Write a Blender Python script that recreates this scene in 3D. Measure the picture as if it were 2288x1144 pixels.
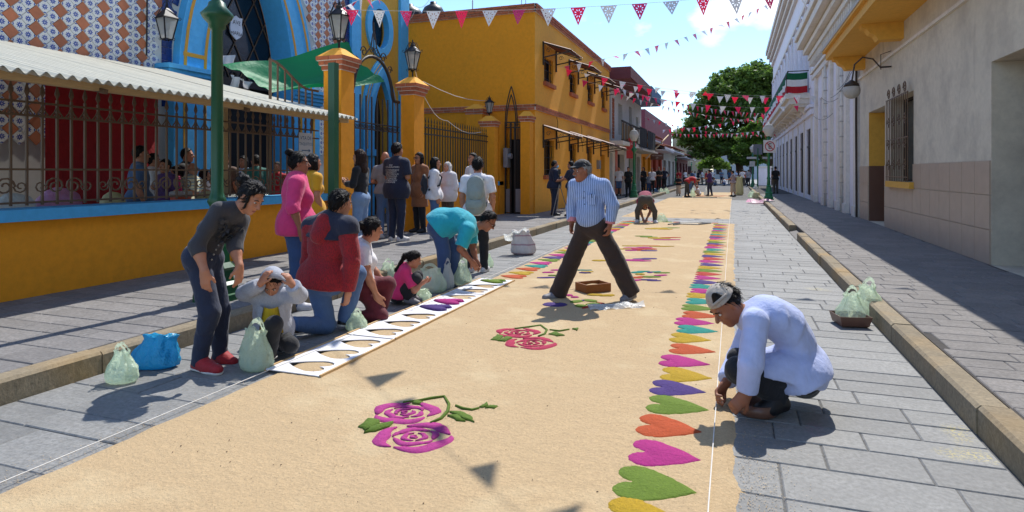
import bpy, bmesh, math, random
import numpy as np
from mathutils import Vector
from mathutils.bvhtree import BVHTree
rnd = random.Random(7)
SC = bpy.context.scene
COL = SC.collection
for o in list(bpy.data.objects): bpy.data.objects.remove(o)

# ---------------------------------------------------------------- camera, sky, sun, exposure
FPX, VX, HY, HC, CX = 1384., 1640., 385., 1.45, 1144.      # focal length / vanishing point measured on the photograph
YAW = math.atan((VX-CX)/FPX); SN, CS = math.sin(YAW), math.cos(YAW)
cam = bpy.data.cameras.new('camera'); camo = bpy.data.objects.new('camera', cam); COL.objects.link(camo)
camo.location = (0, 0, HC); camo.rotation_euler = (math.pi/2, 0, YAW)
cam.sensor_width = 36; cam.lens = FPX/2288*36; cam.shift_y = -(572-HY)/2288
cam.clip_start = .05; cam.clip_end = 2000
SC.camera = camo
SUN_EL, SUN_AZ = math.radians(54), math.radians(5)          # azimuth from +Y towards +X
w = bpy.data.worlds.new('World'); SC.world = w; w.use_nodes = True
nt = w.node_tree; bgn = nt.nodes['Background']
sky = nt.nodes.new('ShaderNodeTexSky'); sky.sky_type = 'NISHITA'; sky.sun_disc = False
sky.sun_elevation = SUN_EL; sky.sun_rotation = SUN_AZ; sky.air_density = 1.05; sky.dust_density = .06; sky.ozone_density = 6.
tc = nt.nodes.new('ShaderNodeTexCoord'); mp = nt.nodes.new('ShaderNodeMapping'); mp.inputs['Scale'].default_value = (1, 1, 1.9)
mp.inputs['Location'].default_value = (2.45, .3, .42)
nt.links.new(tc.outputs['Generated'], mp.inputs[0])
cn = nt.nodes.new('ShaderNodeTexNoise'); cn.inputs['Scale'].default_value = 3.6; cn.inputs['Detail'].default_value = 9; cn.inputs['Roughness'].default_value = .55
nt.links.new(mp.outputs[0], cn.inputs['Vector'])
cr = nt.nodes.new('ShaderNodeValToRGB'); cr.color_ramp.elements[0].position = .55; cr.color_ramp.elements[1].position = .66
nt.links.new(cn.outputs[0], cr.inputs[0])
mx = nt.nodes.new('ShaderNodeMix'); mx.data_type = 'RGBA'
nt.links.new(cr.outputs[0], mx.inputs[0]); nt.links.new(sky.outputs[0], mx.inputs[6]); mx.inputs[7].default_value = (6.8, 6.9, 7.0, 1)
nt.links.new(mx.outputs[2], bgn.inputs[0]); bgn.inputs[1].default_value = .15
sl = bpy.data.lights.new('sun', 'SUN'); sl.energy = 3.4; sl.angle = math.radians(.53); sl.color = (1, .955, .88)
so = bpy.data.objects.new('sun', sl); COL.objects.link(so)
SUNV = Vector((math.cos(SUN_EL)*math.sin(SUN_AZ), math.cos(SUN_EL)*math.cos(SUN_AZ), math.sin(SUN_EL)))
so.rotation_euler = SUNV.to_track_quat('Z', 'Y').to_euler(); so.location = (0, 0, 30)
SC.view_settings.view_transform = 'Standard'; SC.view_settings.look = 'None'
SC.view_settings.exposure = .68; SC.view_settings.gamma = 1
try: SC.render.engine = 'CYCLES'
except Exception: pass

# ---------------------------------------------------------------- measured points
A = lambda *p: np.array(p, float)
RV, FV, UV = A(CS, SN, 0), A(-SN, CS, 0), A(0, 0, 1)
def at(px, py, D): return FV*D + RV*(D*(px-CX)/FPX) + UV*(HC + D*(HY-py)/FPX)
def gnd(px, py, z=0.): return at(px, py, (HC-z)*FPX/(py-HY))
def onX(px, py, X):
    return at(px, py, X/(-SN + CS*(px-CX)/FPX))
def onY(px, py, Y): return at(px, py, Y/(CS + SN*(px-CX)/FPX))
def nrm(v): v = np.asarray(v, float); return v/max(1e-9, np.linalg.norm(v))
def lerp(a, b, t): return a + (b-a)*t

# ---------------------------------------------------------------- object helpers
WL = {}
def link(o, parent=None, loc=None):
    COL.objects.link(o)
    if parent is not None: o.parent = parent; WL[o.name] = WL[parent.name]
    else: WL[o.name] = A(*(loc if loc is not None else (0, 0, 0))); o.location = WL[o.name]
    return o
def tag(o, label=None, cat=None, group=None, kind=None):
    if label: o['label'] = label
    if cat: o['category'] = cat
    if group: o['group'] = group
    if kind: o['kind'] = kind
    return o
def thing(name, loc, label=None, cat=None, group=None, kind=None):
    o = bpy.data.objects.new(name, None); o.empty_display_size = .1
    link(o, None, loc); return tag(o, label, cat, group, kind)
def raw(name, V, F, mat, parent=None, smooth=False, loc=None, uv=None):
    V = np.asarray(V, float)
    if parent is not None: base = WL[parent.name]
    else: base = A(*loc) if loc is not None else A(V[:, 0].mean(), V[:, 1].mean(), V[:, 2].min())
    me = bpy.data.meshes.new(name)
    V = V-base
    if isinstance(F, np.ndarray):
        n, m = F.shape
        me.vertices.add(len(V)); me.vertices.foreach_set('co', V.astype(np.float32).ravel())
        me.loops.add(n*m); me.loops.foreach_set('vertex_index', F.astype(np.int32).ravel())
        me.polygons.add(n); me.polygons.foreach_set('loop_start', np.arange(0, n*m, m, dtype=np.int32))
        me.update(calc_edges=True)
    else:
        me.from_pydata(V.tolist(), [], F)
    if uv is not None:
        l = me.uv_layers.new(name='UVMap'); l.data.foreach_set('uv', np.asarray(uv, np.float32).ravel())
    if smooth: me.polygons.foreach_set('use_smooth', np.ones(len(me.polygons), bool))
    if mat: me.materials.append(MT[mat] if isinstance(mat, str) else mat)
    me.update()
    o = bpy.data.objects.new(name, me)
    if parent is not None: link(o, parent)
    else: link(o, None, base)
    return o
def cp(o, parent, off=(0, 0, 0), rz=0., sc=None):
    c = o.copy(); COL.objects.link(c); c.parent = parent
    WL[c.name] = WL[parent.name] if parent is not None else A(*off)
    c.location = Vector(off); c.rotation_euler = (0, 0, rz)
    if sc is not None: c.scale = sc
    return c
class MB:
    def __init__(s): s.v = []; s.f = []
    def add(s, V, F):
        n = len(s.v); s.v += [tuple(map(float, p)) for p in V]; s.f += [tuple(i+n for i in f) for f in F]; return s
    def box(s, lo, hi, b=0):
        x0, y0, z0 = lo; x1, y1, z1 = hi
        return s.add([(x0,y0,z0),(x1,y0,z0),(x1,y1,z0),(x0,y1,z0),(x0,y0,z1),(x1,y0,z1),(x1,y1,z1),(x0,y1,z1)],
              [(0,3,2,1),(4,5,6,7),(0,1,5,4),(1,2,6,5),(2,3,7,6),(3,0,4,7)])
    def obox(s, c, ax, h):
        c = A(*c); a, b, d = [np.asarray(x, float)*k for x, k in zip(ax, h)]
        V = [c+i*a+j*b+k*d for k in (-1, 1) for i, j in ((-1,-1),(1,-1),(1,1),(-1,1))]
        return s.add(V, [(0,3,2,1),(4,5,6,7),(0,1,5,4),(1,2,6,5),(2,3,7,6),(3,0,4,7)])
    def tube(s, pts, r, n=6, flat=None):
        pts = [np.asarray(p, float) for p in pts]; m = len(pts)
        rr = r if hasattr(r, '__len__') else [r]*m
        t0 = nrm(pts[1]-pts[0]); ref = A(0,0,1) if abs(t0[2]) < .9 else A(1,0,0)
        nx = nrm(np.cross(t0, ref)); V = []; F = []
        for i, p in enumerate(pts):
            t = nrm(pts[min(i+1, m-1)]-pts[max(i-1, 0)])
            nx = nrm(nx - t*np.dot(nx, t)); ny = np.cross(t, nx)
            for k in range(n):
                a = 2*math.pi*(k+.5)/n; V.append(p+(nx*math.cos(a)+ny*math.sin(a))*rr[i])
        for i in range(m-1):
            for k in range(n):
                a = i*n+k; b = i*n+(k+1) % n; F.append((a, b, b+n, a+n))
        F.append(tuple(range(n-1, -1, -1))); F.append(tuple(range((m-1)*n, m*n)))
        return s.add(V, F)
    def lathe(s, o, prof, n=12, sx=1, sy=1, ph=0.):
        o = A(*o); V = []; F = []; m = len(prof)
        for r, z in prof:
            for k in range(n):
                a = 2*math.pi*k/n+ph; V.append((o[0]+r*sx*math.cos(a), o[1]+r*sy*math.sin(a), o[2]+z))
        for i in range(m-1):
            for k in range(n):
                a = i*n+k; b = i*n+(k+1) % n; F.append((a, b, b+n, a+n))
        F.append(tuple(range(n-1, -1, -1))); F.append(tuple(range((m-1)*n, m*n)))
        return s.add(V, F)
    def prism(s, poly, o, u, v, n, t):
        """polygon (convex or not) in frame o,u,v pushed out along n by t"""
        o, u, v, n = [np.asarray(x, float) for x in (o, u, v, n)]; k = len(poly)
        B = [o+u*p[0]+v*p[1] for p in poly]; T = [b+n*t for b in B]
        return s.add(B+T, [tuple(range(k-1, -1, -1)), tuple(range(k, 2*k))]+[(i, (i+1) % k, (i+1) % k+k, i+k) for i in range(k)])
    def ball(s, c, r, n=8, m=6, ax=None):
        c = A(*c); r = A(*r) if hasattr(r, '__len__') else A(r, r, r); ax = ax or (A(1,0,0), A(0,1,0), A(0,0,1)); V = []; F = []
        for j in range(1, m):
            th = math.pi*j/m
            for i in range(n):
                ph = 2*math.pi*i/n
                V.append(c+ax[0]*r[0]*math.sin(th)*math.cos(ph)+ax[1]*r[1]*math.sin(th)*math.sin(ph)+ax[2]*r[2]*math.cos(th))
        V += [c+ax[2]*r[2], c-ax[2]*r[2]]; t, b = len(V)-2, len(V)-1
        for j in range(m-2):
            for i in range(n): F.append((j*n+i, (j+1)*n+i, (j+1)*n+(i+1) % n, j*n+(i+1) % n))
        for i in range(n): F.append((t, i, (i+1) % n)); F.append((b, (m-2)*n+(i+1) % n, (m-2)*n+i))
        return s.add(V, F)
    def grid(s, fn, nu, nv):
        V = [fn(i/nu, j/nv) for j in range(nv+1) for i in range(nu+1)]
        return s.add(V, [(j*(nu+1)+i, j*(nu+1)+i+1, (j+1)*(nu+1)+i+1, (j+1)*(nu+1)+i) for j in range(nv) for i in range(nu)])
    def build(s, name, mat, parent=None, smooth=False, loc=None): return raw(name, s.v, s.f, mat, parent, smooth, loc)
def arc(c, r, a0, a1, n, u, v):
    return [np.asarray(c, float)+np.asarray(u, float)*r*math.cos(a)+np.asarray(v, float)*r*math.sin(a) for a in np.linspace(a0, a1, n)]
def scroll(c, r, u, v, turns=1.4, n=12, a0=0.):
    return [np.asarray(c, float)+(np.asarray(u, float)*math.cos(a0+t*turns*2*math.pi)+np.asarray(v, float)*math.sin(a0+t*turns*2*math.pi))*r*(1-.75*t) for t in np.linspace(0, 1, n)]
def poly_holes(name, loops, mat, parent, o, u, v, n, t, loc=None, share=False):
    """flat sheet of thickness t with real holes"""
    cu = bpy.data.curves.new('tmp', 'CURVE'); cu.dimensions = '2D'; cu.fill_mode = 'BOTH'; cu.extrude = t/2
    for L in loops:
        sp = cu.splines.new('POLY'); sp.points.add(len(L)-1); sp.use_cyclic_u = True
        for i, p in enumerate(L): sp.points[i].co = (p[0], p[1], 0, 1)
    ob = bpy.data.objects.new('tmp', cu); COL.objects.link(ob)
    me = bpy.data.meshes.new_from_object(ob.evaluated_get(bpy.context.evaluated_depsgraph_get()))
    bpy.data.objects.remove(ob); bpy.data.curves.remove(cu)
    o, u, v, n = [np.asarray(x, float) for x in (o, u, v, n)]
    V = [o+u*q.co.x+v*q.co.y+n*q.co.z for q in me.vertices]; F = [tuple(p.vertices) for p in me.polygons]
    bpy.data.meshes.remove(me)
    return raw(name, V, F, mat, parent, False, loc)
def text_mesh(body, size, align='CENTER'):
    cu = bpy.data.curves.new('tmp', 'FONT'); cu.body = body; cu.size = size; cu.align_x = align; cu.align_y = 'CENTER'; cu.resolution_u = 2
    ob = bpy.data.objects.new('tmp', cu); COL.objects.link(ob)
    me = bpy.data.meshes.new_from_object(ob.evaluated_get(bpy.context.evaluated_depsgraph_get()))
    bpy.data.objects.remove(ob); bpy.data.curves.remove(cu)
    V = np.array([tuple(q.co) for q in me.vertices]); F = [tuple(p.vertices) for p in me.polygons]; bpy.data.meshes.remove(me)
    return V, F
def text(name, body, size, mat, parent, o, u, v, warp=None):
    V, F = text_mesh(body, size)
    if warp: V = np.array([warp(p) for p in V])
    return raw(name, [A(*o)+np.asarray(u, float)*p[0]+np.asarray(v, float)*p[1] for p in V], F, mat, parent)

# ---------------------------------------------------------------- materials
MT = {}
def lin(h):
    h = h.lstrip('#'); c = [int(h[i:i+2], 16)/255 for i in (0, 2, 4)]
    return tuple(x/12.92 if x <= .04045 else ((x+.055)/1.055)**2.4 for x in c)
def M(name, col, rough=.8, kind='plain', metal=0., **k):
    if name in MT: return name
    if isinstance(col, str): col = lin(col)
    m = bpy.data.materials.new(name); m.use_nodes = True; nt = m.node_tree; N, L = nt.nodes, nt.links
    b = N['Principled BSDF']; b.inputs['Base Color'].default_value = (*col, 1); b.inputs['Roughness'].default_value = rough; b.inputs['Metallic'].default_value = metal
    def node(t, **kw):
        n = N.new('ShaderNode'+t)
        for a, v in kw.items():
            if a in n.inputs.keys(): n.inputs[a].default_value = v
            else: setattr(n, a, v)
        return n
    tc = node('TexCoord')
    def noise(sc, det=3, ro=.55, src=None, st=(1, 1, 1), off=(0, 0, 0)):
        q = node('Mapping'); q.inputs['Scale'].default_value = st; q.inputs['Location'].default_value = off
        L.new(src or tc.outputs['Object'], q.inputs[0])
        n = node('TexNoise', Scale=sc, Detail=det, Roughness=ro); L.new(q.outputs[0], n.inputs['Vector']); return n.outputs[0]
    def ramp(src, p0, p1, c0=(0,0,0,1), c1=(1,1,1,1)):
        r = node('ValToRGB'); e = r.color_ramp.elements; e[0].position = p0; e[1].position = p1; e[0].color = c0; e[1].color = c1
        L.new(src, r.inputs[0]); return r.outputs[0]
    def mix(fac, a, c, mode='MIX'):
        n = node('Mix'); n.data_type = 'RGBA'; n.blend_type = mode; n.clamp_factor = True
        for i, x in ((0, fac), (6, a), (7, c)):
            if hasattr(x, 'links'): L.new(x, n.inputs[i])
            elif i == 0: n.inputs[0].default_value = x
            else: n.inputs[i].default_value = (*x, 1)[:4] if len(x) == 3 else x
        return n.outputs[2]
    def math_(op, a, c):
        n = node('Math'); n.operation = op
        for i, x in ((0, a), (1, c)):
            if hasattr(x, 'links'): L.new(x, n.inputs[i])
            else: n.inputs[i].default_value = x
        return n.outputs[0]
    def bump(h, st, dist, prev=None):
        n = node('Bump'); n.inputs['Strength'].default_value = st; n.inputs['Distance'].default_value = dist; L.new(h, n.inputs['Height'])
        if prev: L.new(prev, n.inputs['Normal'])
        return n.outputs[0]
    def vary(amt, lo=.0):   # brightness variation that differs from piece to piece
        oi = node('ObjectInfo'); g = node('NewGeometry')
        r = math_('FRACT', math_('ADD', oi.outputs['Random'], math_('MULTIPLY', g.outputs['Random Per Island'], 7.31)), 0)
        return math_('ADD', math_('MULTIPLY', r, amt), 1-amt/2)
    sc = lambda c, f: tuple(x*f for x in c)
    if kind == 'fabric':
        c = mix(noise(k.get('vs', 14), 3), sc(col, .8), sc(col, 1.18))
        if 'heather' in k: c = mix(ramp(noise(k.get('hs', 130), 2, st=(1, 1, .35)), .42, .6), c, lin(k['heather']))
        if 'stripe' in k:
            s = node('SeparateXYZ'); L.new(tc.outputs['Object'], s.inputs[0])
            ax, frq, scol, duty = k['stripe']
            if ax == 'ang': src = math_('ADD', math_('MULTIPLY', s.outputs[0], CS), math_('MULTIPLY', s.outputs[1], SN))
            else: src = s.outputs['XYZ'.index(ax)]
            src = math_('ADD', src, math_('MULTIPLY', noise(5, 2), .03))
            c = mix(math_('GREATER_THAN', math_('SINE', math_('MULTIPLY', src, frq), 0), duty), c, lin(scol))
        L.new(c, b.inputs['Base Color'])
        nn = bump(noise(8, 4, .6, st=(1, 1, .5)), k.get('wr', .45), .045); nn = bump(noise(20, 3, .6), .3, .012, nn); L.new(nn, b.inputs['Normal'])
        b.inputs['Sheen Weight'].default_value = .15
    elif kind == 'skin':
        c = mix(noise(30, 4), sc(col, .86), sc(col, 1.12)); L.new(c, b.inputs['Base Color'])
        b.inputs['Subsurface Weight'].default_value = .08; b.inputs['Subsurface Radius'].default_value = (.01, .004, .002)
        L.new(bump(noise(160, 2), .12, .002), b.inputs['Normal'])
    elif kind == 'hair':
        c = mix(noise(60, 3, st=(1, 1, .15)), sc(col, .5), sc(col, 1.9)); L.new(c, b.inputs['Base Color'])
        L.new(bump(noise(90, 3, st=(1, 1, .2)), 1., .012), b.inputs['Normal']); b.inputs['Specular IOR Level'].default_value = .18
    elif kind == 'plaster':
        st = k.get('stain', '#8a7f70'); n1 = noise(1.3, 6, .62)
        c = mix(noise(.6, 6, .65), sc(col, .84), sc(col, 1.1)); c = mix(ramp(noise(9, 6, .7), .3, .6), sc(col, .84), c); c = mix(math_('MULTIPLY', ramp(noise(3.1, 7, .75, off=(9, 4, 2)), .6, .66), .3), c, sc(col, .7))
        c = mix(math_('MULTIPLY', ramp(n1, k.get('s0', .56), .8), k.get('sa', .45)), c, lin(st))
        c = mix(math_('MULTIPLY', ramp(noise(2.2, 6, .7, st=(1, 1, .12)), .6, .8), k.get('drip', .25)), c, lin(k.get('dripc', '#5c5248')))
        L.new(c, b.inputs['Base Color'])
        nn = bump(noise(4, 5, .6), .25, .03); nn = bump(noise(70, 3), .2, .004, nn); L.new(nn, b.inputs['Normal'])
    elif kind == 'stone':
        v = vary(k.get('amt', .3)); g = noise(6, 5, .65)
        w_ = node('NewGeometry'); c = mix(g, sc(col, .6), sc(col, 1.36)); c = mix(math_('MULTIPLY', ramp(noise(.8, 6, .65, src=w_.outputs['Position']), .48, .7), .5), c, sc(col, 1.4)); c = mix(math_('MULTIPLY', ramp(noise(1.7, 6, .7, src=w_.outputs['Position'], off=(4, 2, 0)), .55, .7), .45), c, sc(col, .55)); c = mix(ramp(noise(38, 4, .7, src=w_.outputs['Position']), .35, .62), sc(col, .7), c)
        if 'tint' in k: c = mix(math_('MULTIPLY', ramp(noise(.9, 3, .5), .52, .72), .5), c, lin(k['tint']))
        if 'powder' in k:   # spilled coloured powder, in patches of its own
            for i, (pc, t0) in enumerate(k['powder']):
                msk = math_('MULTIPLY', ramp(noise(1.05, 3, .6, src=w_.outputs['Position'], off=(7*i+3, 3*i, 0), st=(1, .8, 1)), t0, t0+.12), ramp(noise(60, 3, .7, src=w_.outputs['Position']), .48, .62))
                c = mix(math_('MULTIPLY', msk, .75), c, lin(pc))
        n = node('Mix'); n.data_type = 'RGBA'; n.blend_type = 'MULTIPLY'; n.inputs[0].default_value = 1; L.new(c, n.inputs[6])
        cc = node('CombineColor')
        for i in range(3): L.new(v, cc.inputs[i])
        L.new(cc.outputs[0], n.inputs[7]); L.new(n.outputs[2], b.inputs['Base Color'])
        nn = bump(noise(3, 5, .6, src=w_.outputs['Position'], st=(.6, 2, 1)), .45, .03); nn = bump(noise(45, 5, .7, src=w_.outputs['Position']), .3, .006, nn); L.new(nn, b.inputs['Normal'])
    elif kind == 'saw':
        n1 = noise(260, 2, .7); n2 = noise(1.7, 6, .65); n3 = noise(30, 4, .65)
        n4 = noise(70, 3, .7); c = mix(n2, sc(col, .8), sc(col, 1.2)); c = mix(ramp(n1, .35, .65), sc(col, .7), c); c = mix(ramp(n3, .3, .62), sc(col, .8), c); c = mix(ramp(n4, .36, .6), sc(col, .68), c); c = mix(math_('MULTIPLY', ramp(noise(6, 6, .75, st=(.8, 1.4, 1), off=(2, 7, 0)), .57, .7), .45), c, sc(col, .62))
        if 'pale' in k: c = mix(math_('MULTIPLY', ramp(noise(.55, 6, .7, off=(6, 2, 0)), .5, .68), .55), c, sc(col, .74)); c = mix(math_('MULTIPLY', ramp(noise(3.3, 5, .7, st=(1, .6, 1), off=(1, 8, 0)), .6, .68), .4), c, sc(col, .7))
        if 'pale' in k: c = mix(math_('MULTIPLY', ramp(noise(1.3, 4, .6, off=(3, 1, 0)), .52, .72), .45), c, lin(k['pale']))
        c = mix(ramp(noise(120, 2, .5, off=(5, 5, 5)), .70, .73), c, sc(col, .25 if k.get('specks', 1) else .4))
        L.new(c, b.inputs['Base Color'])
        nn = bump(noise(9, 6, .7, st=(.8, 1.3, 1)), .5, .025); nn = bump(n3, .7, .01, nn); nn = bump(n4, .7, .006, nn); nn = bump(n1, .7, .003, nn); L.new(nn, b.inputs['Normal'])
    elif kind == 'painted':
        c = mix(noise(5, 4), sc(col, .82), sc(col, 1.12)); c = mix(math_('MULTIPLY', ramp(noise(14, 5, .7), .62, .72), k.get('wear', .25)), c, lin(k.get('under', '#6b5a48')))
        L.new(c, b.inputs['Base Color']); L.new(bump(noise(25, 4), .12, .006), b.inputs['Normal'])
    elif kind == 'wood':
        c = mix(noise(9, 5, .6, st=k.get('st', (1, 12, 12))), sc(col, .6), sc(col, 1.25)); L.new(c, b.inputs['Base Color']); L.new(bump(noise(30, 4, st=k.get('st', (1, 12, 12))), .2, .004), b.inputs['Normal'])
    elif kind == 'brick':
        v = vary(.35); c = mix(noise(12, 5, .65), sc(col, .75), sc(col, 1.2))
        n = node('Mix'); n.data_type = 'RGBA'; n.blend_type = 'MULTIPLY'; n.inputs[0].default_value = 1; L.new(c, n.inputs[6]); cc = node('CombineColor')
        for i in range(3): L.new(v, cc.inputs[i])
        L.new(cc.outputs[0], n.inputs[7]); L.new(n.outputs[2], b.inputs['Base Color']); L.new(bump(noise(60, 4), .4, .005), b.inputs['Normal'])
    elif kind == 'flower_tile':   # white glazed tile with a blue eight-petalled flower
        s = node('SeparateXYZ'); L.new(tc.outputs['UV'], s.inputs[0])
        x = math_('SUBTRACT', s.outputs[0], .5); y = math_('SUBTRACT', s.outputs[1], .5)
        r = math_('SQRT', math_('ADD', math_('MULTIPLY', x, x), math_('MULTIPLY', y, y)), 0)
        th = math_('ARCTAN2', y, x); pet = math_('ABSOLUTE', math_('COSINE', math_('MULTIPLY', th, 4), 0), 0)
        lim = math_('ADD', math_('MULTIPLY', pet, .2), .1)
        f = math_('MULTIPLY', math_('LESS_THAN', r, lim), math_('GREATER_THAN', r, .06))
        cx = math_('SUBTRACT', .5, math_('ABSOLUTE', x, 0)); cy = math_('SUBTRACT', .5, math_('ABSOLUTE', y, 0))
        rc = math_('SQRT', math_('ADD', math_('MULTIPLY', cx, cx), math_('MULTIPLY', cy, cy)), 0)
        f2 = math_('MULTIPLY', math_('LESS_THAN', rc, .2), math_('GREATER_THAN', rc, .1))
        c = mix(math_('MAXIMUM', f, f2), mix(noise(8, 3), sc(col, .85), col), lin('#27479a')); L.new(c, b.inputs['Base Color'])
    elif kind == 'leaf':
        v = vary(.9); c = mix(noise(.6, 3), sc(col, .6), sc(col, 1.5)); n = node('Mix'); n.data_type = 'RGBA'; n.blend_type = 'MULTIPLY'; n.inputs[0].default_value = 1
        L.new(c, n.inputs[6]); cc = node('CombineColor')
        for i in range(3): L.new(v, cc.inputs[i])
        L.new(cc.outputs[0], n.inputs[7]); L.new(n.outputs[2], b.inputs['Base Color'])
        tr = node('BsdfTranslucent'); L.new(n.outputs[2], tr.inputs[0]); ms = node('MixShader'); ms.inputs[0].default_value = .5
        L.new(b.outputs[0], ms.inputs[1]); L.new(tr.outputs[0], ms.inputs[2]); L.new(ms.outputs[0], N['Material Output'].inputs[0])
    elif kind == 'film':        # thin plastic, cloth or paper that lets light through
        tr = node('BsdfTranslucent'); tr.inputs[0].default_value = (*sc(col, 1.0), 1); ms = node('MixShader'); ms.inputs[0].default_value = k.get('tl', .45)
        nn = bump(noise(11, 4, .6), k.get('wr', .7), .03); nn = bump(noise(34, 3, .6), k.get('wr', .7)*.7, .012, nn); L.new(nn, b.inputs['Normal']); L.new(nn, tr.inputs['Normal'])
        L.new(b.outputs[0], ms.inputs[1]); L.new(tr.outputs[0], ms.inputs[2]); out = ms.outputs[0]
        if 'clear' in k:
            tp = node('BsdfTransparent'); m2 = node('MixShader'); m2.inputs[0].default_value = k['clear']; L.new(out, m2.inputs[1]); L.new(tp.outputs[0], m2.inputs[2]); out = m2.outputs[0]
        L.new(out, N['Material Output'].inputs[0])
    elif kind == 'glass':
        c = mix(noise(3, 5, .6), sc(col, .6), sc(col, 1.5)); L.new(c, b.inputs['Base Color']); b.inputs['Specular IOR Level'].default_value = .6
        L.new(bump(noise(6, 3), .1, .02), b.inputs['Normal'])
    else:
        c = mix(noise(k.get('vs', 12), 3), sc(col, .9), sc(col, 1.08)); L.new(c, b.inputs['Base Color'])
    MT[name] = m; return name
# ---------------------------------------------------------------- implicit surfaces for bodies, clothes and bags
def cone(a, b, ra, rb, n=None, flat=1., k=.03, fa=0, fb=0): return ('c', A(*a), A(*b), ra, rb, n, flat, k, fa, fb)
def elli(c, fr, rad, k=.02, op='u', clip=None): return ('e', A(*c), fr, A(*rad), k, op, clip)
def sdfmesh(prims, coarse, fines=(), noise=None, post=None):
    lo = np.full(3, 1e9); hi = -lo
    for p in prims:
        if p[0] == 'c':
            r = max(p[3], p[4]); lo = np.minimum(lo, np.minimum(p[1], p[2])-r); hi = np.maximum(hi, np.maximum(p[1], p[2])+r)
        elif p[5] == 'u': r = p[3].max(); lo = np.minimum(lo, p[1]-r); hi = np.maximum(hi, p[1]+r)
    lo -= .035; hi += .035; ax = []
    for k in range(3):
        x = lo[k]; q = []
        while x < hi[k]:
            q.append(x); st = coarse
            for a, b, f in fines:
                if a[k]-coarse*.5 <= x <= b[k]: st = min(st, f)
            x += st
        q.append(x); ax.append(np.array(q, np.float32))
    F = np.full([len(a) for a in ax], .08, np.float32)
    for p in prims:
        if p[0] == 'c': r = max(p[3], p[4])+.07; l_ = np.minimum(p[1], p[2])-r; h_ = np.maximum(p[1], p[2])+r
        else: r = p[3].max()+.06; l_ = p[1]-r; h_ = p[1]+r
        s = tuple(slice(max(0, int(np.searchsorted(ax[k], l_[k]))-1), int(np.searchsorted(ax[k], h_[k]))+1) for k in range(3))
        X = ax[0][s[0]][:, None, None]; Y = ax[1][s[1]][None, :, None]; Z = ax[2][s[2]][None, None, :]
        if p[0] == 'c':
            _, a, b, ra, rb, n, flat, kk, fa, fb = p
            ba = b-a; bb = max(1e-8, float(ba@ba)); px, py, pz = X-a[0], Y-a[1], Z-a[2]
            tt = (px*ba[0]+py*ba[1]+pz*ba[2])/bb; t = np.clip(tt, 0, 1)
            qx, qy, qz = px-t*ba[0], py-t*ba[1], pz-t*ba[2]; d2 = qx*qx+qy*qy+qz*qz
            if n is not None and flat != 1:
                qn = qx*n[0]+qy*n[1]+qz*n[2]; d2 = d2+qn*qn*(flat*flat-1)
            d = np.sqrt(d2)-(ra+t*(rb-ra)); ln = math.sqrt(bb)
            if n is not None and flat > 1: d = d/(1+(flat-1)*.4)
            if fa: d = np.maximum(d, -tt*ln)
            if fb: d = np.maximum(d, (tt-1)*ln)
            op = 'u'
        else:
            _, c, fr, rad, kk, op, clip = p
            px, py, pz = X-c[0], Y-c[1], Z-c[2]; k0 = 0; k1 = 0
            for v, r in zip(fr, rad):
                q = (px*v[0]+py*v[1]+pz*v[2]); k0 = k0+(q/r)**2; k1 = k1+(q/(r*r))**2
            k0 = np.sqrt(k0); k1 = np.sqrt(k1)+1e-6; d = k0*(k0-1)/k1
            if clip is not None:
                for cn_, cd in clip: d = np.maximum(d, -(px*cn_[0]+py*cn_[1]+pz*cn_[2])+cd)
        old = F[s]
        if op == 'u':
            h = np.clip(.5+.5*(old-d)/kk, 0, 1); F[s] = old*(1-h)+d*h-kk*h*(1-h)
        else:
            h = np.clip(.5-.5*(old+d)/kk, 0, 1); F[s] = old*(1-h)-d*h+kk*h*(1-h)
    if noise is not None: F = F+noise(ax[0][:, None, None], ax[1][None, :, None], ax[2][None, None, :])
    if post is not None: F = post(F, ax)
    F = np.asarray(F, np.float32)
    I = F < 0; I[0] = I[-1] = False; I[:, 0] = I[:, -1] = False; I[:, :, 0] = I[:, :, -1] = False
    F = np.where(I, F, np.maximum(F, 1e-5))
    n = [m-1 for m in F.shape]
    cnt = np.zeros(n, np.int8)
    co = [(i, j, k) for i in (0, 1) for j in (0, 1) for k in (0, 1)]
    for i, j, k in co: cnt += I[i:i+n[0], j:j+n[1], k:k+n[2]]
    act = (cnt > 0) & (cnt < 8); C = np.argwhere(act)
    if len(C) == 0: return np.zeros((0, 3)), np.zeros((0, 4), int)
    idx = np.full(n, -1, np.int32); idx[tuple(C.T)] = np.arange(len(C))
    val = {c: F[C[:, 0]+c[0], C[:, 1]+c[1], C[:, 2]+c[2]] for c in co}
    lo_ = np.stack([ax[k][C[:, k]] for k in range(3)], 1); d_ = np.stack([ax[k][C[:, k]+1] for k in range(3)], 1)-lo_
    acc = np.zeros((len(C), 3)); num = np.zeros(len(C))
    for a in range(3):
        for c in co:
            if c[a]: continue
            e = tuple(1 if q == a else c[q] for q in range(3)); va, vb = val[c], val[e]; m = (va < 0) != (vb < 0)
            t = np.where(m, va/(va-vb+1e-12*(va == vb)), 0)
            P = np.stack([t if q == a else np.full(len(C), float(c[q])) for q in range(3)], 1)
            acc[m] += P[m]; num[m] += 1
    V = lo_+d_*(acc/num[:, None]); Q = []
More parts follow.
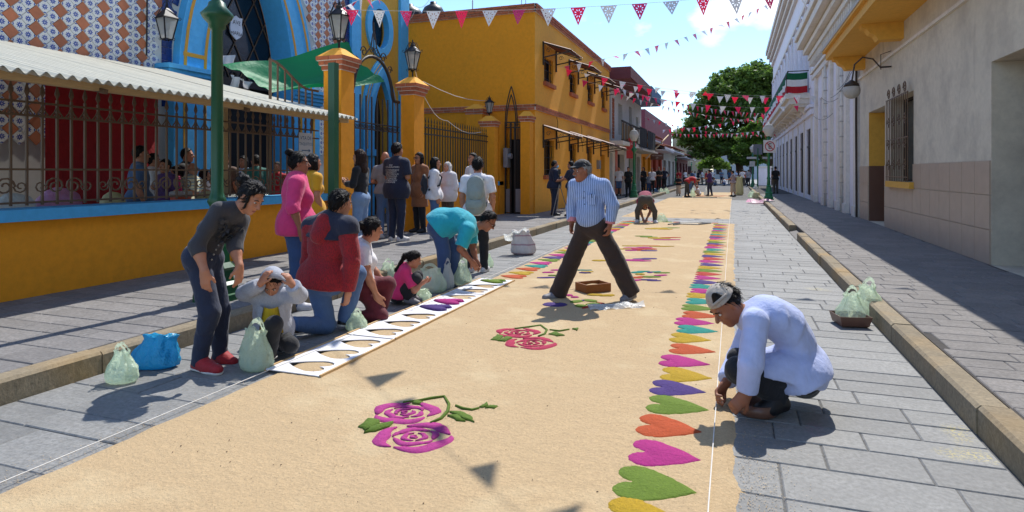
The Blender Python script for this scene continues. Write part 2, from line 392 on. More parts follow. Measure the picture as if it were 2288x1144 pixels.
    for a in range(3):
        b, c = (a+1) % 3, (a+2) % 3
        s0 = [slice(None)]*3; s1 = [slice(None)]*3; s0[a] = slice(0, -1); s1[a] = slice(1, None)
        X = np.argwhere(I[tuple(s0)] != I[tuple(s1)])
        if len(X) == 0: continue
        fl = I[tuple(X.T)]
        def cell(db, dc):
            Y = X.copy(); Y[:, b] -= db; Y[:, c] -= dc; return idx[tuple(Y.T)]
        q = np.stack([cell(1, 1), cell(0, 1), cell(0, 0), cell(1, 0)], 1); q[~fl] = q[~fl][:, ::-1]; Q.append(q)
    return V, np.concatenate(Q)
def folds(seed, amp, fr=1., ud=.6):
    r = random.Random(seed); o = [r.uniform(0, 6) for _ in range(12)]
    def f(X, Y, Z):
        a = 13*fr; Z = Z*ud
        w1 = np.sin(a*.8*Y+o[0])+.7*np.sin(a*.9*X+o[1]); w2 = np.sin(a*.7*X-a*.5*Z+o[2])+.6*np.sin(a*.8*Y+o[3])
        n1 = np.sin(a*X+1.2*w2+o[4])*np.sin(a*.9*Y+1.7*np.sin(a*.8*Z+o[5])+o[6])
        c1 = np.abs(np.sin(1.15*a*(Z*1.5+.5*X)+1.3*w1+o[7])); c2 = np.abs(np.sin(1.7*a*(Z-.7*Y+.3*X)+1.5*w2+o[8]))
        m = .5+.5*np.sin(a*.45*(X+Y)+a*.4*Z+o[9])
        return (amp*(.5*n1+.95*m*(.55-np.sqrt(c1))+.6*(1-m)*(.55-np.sqrt(c2)))).astype(np.float32)
    return f

# ---------------------------------------------------------------- people
EYE = SKIN = None
def stand(base, head, h=1.68, arms='down', fem=0, step=0., lean=0.):
    """joints of an upright figure; head = compass of its front, 0 looks along the street away from the camera"""
    s = h/1.7; a = math.radians(head); ca, sa = math.cos(a), math.sin(a); sw = .155 if fem else .18
    L = dict(pL=(-.085, 0, .9), pR=(.085, 0, .9), kL=(-.09, .02+step*.5, .49), kR=(.095, .015-step*.3, .49), aL=(-.09, step-.02, .08), aR=(.1, -.02-step, .08),
             tL=(-.115, step+.15, .03), tR=(.13, .14-step, .03), sL=(-sw, lean, 1.365), sR=(sw, lean, 1.365), head=(0, .03+lean*1.3, 1.585))
    D = dict(wide=((-sw-.12, lean-.03, 1.12), (-sw-.13, lean+.05, .88), (-sw-.11, lean+.09, .72)), down=((-sw-.05, lean-.03, 1.12), (-sw-.04, lean+.05, .88), (-sw-.02, lean+.09, .72)), phone=((-sw-.05, lean+.03, 1.13), (-.07, lean+.25, 1.14), (-.01, lean+.34, 1.2)),
             fold=((-sw-.06, lean+.02, 1.12), (-.02, lean+.18, 1.1), (.09, lean+.2, 1.13)), brow=((-sw-.2, lean+.12, 1.4), (-.1, lean+.16, 1.6), (-.01, lean+.14, 1.63)),
             hip=((-sw-.15, lean-.09, 1.16), (-sw+.0, lean+.0, .99), (-.1, lean+.07, .95)), reach=((-sw-.06, lean+.1, 1.16), (-sw+.0, lean+.36, 1.1), (-sw+.03, lean+.52, 1.1)),
             back=((-sw-.06, lean-.08, 1.13), (-sw+.04, lean-.16, .93), (-.02, lean-.18, .9)))
    al, ar = arms if isinstance(arms, tuple) else (arms, arms)
    for sd, nm in (('L', al), ('R', ar)):
        for key, q in zip('ewg', D[nm]): L[key+sd] = q if sd == 'L' else (-q[0], q[1], q[2])
    J = {k: A(*base)+A(v[0]*ca-v[1]*sa, v[0]*sa+v[1]*ca, v[2])*s for k, v in L.items()}
    J['look'] = A(-sa, ca, 0); J['s'] = s; return J
def pxj(D0, s=1., **j):
    J = {k: at(v[0], v[1], D0+(v[2] if len(v) > 2 else 0)) for k, v in j.items() if k != 'look'}
    l = j.get('look', (0, 1, 0)); J['look'] = nrm(RV*l[0]+FV*l[1]+UV*l[2]); J['s'] = s; return J
def person(J, label, top, bot, shoe='shoe_black', hair='short', hairm='hair_black', skin='skin_tan', lod=1, group=None, build=1., sleeve=2., hem=-.05, leg=2.1, loose=.0, tloose=0.,
           fem=0, cap=None, capf=None, face=None, skirt=None, curl=.5, belly=0., hand=True, ground=None, tfolds=None, name='person', sole=None, waist=.2, collar=None, shoe_on=True, hemn=None, neck=1, drape=0):
    s = J['s']; g = lambda k: J[k]
    chest = (g('sL')+g('sR'))/2; pel = (g('pL')+g('pR'))/2; ctl = J.get('mid', (chest+pel)/2)
    def sp(t):
        if t < 0: return pel+(sp(.08)-sp(0))/.08*t
        return (1-t)**2*pel+2*t*(1-t)*ctl+t*t*chest
    up = nrm(chest-pel); upc = nrm(chest-sp(.7)); right = nrm(g('sR')-g('sL')); right = nrm(right-upc*(right@upc)); fwd = nrm(np.cross(upc, right))
    pr = nrm(g('pR')-g('pL')); upp = nrm(sp(.25)-pel); pf = nrm(np.cross(upp, pr))
    hc = g('head'); f = nrm(J['look']); hu = J.get('hup'); hu = nrm(hu if hu is not None else lerp(UV, nrm(hc-chest), .45)); r_ = nrm(np.cross(f, hu)); hu = np.cross(r_, f); FR = (r_, f, hu)
    base = A(pel[0], pel[1], min(g('aL')[2]-.08*s, g('aR')[2]-.08*s) if ground is None else ground)
    root = thing(name, base, label, 'person', group)
    B = build*s
    co, fh, fhd = ((.0125, .0058, .0062), (.018, .0095, .011), (.03, .017, .03))[lod]
    # ---- body: one continuous surface
    def torso(o, b0=0., b1=1., fa=0, fb=0, w_=1.):
        q = [];  R = lambda t: np.interp(t, (-.9, -.25, 0, .3, .55, .8, 1), (.17, .155, .135 if not fem else .145, .118 if not fem else .11, .135 if not fem else .125, .142 if not fem else .128, .10))*B*w_+o
        ts = [b0]+[t for t in (0, .3, .55, .8) if b0+.04 < t < b1-.04]+[b1]
        for i in range(len(ts)-1):
            t0, t1 = ts[i], ts[i+1]; n_ = nrm(lerp(pf, fwd, max(0, min(1, (t0+t1)/2))))
            q.append(cone(sp(t0 if i == 0 or not fa else max(b0, t0-.06)), sp(t1 if i == len(ts)-2 or not fb else min(b1, t1+.04))-(upc*.03*s if t1 == 1 else 0), R(t0), R(t1), n_, 1.32, .03, fa, fb))
        return q
    P = torso(-.009 if top else 0)+[cone(chest+upc*.045*s, g('sL'), .055*B, .045*B, None, 1, .04), cone(chest+upc*.045*s, g('sR'), .055*B, .045*B, None, 1, .04), cone(g('pL'), g('pR'), .1*B, .1*B, None, 1, .04)]
    nb = chest+upc*.02*s
    P.append(cone(nb, hc-hu*.06*s-f*.018*s, .06*s, .05*s, None, 1, .03))
    for d in 'LR':
        P += [cone(g('s'+d), g('e'+d), .05*B, .04*s, None, 1, .03), cone(g('e'+d), lerp(g('e'+d), g('w'+d), .35), .04*s, .04*s, None, 1, .02), cone(lerp(g('e'+d), g('w'+d), .35), g('w'+d), .04*s, .026*s, None, 1, .02)]
        lb = .006 if bot and leg > 1.5 else 0; P += [cone(lerp(g('p'+d), pel, .1), g('k'+d), .084*B-lb, .058*s-lb, None, 1, .03), cone(g('k'+d), lerp(g('k'+d), g('a'+d), .35), .055*s, .055*s, None, 1, .02), cone(lerp(g('k'+d), g('a'+d), .35), g('a'+d), .055*s, .036*s, None, 1, .02)]
        P += [cone(g('a'+d), lerp(g('a'+d), g('t'+d), .6), .034*s, .028*s, None, 1, .02)]
    h = lambda x, y, z: hc+(r_*x+f*y+hu*z)*s
    P += [elli(h(0, -.012, .022), FR, A(.074, .094, .098)*s, .02), elli(h(0, .022, -.045), FR, A(.057, .07, .078)*s, .03), elli(h(0, .062, -.1), FR, A(.026, .022, .02)*s, .025)]
    if lod < 2:
        P += [cone(h(-.034, .078, .022), h(.034, .078, .022), .012*s, .012*s, None, 1, .015), cone(h(-.036, .062, -.03), h(-.03, .05, -.06), .02*s, .016*s, None, 1, .02), cone(h(.036, .062, -.03), h(.03, .05, -.06), .02*s, .016*s, None, 1, .02)]
        for x in (-.031, .031): P.append(elli(h(x, .1, .001), FR, A(.017, .018, .011)*s, .012, 's'))
        P += [cone(h(0, .086, .008), h(0, .112, -.03), .008*s, .0125*s, None, 1, .008), cone(h(-.012, .094, -.034), h(.012, .094, -.034), .009*s, .009*s, None, 1, .006)]
        P += [cone(h(-.017, .084, -.063), h(.017, .084, -.063), .0075*s, .0075*s, None, 1, .005), cone(h(-.014, .081, -.077), h(.014, .081, -.077), .009*s, .009*s, None, 1, .005)]
    for x in (-.077, .077): P.append(elli(h(x, -.008, -.005), FR, A(.011, .019, .031)*s, .008))
    fines = [(hc-.15*s, hc+.15*s, fhd)]
    if hand:
        for d in 'LR':
            wv, gv = g('w'+d), g('g'+d); dr = nrm(gv-wv); pn = J.get('n'+d); pn = (pel+upc*.2-wv) if pn is None else pn; pn = nrm(pn-dr*(pn@dr)); lat = np.cross(dr, pn)
            sg = 1 if lat@(fwd+.3*upc) > 0 else -1; lat = lat*sg
            P.append(cone(wv, wv+dr*.03*s, .026*s, .028*s, pn, 1.3, .02)); P.append(cone(wv+dr*.035*s, wv+dr*.075*s, .036*s, .037*s, pn, 2.3, .02))
            for i, (x, ln) in enumerate(((.029, .072), (.010, .083), (-.009, .077), (-.027, .06))):
                b0 = wv+(dr*.092+lat*x*.95)*s; cu = curl+.12*i; b1 = b0+(dr*math.cos(cu*.5)+pn*math.sin(cu*.5))*ln*.5*s; b2 = b1+(dr*math.cos(cu*1.5)+pn*math.sin(cu*1.5))*ln*.5*s
                P += [cone(b0, b1, .0098*s, .009*s, None, 1, .008), cone(b1, b2, .009*s, .0075*s, None, 1, .005)]
            t0 = wv+(dr*.03+lat*.026)*s; t1 = t0+nrm(dr*.75+lat*.6+pn*.35)*.045*s; t2 = t1+nrm(dr*.95+lat*.15+pn*.5)*.032*s
            P += [cone(t0, t1, .0135*s, .0105*s, None, 1, .012), cone(t1, t2, .0105*s, .0085*s, None, 1, .006)]
            if lod < 2:
                c_ = wv+dr*.09*s; fines.append((c_-.105*s, c_+.105*s, fh))
    V, Q = sdfmesh(P, co, fines); raw('body', V, Q, skin, root, True)
    # ---- clothes
    fo = (tfolds if tfolds is not None else .0115)*(1 if lod < 2 else 0)
    nz = folds(sum(map(ord, label)) % 999, min(fo, (.014+tloose)*.8), 1.0) if lod < 2 else None; nzb = folds(len(label)+5, .009, 1.1, .9) if lod < 2 else None
    def limb(a, b, c, q, r0, r1, r2, o, k=.03):
        out = []
        if q <= 1: out.append(cone(a, lerp(a, b, q), r0+o, lerp(r0, r1, q)+o, None, 1, k, 0, 1))
        else: out += [cone(a, b, r0+o, r1+o, None, 1, k), cone(b, lerp(b, c, q-1), r1+o, lerp(r1, r2, q-1)+o, None, 1, .02, 0, 1)]
        return out
    cc = {0: .0105, 1: .0165, 2: .03}[lod]; ot = .014+tloose
    if top:
        tt = torso(ot, hem, 1.0, 1, 0)+[cone(chest+upc*.04*s, g('sL'), .058*B+ot*.5, .048*B+ot*.7, None, 1, .05), cone(chest+upc*.04*s, g('sR'), .058*B+ot*.5, .048*B+ot*.7, None, 1, .05), cone(nb-upc*.02*s, nb+upc*(.028 if neck else -.012)*s, .072*s+ot*.4, .058*s+ot*.3, None, 1, .03, 0, 1)]
        if hem < -.04: tt.append(elli(pel, (pr, pf, upp), A(np.linalg.norm(g('pL')-g('pR'))/2+.13*B, .162*B, .19*B)+ot*.7, .04, 'u', [(upp, float((sp(hem)-pel)@upp))] if hemn is None else [(nrm(upp+hemn[0]*pf), hemn[1])]))
        if drape:
            for d in 'LR':
                td = nrm(g('k'+d)-g('p'+d)); tu = nrm(UV-td*td[2]); tt.append(elli(lerp(g('p'+d), g('k'+d), .22), (td, np.cross(td, tu), tu), A(.235, .115, .118)*B+ot*.6, .05, 'u', [(nrm(tu-.12*td), -.028)]))
        if fem:
            for sd in (-1, 1): tt.append(elli(sp(.66)+fwd*.085*B+right*sd*.065*B, (right, fwd, upc), A(.065, .06, .07)*B, .04))
        if belly: tt.append(elli(sp(.3)+fwd*.05*B, (right, fwd, upc), A(.15, .11+belly, .16)*B, .06))
        for d in 'LR': tt += limb(g('s'+d), g('e'+d), g('w'+d), sleeve, .05*B, .043*s, .033*s, ot*.9 if sleeve > 1 else ot+.002)
        V, Q = sdfmesh(tt, cc, (), nz); raw('shirt', V, Q, top, root, True)
        if collar:
            m = MB(); n0 = nb+upc*.022*s
            for sd in (-1, 1):
                m.grid(lambda u, v: n0+(right*sd*math.sin(u*2.7)*(.067+.012*v)+fwd*math.cos(u*2.7)*(.07+.012*v)+upc*((.035-.05*v)-.02*math.cos(u*2.7)))*s, 8, 2)
            m.build('collar', collar, root, True)
    if bot:
        bt = torso(.011, 0., waist, 0, 1)+[cone(g('pL'), g('pR'), .106*B+.012, .106*B+.012, None, 1, .04)]
        if skirt: bt.append(cone(pel, sp(-.02)-UV*skirt, .14*B, .19*B, pf, 1.2, .03, 0, 1))
        for d in 'LR':
            bt += limb(lerp(g('p'+d), pel, .1), g('k'+d), g('a'+d), leg, .086*B, .064*s+loose*.6, .046*s+loose, .011)
        V, Q = sdfmesh(bt, cc*1.1, (), nzb); raw('trousers' if not skirt else 'skirt', V, Q, bot, root, True)
    if shoe_on and shoe:
        for d in 'LR':
            a, t = g('a'+d), g('t'+d); fd = nrm(t-a); dn = -UV if abs((t-a)[2]) < .12*s else nrm(np.cross(np.cross(fd, UV), fd))*-1
            he = a+dn*.045*s-nrm(fd-dn*(fd@dn))*.03*s; uf = nrm(np.cross(np.cross(nrm(t-he), -dn), nrm(t-he))); mid_ = lerp(he, t, .62)
            lat = np.cross(nrm(t-he), uf)
            S = [cone(he, mid_, .047*s, .05*s, uf, 1.0, .02), cone(mid_, t, .05*s, .043*s, uf, 1.15, .02), cone(a-dn*.012*s, lerp(he, t, .5), .052*s, .047*s, None, 1, .03)]
            zb = -(.038*s)
            def post(Fd, ax, he=he, uf=uf, zb=zb): 
                pl = -((ax[0][:, None, None]-he[0])*uf[0]+(ax[1][None, :, None]-he[1])*uf[1]+(ax[2][None, None, :]-he[2])*uf[2])+zb; return np.maximum(Fd, pl)
            V, Q = sdfmesh(S, (.008, .013, .024)[lod], (), None, post)
            if len(V):
                sh = raw('shoe', V, Q, shoe, root, True)
                if sole and lod < 2:
                    S2 = [cone(he+uf*0, mid_, .053*s, .056*s, None, 1, .02), cone(mid_, t, .056*s, .049*s, None, 1, .02)]
                    def post2(Fd, ax, he=he, uf=uf, zb=zb):
                        q = (ax[0][:, None, None]-he[0])*uf[0]+(ax[1][None, :, None]-he[1])*uf[1]+(ax[2][None, None, :]-he[2])*uf[2]; return np.maximum(np.maximum(Fd, -q+zb), q-zb-.022*s)
                    V, Q = sdfmesh(S2, .008, (), None, post2)
                    if len(V): raw('sole', V, Q, sole, sh, True)
    # ---- hair, hats, face
    hn = {0: .0065, 1: .011, 2: .024}[lod]
    nh = folds(3, .007, 4.5, .6) if lod < 2 else None
    if hair != 'bald':
        m_ = nrm(-.75*f+.66*hu); hk = 1. if not cap else .94; H = [elli(h(0, -.014, .024), FR, A(.084, .105, .11)*s*hk, .02, 'u', [(m_, -.012*s-.014*s*fem)])]
        if hair == 'bun': H += [elli(h(0, -.125, .03), FR, A(.05, .042, .045)*s, .008)]
        if hair == 'backbun': H += [elli(h(0, -.128, .07), FR, A(.043, .04, .04)*s, .008), cone(h(0, -.15, .08), h(0, -.19, .1), .03*s, .01*s), cone(h(.02, -.15, .06), h(.03, -.19, .05), .02*s, .006*s), cone(h(-.072, .035, .0), h(-.07, .05, -.07), .012*s, .008*s), cone(h(.072, .035, .0), h(.07, .05, -.07), .012*s, .008*s)]
        if hair == 'topbun': H += [elli(h(0, -.1, .118), FR, A(.042, .045, .04)*s, .008)]
        if hair in ('pony', 'braid'):
            H += [cone(h(0, -.1, .05), h(0, -.15, -.0), .035*s, .035*s), cone(h(0, -.15, 0), h(0.0, -.17, -.13), .034*s, .02*s)]
            if hair == 'braid': H += [elli(h(0, -.16-.005*i, .0-.05*i), FR, A(.032, .03, .034)*s, .01) for i in range(6)]
        if hair in ('long', 'curly'):
            wd = .075 if hair == 'long' else .1
            H += [cone(h(0, -.06, -.02), h(0, -.085, -.2), wd*s, wd*.9*s, f, 1.7, .03), cone(h(0, -.085, -.2), h(0, -.09, -.3), wd*.9*s, wd*.6*s, f, 1.7, .03),
                  cone(h(-.07, -.01, .0), h(-.075, .0, -.16), .026*s, .03*s), cone(h(.07, -.01, .0), h(.075, .0, -.16), .026*s, .03*s)]
        if hair == 'bob': H += [cone(h(0, -.06, 0), h(0, -.07, -.1), .08*s, .075*s, f, 1.4, .03, 0, 1), cone(h(-.072, 0, 0), h(-.075, .0, -.09), .025*s, .025*s), cone(h(.072, 0, 0), h(.075, 0, -.09), .025*s, .025*s)]
        if hair == 'afro': H = [elli(h(0, -.02, .035), FR, A(.1, .112, .12)*s, .02, 'u', [(m_, -.01*s)])]
        V, Q = sdfmesh(H, hn, (), folds(5, .009, 6, 1) if hair in ('curly', 'afro') and lod < 2 else nh); ho_ = raw('hair', V, Q, hairm, root, True)
        if lod < 2:
            rr = random.Random(len(label)); m = MB(); ns = 320 if lod == 0 else 120
            for _ in range(ns):
                p = V[rr.randrange(len(V))]; n_ = nrm(p-hc); d_ = -hu*.8-f*.5+A(rr.gauss(0, .35), rr.gauss(0, .35), rr.gauss(0, .35)); d_ = nrm(d_-n_*(d_@n_)); w_ = np.cross(d_, n_)*rr.uniform(.0015, .004); ln_ = rr.uniform(.03, .07)*s
                q0, q1, q2 = p+n_*.001, p+d_*ln_*.5+n_*rr.uniform(.003, .009), p+d_*ln_+n_*rr.uniform(-.012, .01)
                m.add([q0-w_, q0+w_, q1+w_, q1-w_, q2], [(0, 1, 2, 3), (3, 2, 4)])
            m.build('loose_strands', hairm, ho_)
    if cap:
        cf = nrm(capf) if capf is not None else f; cf = nrm(cf-hu*(cf@hu)); cr_ = np.cross(cf, hu); CR = (cr_, cf, hu); c0 = hc+hu*.03*s-f*.008*s
        Hc = [elli(c0, CR, A(.094, .113, .106)*s, .01, 'u', [(nrm(hu+.06*cf), .018*s)])]
        V, Q = sdfmesh(Hc, hn); co_ = raw('cap', V, Q, cap, root, True)
        if True:
            m = MB(); m.grid(lambda u, v: c0+(cr_*(u-.5)*.165*(1-.25*v)+cf*(.088+.085*v*math.sqrt(max(0, 1-((u-.5)*1.75)**2))-.035*(2*(u-.5))**2)+hu*(.036-.014*v-.014*(2*(u-.5))**2))*s, 10, 5)
            m2 = MB(); m2.add(m.v, m.f); m2.add([A(*p)-hu*.007 for p in m.v], [t[::-1] for t in m.f]); m2.build('bill', cap, co_, True)
    if face is None: face = lod < 2
    if face:
        for x in (-.031, .031):
            m = MB(); m.ball(h(x, .081, .001), A(.0145, .009, .0068)*s, 8, 6, FR); e_ = m.build('eye', 'eye_white', root, True)
            m = MB(); m.ball(h(x, .0862, .0005), A(.0072, .0055, .0068)*s, 8, 6, FR); m.build('iris', 'eye_dark', e_, True)
            m = MB(); m.tube([h(x*.45, .0905, .021), h(x, .0925, .027), h(x*1.65, .077, .019)], [.0035*s, .0045*s, .0025*s], 6); m.build('eyebrow', hairm, root, True)
        m = MB(); m.ball(h(0, .0885, -.0695), A(.021, .006, .0075)*s, 8, 6, FR); m.build('lips', 'lips', root, True)
    root_h[root.name] = (hc, FR, s, chest, right, fwd, upc, sp)
    return root
root_h = {}
def glasses(root, mat='black_plastic'):
    hc, (r_, f, u), s = root_h[root.name][:3]; m = MB()
    for x in (-.033, .033): m.tube([hc+(r_*(x+.026*math.cos(a))+f*.1+u*(.002+.019*math.sin(a)))*s for a in np.linspace(0, 2*math.pi, 13)], .0032*s, 5)
    m.tube([hc+(r_*-.008+f*.104+u*.005)*s, hc+(r_*.008+f*.104+u*.005)*s], .003*s, 5)
    for x in (-1, 1): m.tube([hc+(r_*x*.06+f*.098+u*.006)*s, hc+(r_*x*.081+f*.02+u*.008)*s, hc+(r_*x*.08-f*.02-u*.005)*s], .003*s, 5)
    m.build('glasses', mat, root)
# ---------------------------------------------------------------- material list
M('road_stone', '#828280', .7, 'stone', amt=.24, powder=(('#d64f93', .66), ('#d8c24a', .68)))
M('road_joint', '#686765', .95, 'stone', amt=0.)
M('walk_stone', '#807d7b', .85, 'stone', amt=.25); M('walk_stone_warm', '#7d7976', .85, 'stone', amt=.25)
M('walk_joint', '#46423f', .95, 'stone', amt=0.)
M('kerb_stone', '#8d8069', .9, 'stone', amt=.2, tint='#b0863a')
M('far_ground', '#9a9894', .9, 'stone', amt=0.)
M('sawdust', '#cdb188', .95, 'saw', pale='#d2c19c')
for n_, c_ in dict(magenta='#cf2f93', green='#7c9a2c', orange='#dd5f2a', yellow='#d9b11e', purple='#5a3f8e', teal='#27a596', red='#d64534', lime='#8db32c', rose_pink='#d445a0', rose_red='#d63a63', leaf_green='#6d8d27').items():
    M('dye_'+n_, tuple(v*.72 for v in lin(c_)), .95, 'saw', specks=0)
M('wall_yellow', '#f39c18', .85, 'plaster', stain='#c98a22', sa=.5, drip=.3, dripc='#a8741f')
M('wall_yellow_lit', '#f8ae3a', .85, 'plaster', stain='#d29a3c', sa=.5, drip=.3, dripc='#a5782f')  # same yellow made paler: sunlit tone put into the colour
M('wall_blue', '#4fb0e6', .75, 'plaster', stain='#3d8fc0', sa=.4, drip=.1); M('wall_blue_dark', '#3a86b4', .75, 'plaster', stain='#2f7296', sa=.3, drip=.1)
M('wall_ochre', '#dba53a', .85, 'plaster', stain='#b78a35', sa=.3, drip=.1)
M('gold_paint', '#c9921f', .6, 'painted', wear=.1)
M('wall_white', '#e6e6f0', .85, 'plaster', stain='#c6c4cc', sa=.5, drip=.3, dripc='#8a8078'); M('wall_cream', '#e0dbd2', .85, 'plaster', stain='#a99d86', sa=.6, drip=.45, dripc='#6f665a')
M('wall_weathered', '#d3cab6', .9, 'plaster', stain='#9a9286', sa=.75, s0=.45, drip=.5, dripc='#6b6257')
M('slab_yellow', '#dfa944', .8, 'plaster', stain='#d6a040', sa=.3, drip=.1); M('wainscot', '#6b4a3c', .35, 'painted', wear=.05); M('wainscot_tan', '#b3a08e', .4, 'painted', wear=.05)
M('wall_maroon', '#6f3a3e', .85, 'plaster', stain='#6f3138', sa=.4); M('wall_purple', '#7c4653', .85, 'plaster', stain='#683c47', sa=.5); M('wall_red', '#b3482f', .85, 'plaster', stain='#93402d', sa=.4)
M('wall_grey', '#b7b4ae', .85, 'plaster'); M('wall_far', '#b9c2c9', .85, 'plaster'); M('wall_far_tan', '#b3a48c', .85, 'plaster'); M('fascia_blue', '#2f5e86', .6, 'painted'); M('shop_blue', '#7f9fb5', .8, 'plaster'); M('shop_green', '#1f5a37', .6, 'painted')
M('brick_red', '#b0623f', .9, 'brick'); M('mortar', '#d9cfc4', .9); M('roof_tile', '#8d4a34', .9, 'brick'); M('cobalt_tile', '#20346f', .25, 'brick'); M('terracotta_tile', '#b06a45', .6, 'brick'); M('flower_tile', '#dfe0da', .25, 'flower_tile'); M('grout', '#c9c6bd', .9)
M('iron', '#3b322b', .55, 'painted', metal=.3, wear=.2, under='#6b4a33'); M('iron_rust', '#6b543f', .6, 'painted', metal=.2, wear=.35, under='#7d5a3a'); M('iron_black', '#17161a', .45, 'painted', metal=.3, wear=.1)
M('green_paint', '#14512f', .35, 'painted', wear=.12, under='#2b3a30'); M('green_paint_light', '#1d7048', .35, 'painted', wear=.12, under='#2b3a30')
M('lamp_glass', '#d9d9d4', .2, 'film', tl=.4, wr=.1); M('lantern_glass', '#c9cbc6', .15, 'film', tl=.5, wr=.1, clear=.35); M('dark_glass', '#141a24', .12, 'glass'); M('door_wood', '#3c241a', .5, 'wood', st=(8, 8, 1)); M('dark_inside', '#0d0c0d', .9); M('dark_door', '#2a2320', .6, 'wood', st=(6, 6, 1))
M('tin_roof', '#d8d2bd', .5, 'painted', wear=.25, under='#8f8570', metal=.1); M('tin_red', '#6d3b33', .6, 'painted', wear=.3, under='#8a6a5c'); M('tarp', '#0d8a55', .55, 'film', tl=.3, wr=.4)
M('cloth_white', '#dcdcde', .9, 'film', tl=.25, wr=.5); M('paper_white', '#e4e4e6', .9, 'film', tl=.35, wr=.2); M('paper_pink', '#f23f78', .8, 'film', tl=.4, wr=.2); M('paper_magenta', '#dd4a8a', .8, 'film', tl=.4, wr=.2); M('string', '#d9d6cf', .9)
M('flag_green', '#135f3c', .9, 'film', tl=.2); M('flag_white', '#e3e2e0', .9, 'film', tl=.2); M('flag_red', '#b3202c', .9, 'film', tl=.2)
M('bag_green', '#e2f3da', .16, 'film', tl=.5, wr=1.4, clear=.27); M('bag_white', '#dfe4e2', .16, 'film', tl=.5, wr=1.4, clear=.22); M('bag_blue', '#3fb0de', .16, 'film', tl=.45, wr=1.3); M('bag_clear', '#e6ebee', .2, 'film', tl=.4, clear=.35); M('bag_pink', '#e7b3cd', .35, 'film', tl=.5); M('sack_weave', '#c9c4c2', .8, 'fabric', stripe=('Z', 40., '#a58a93', .86)); M('sack_cream', '#d3cfa8', .7, 'film', tl=.3)
M('box_wood', '#8a5428', .7, 'wood', st=(3, 3, 14)); M('board_white', '#e6e6ea', .45, 'painted', wear=.06, under='#c9b48f'); M('lath', '#c9a878', .7, 'wood', st=(12, 1, 12)); M('sign_white', '#d9d7d2', .5, 'painted', wear=.1); M('sign_red', '#b92a2a', .5, 'painted', wear=.05); M('sign_black', '#151515', .6); M('cream_paint', '#cbb892', .6, 'painted', wear=.2)
M('banner_black', '#1a1c22', .8, 'film', tl=.05); M('grey_metal', '#8d9198', .4, 'painted', metal=.5, wear=.1); M('tank_black', '#1c1d20', .45, 'painted', wear=.1); M('bark', '#4a3a2c', .95, 'wood', st=(8, 8, 1)); M('leaf_dark', (.115, .195, .034), .5, 'leaf'); M('leaf_light', (.10, .19, .025), .5, 'leaf'); M('leaf_bright', (.15, .24, .03), .5, 'leaf')
M('red_cloth', '#b01f24', .9, 'fabric'); M('orange_plastic', '#c9532a', .4, 'painted'); M('table_cloth', '#cfd3d6', .9, 'fabric'); M('pink_plastic', '#d59ac0', .5, 'film', tl=.3); M('cream_plastic', '#d5d0a3', .5, 'film', tl=.3)
M('eye_white', '#cfc6be', .3); M('eye_dark', '#17100c', .2); M('lips', '#8d4a40', .55); M('black_plastic', '#101012', .4); M('steel', '#b9bcc0', .3, metal=.9)

# ---------------------------------------------------------------- ground, road, pavements
XK0, XK1, XW, XR, XRW = -4.30, 1.27, -6.9, 1.44, 3.4      # kerb faces and walls, measured
def sheet(name, x0, x1, y0, y1, z, mat, nx=1, ny=1, thick=.05):
    m = MB(); m.box((x0, y0, z-thick), (x1, y1, z)); o = m.build(name, mat, None, False, (0, 0, 0)); return tag(o, kind='structure')
ground = sheet('ground', -400, 400, -60, 900, -.06, 'far_ground')
road = sheet('road', XK0, XK1, -4, 140, -.008, 'road_joint')
walkL = sheet('pavement_left', -10.46, XK0-.17, -4, 140, .142, 'walk_joint', thick=.19)
walkR = sheet('pavement_right', XR, XRW+4, -4, 75, .142, 'walk_joint', thick=.19)
def slabmesh(w_, d_, mat):
    m = MB(); b = .006; g = .0035; x, y = w_/2-g, d_/2-g
    V = [(-x,-y,-.04),(x,-y,-.04),(x,y,-.04),(-x,y,-.04),(-x,-y,-b),(x,-y,-b),(x,y,-b),(-x,y,-b),(-x+b,-y+b,0),(x-b,-y+b,0),(x-b,y-b,0),(-x+b,y-b,0)]
    m.add(V, [(0,1,5,4),(1,2,6,5),(2,3,7,6),(3,0,4,7),(4,5,9,8),(5,6,10,9),(6,7,11,10),(7,4,8,11),(8,9,10,11)]); return m
def pave(parent, name, z, mat, x0, x1, y0, y1, rows, lens, skip, seed, cap=300, tilt=.0018):
    r = random.Random(seed); L = []; y = y0
    while y < y1:
        d = r.choice(rows); x = x0
        if r.random() < .6: x -= r.choice(lens)*.5
        while x < x1:
            w_ = r.choice(lens); a, b = max(x, x0), min(x+w_, x1); x += w_
            if b-a < .06: continue
            if not skip(a, b, y, y+d): L.append(((a+b)/2, y+d/2, b-a, d))
        y += d
    L.sort(key=lambda q: math.hypot(q[0], q[1])); vis = [q for q in L if q[1] > 1.4 and q[0] > -9]; rest = [q for q in L if q not in set(vis[:cap])]
    cache = {}
    for q in vis[:cap]:
        k = (round(q[2], 2), round(q[3], 2))
        dz = r.uniform(-.0025, .0015)
        if k not in cache:
            m = slabmesh(k[0], k[1], mat); o = m.build(name, mat, parent, False); o.data.transform(__import__('mathutils').Matrix.Translation(Vector(WL[parent.name]))); cache[k] = o
        else: o = cp(cache[k], parent)
        o.location = Vector((q[0], q[1], z+dz))-Vector(WL[parent.name]); o.rotation_euler = (r.uniform(-tilt, tilt), r.uniform(-tilt, tilt), 0)
    if rest:
        m = MB()
        for q in rest:
            s_ = slabmesh(q[2], q[3], mat); dz = r.uniform(-.0025, .0015); m.add([(v[0]+q[0], v[1]+q[1], v[2]+z+dz) for v in s_.v], s_.f)
        tag(m.build('far_slabs', mat, parent), kind='stuff')
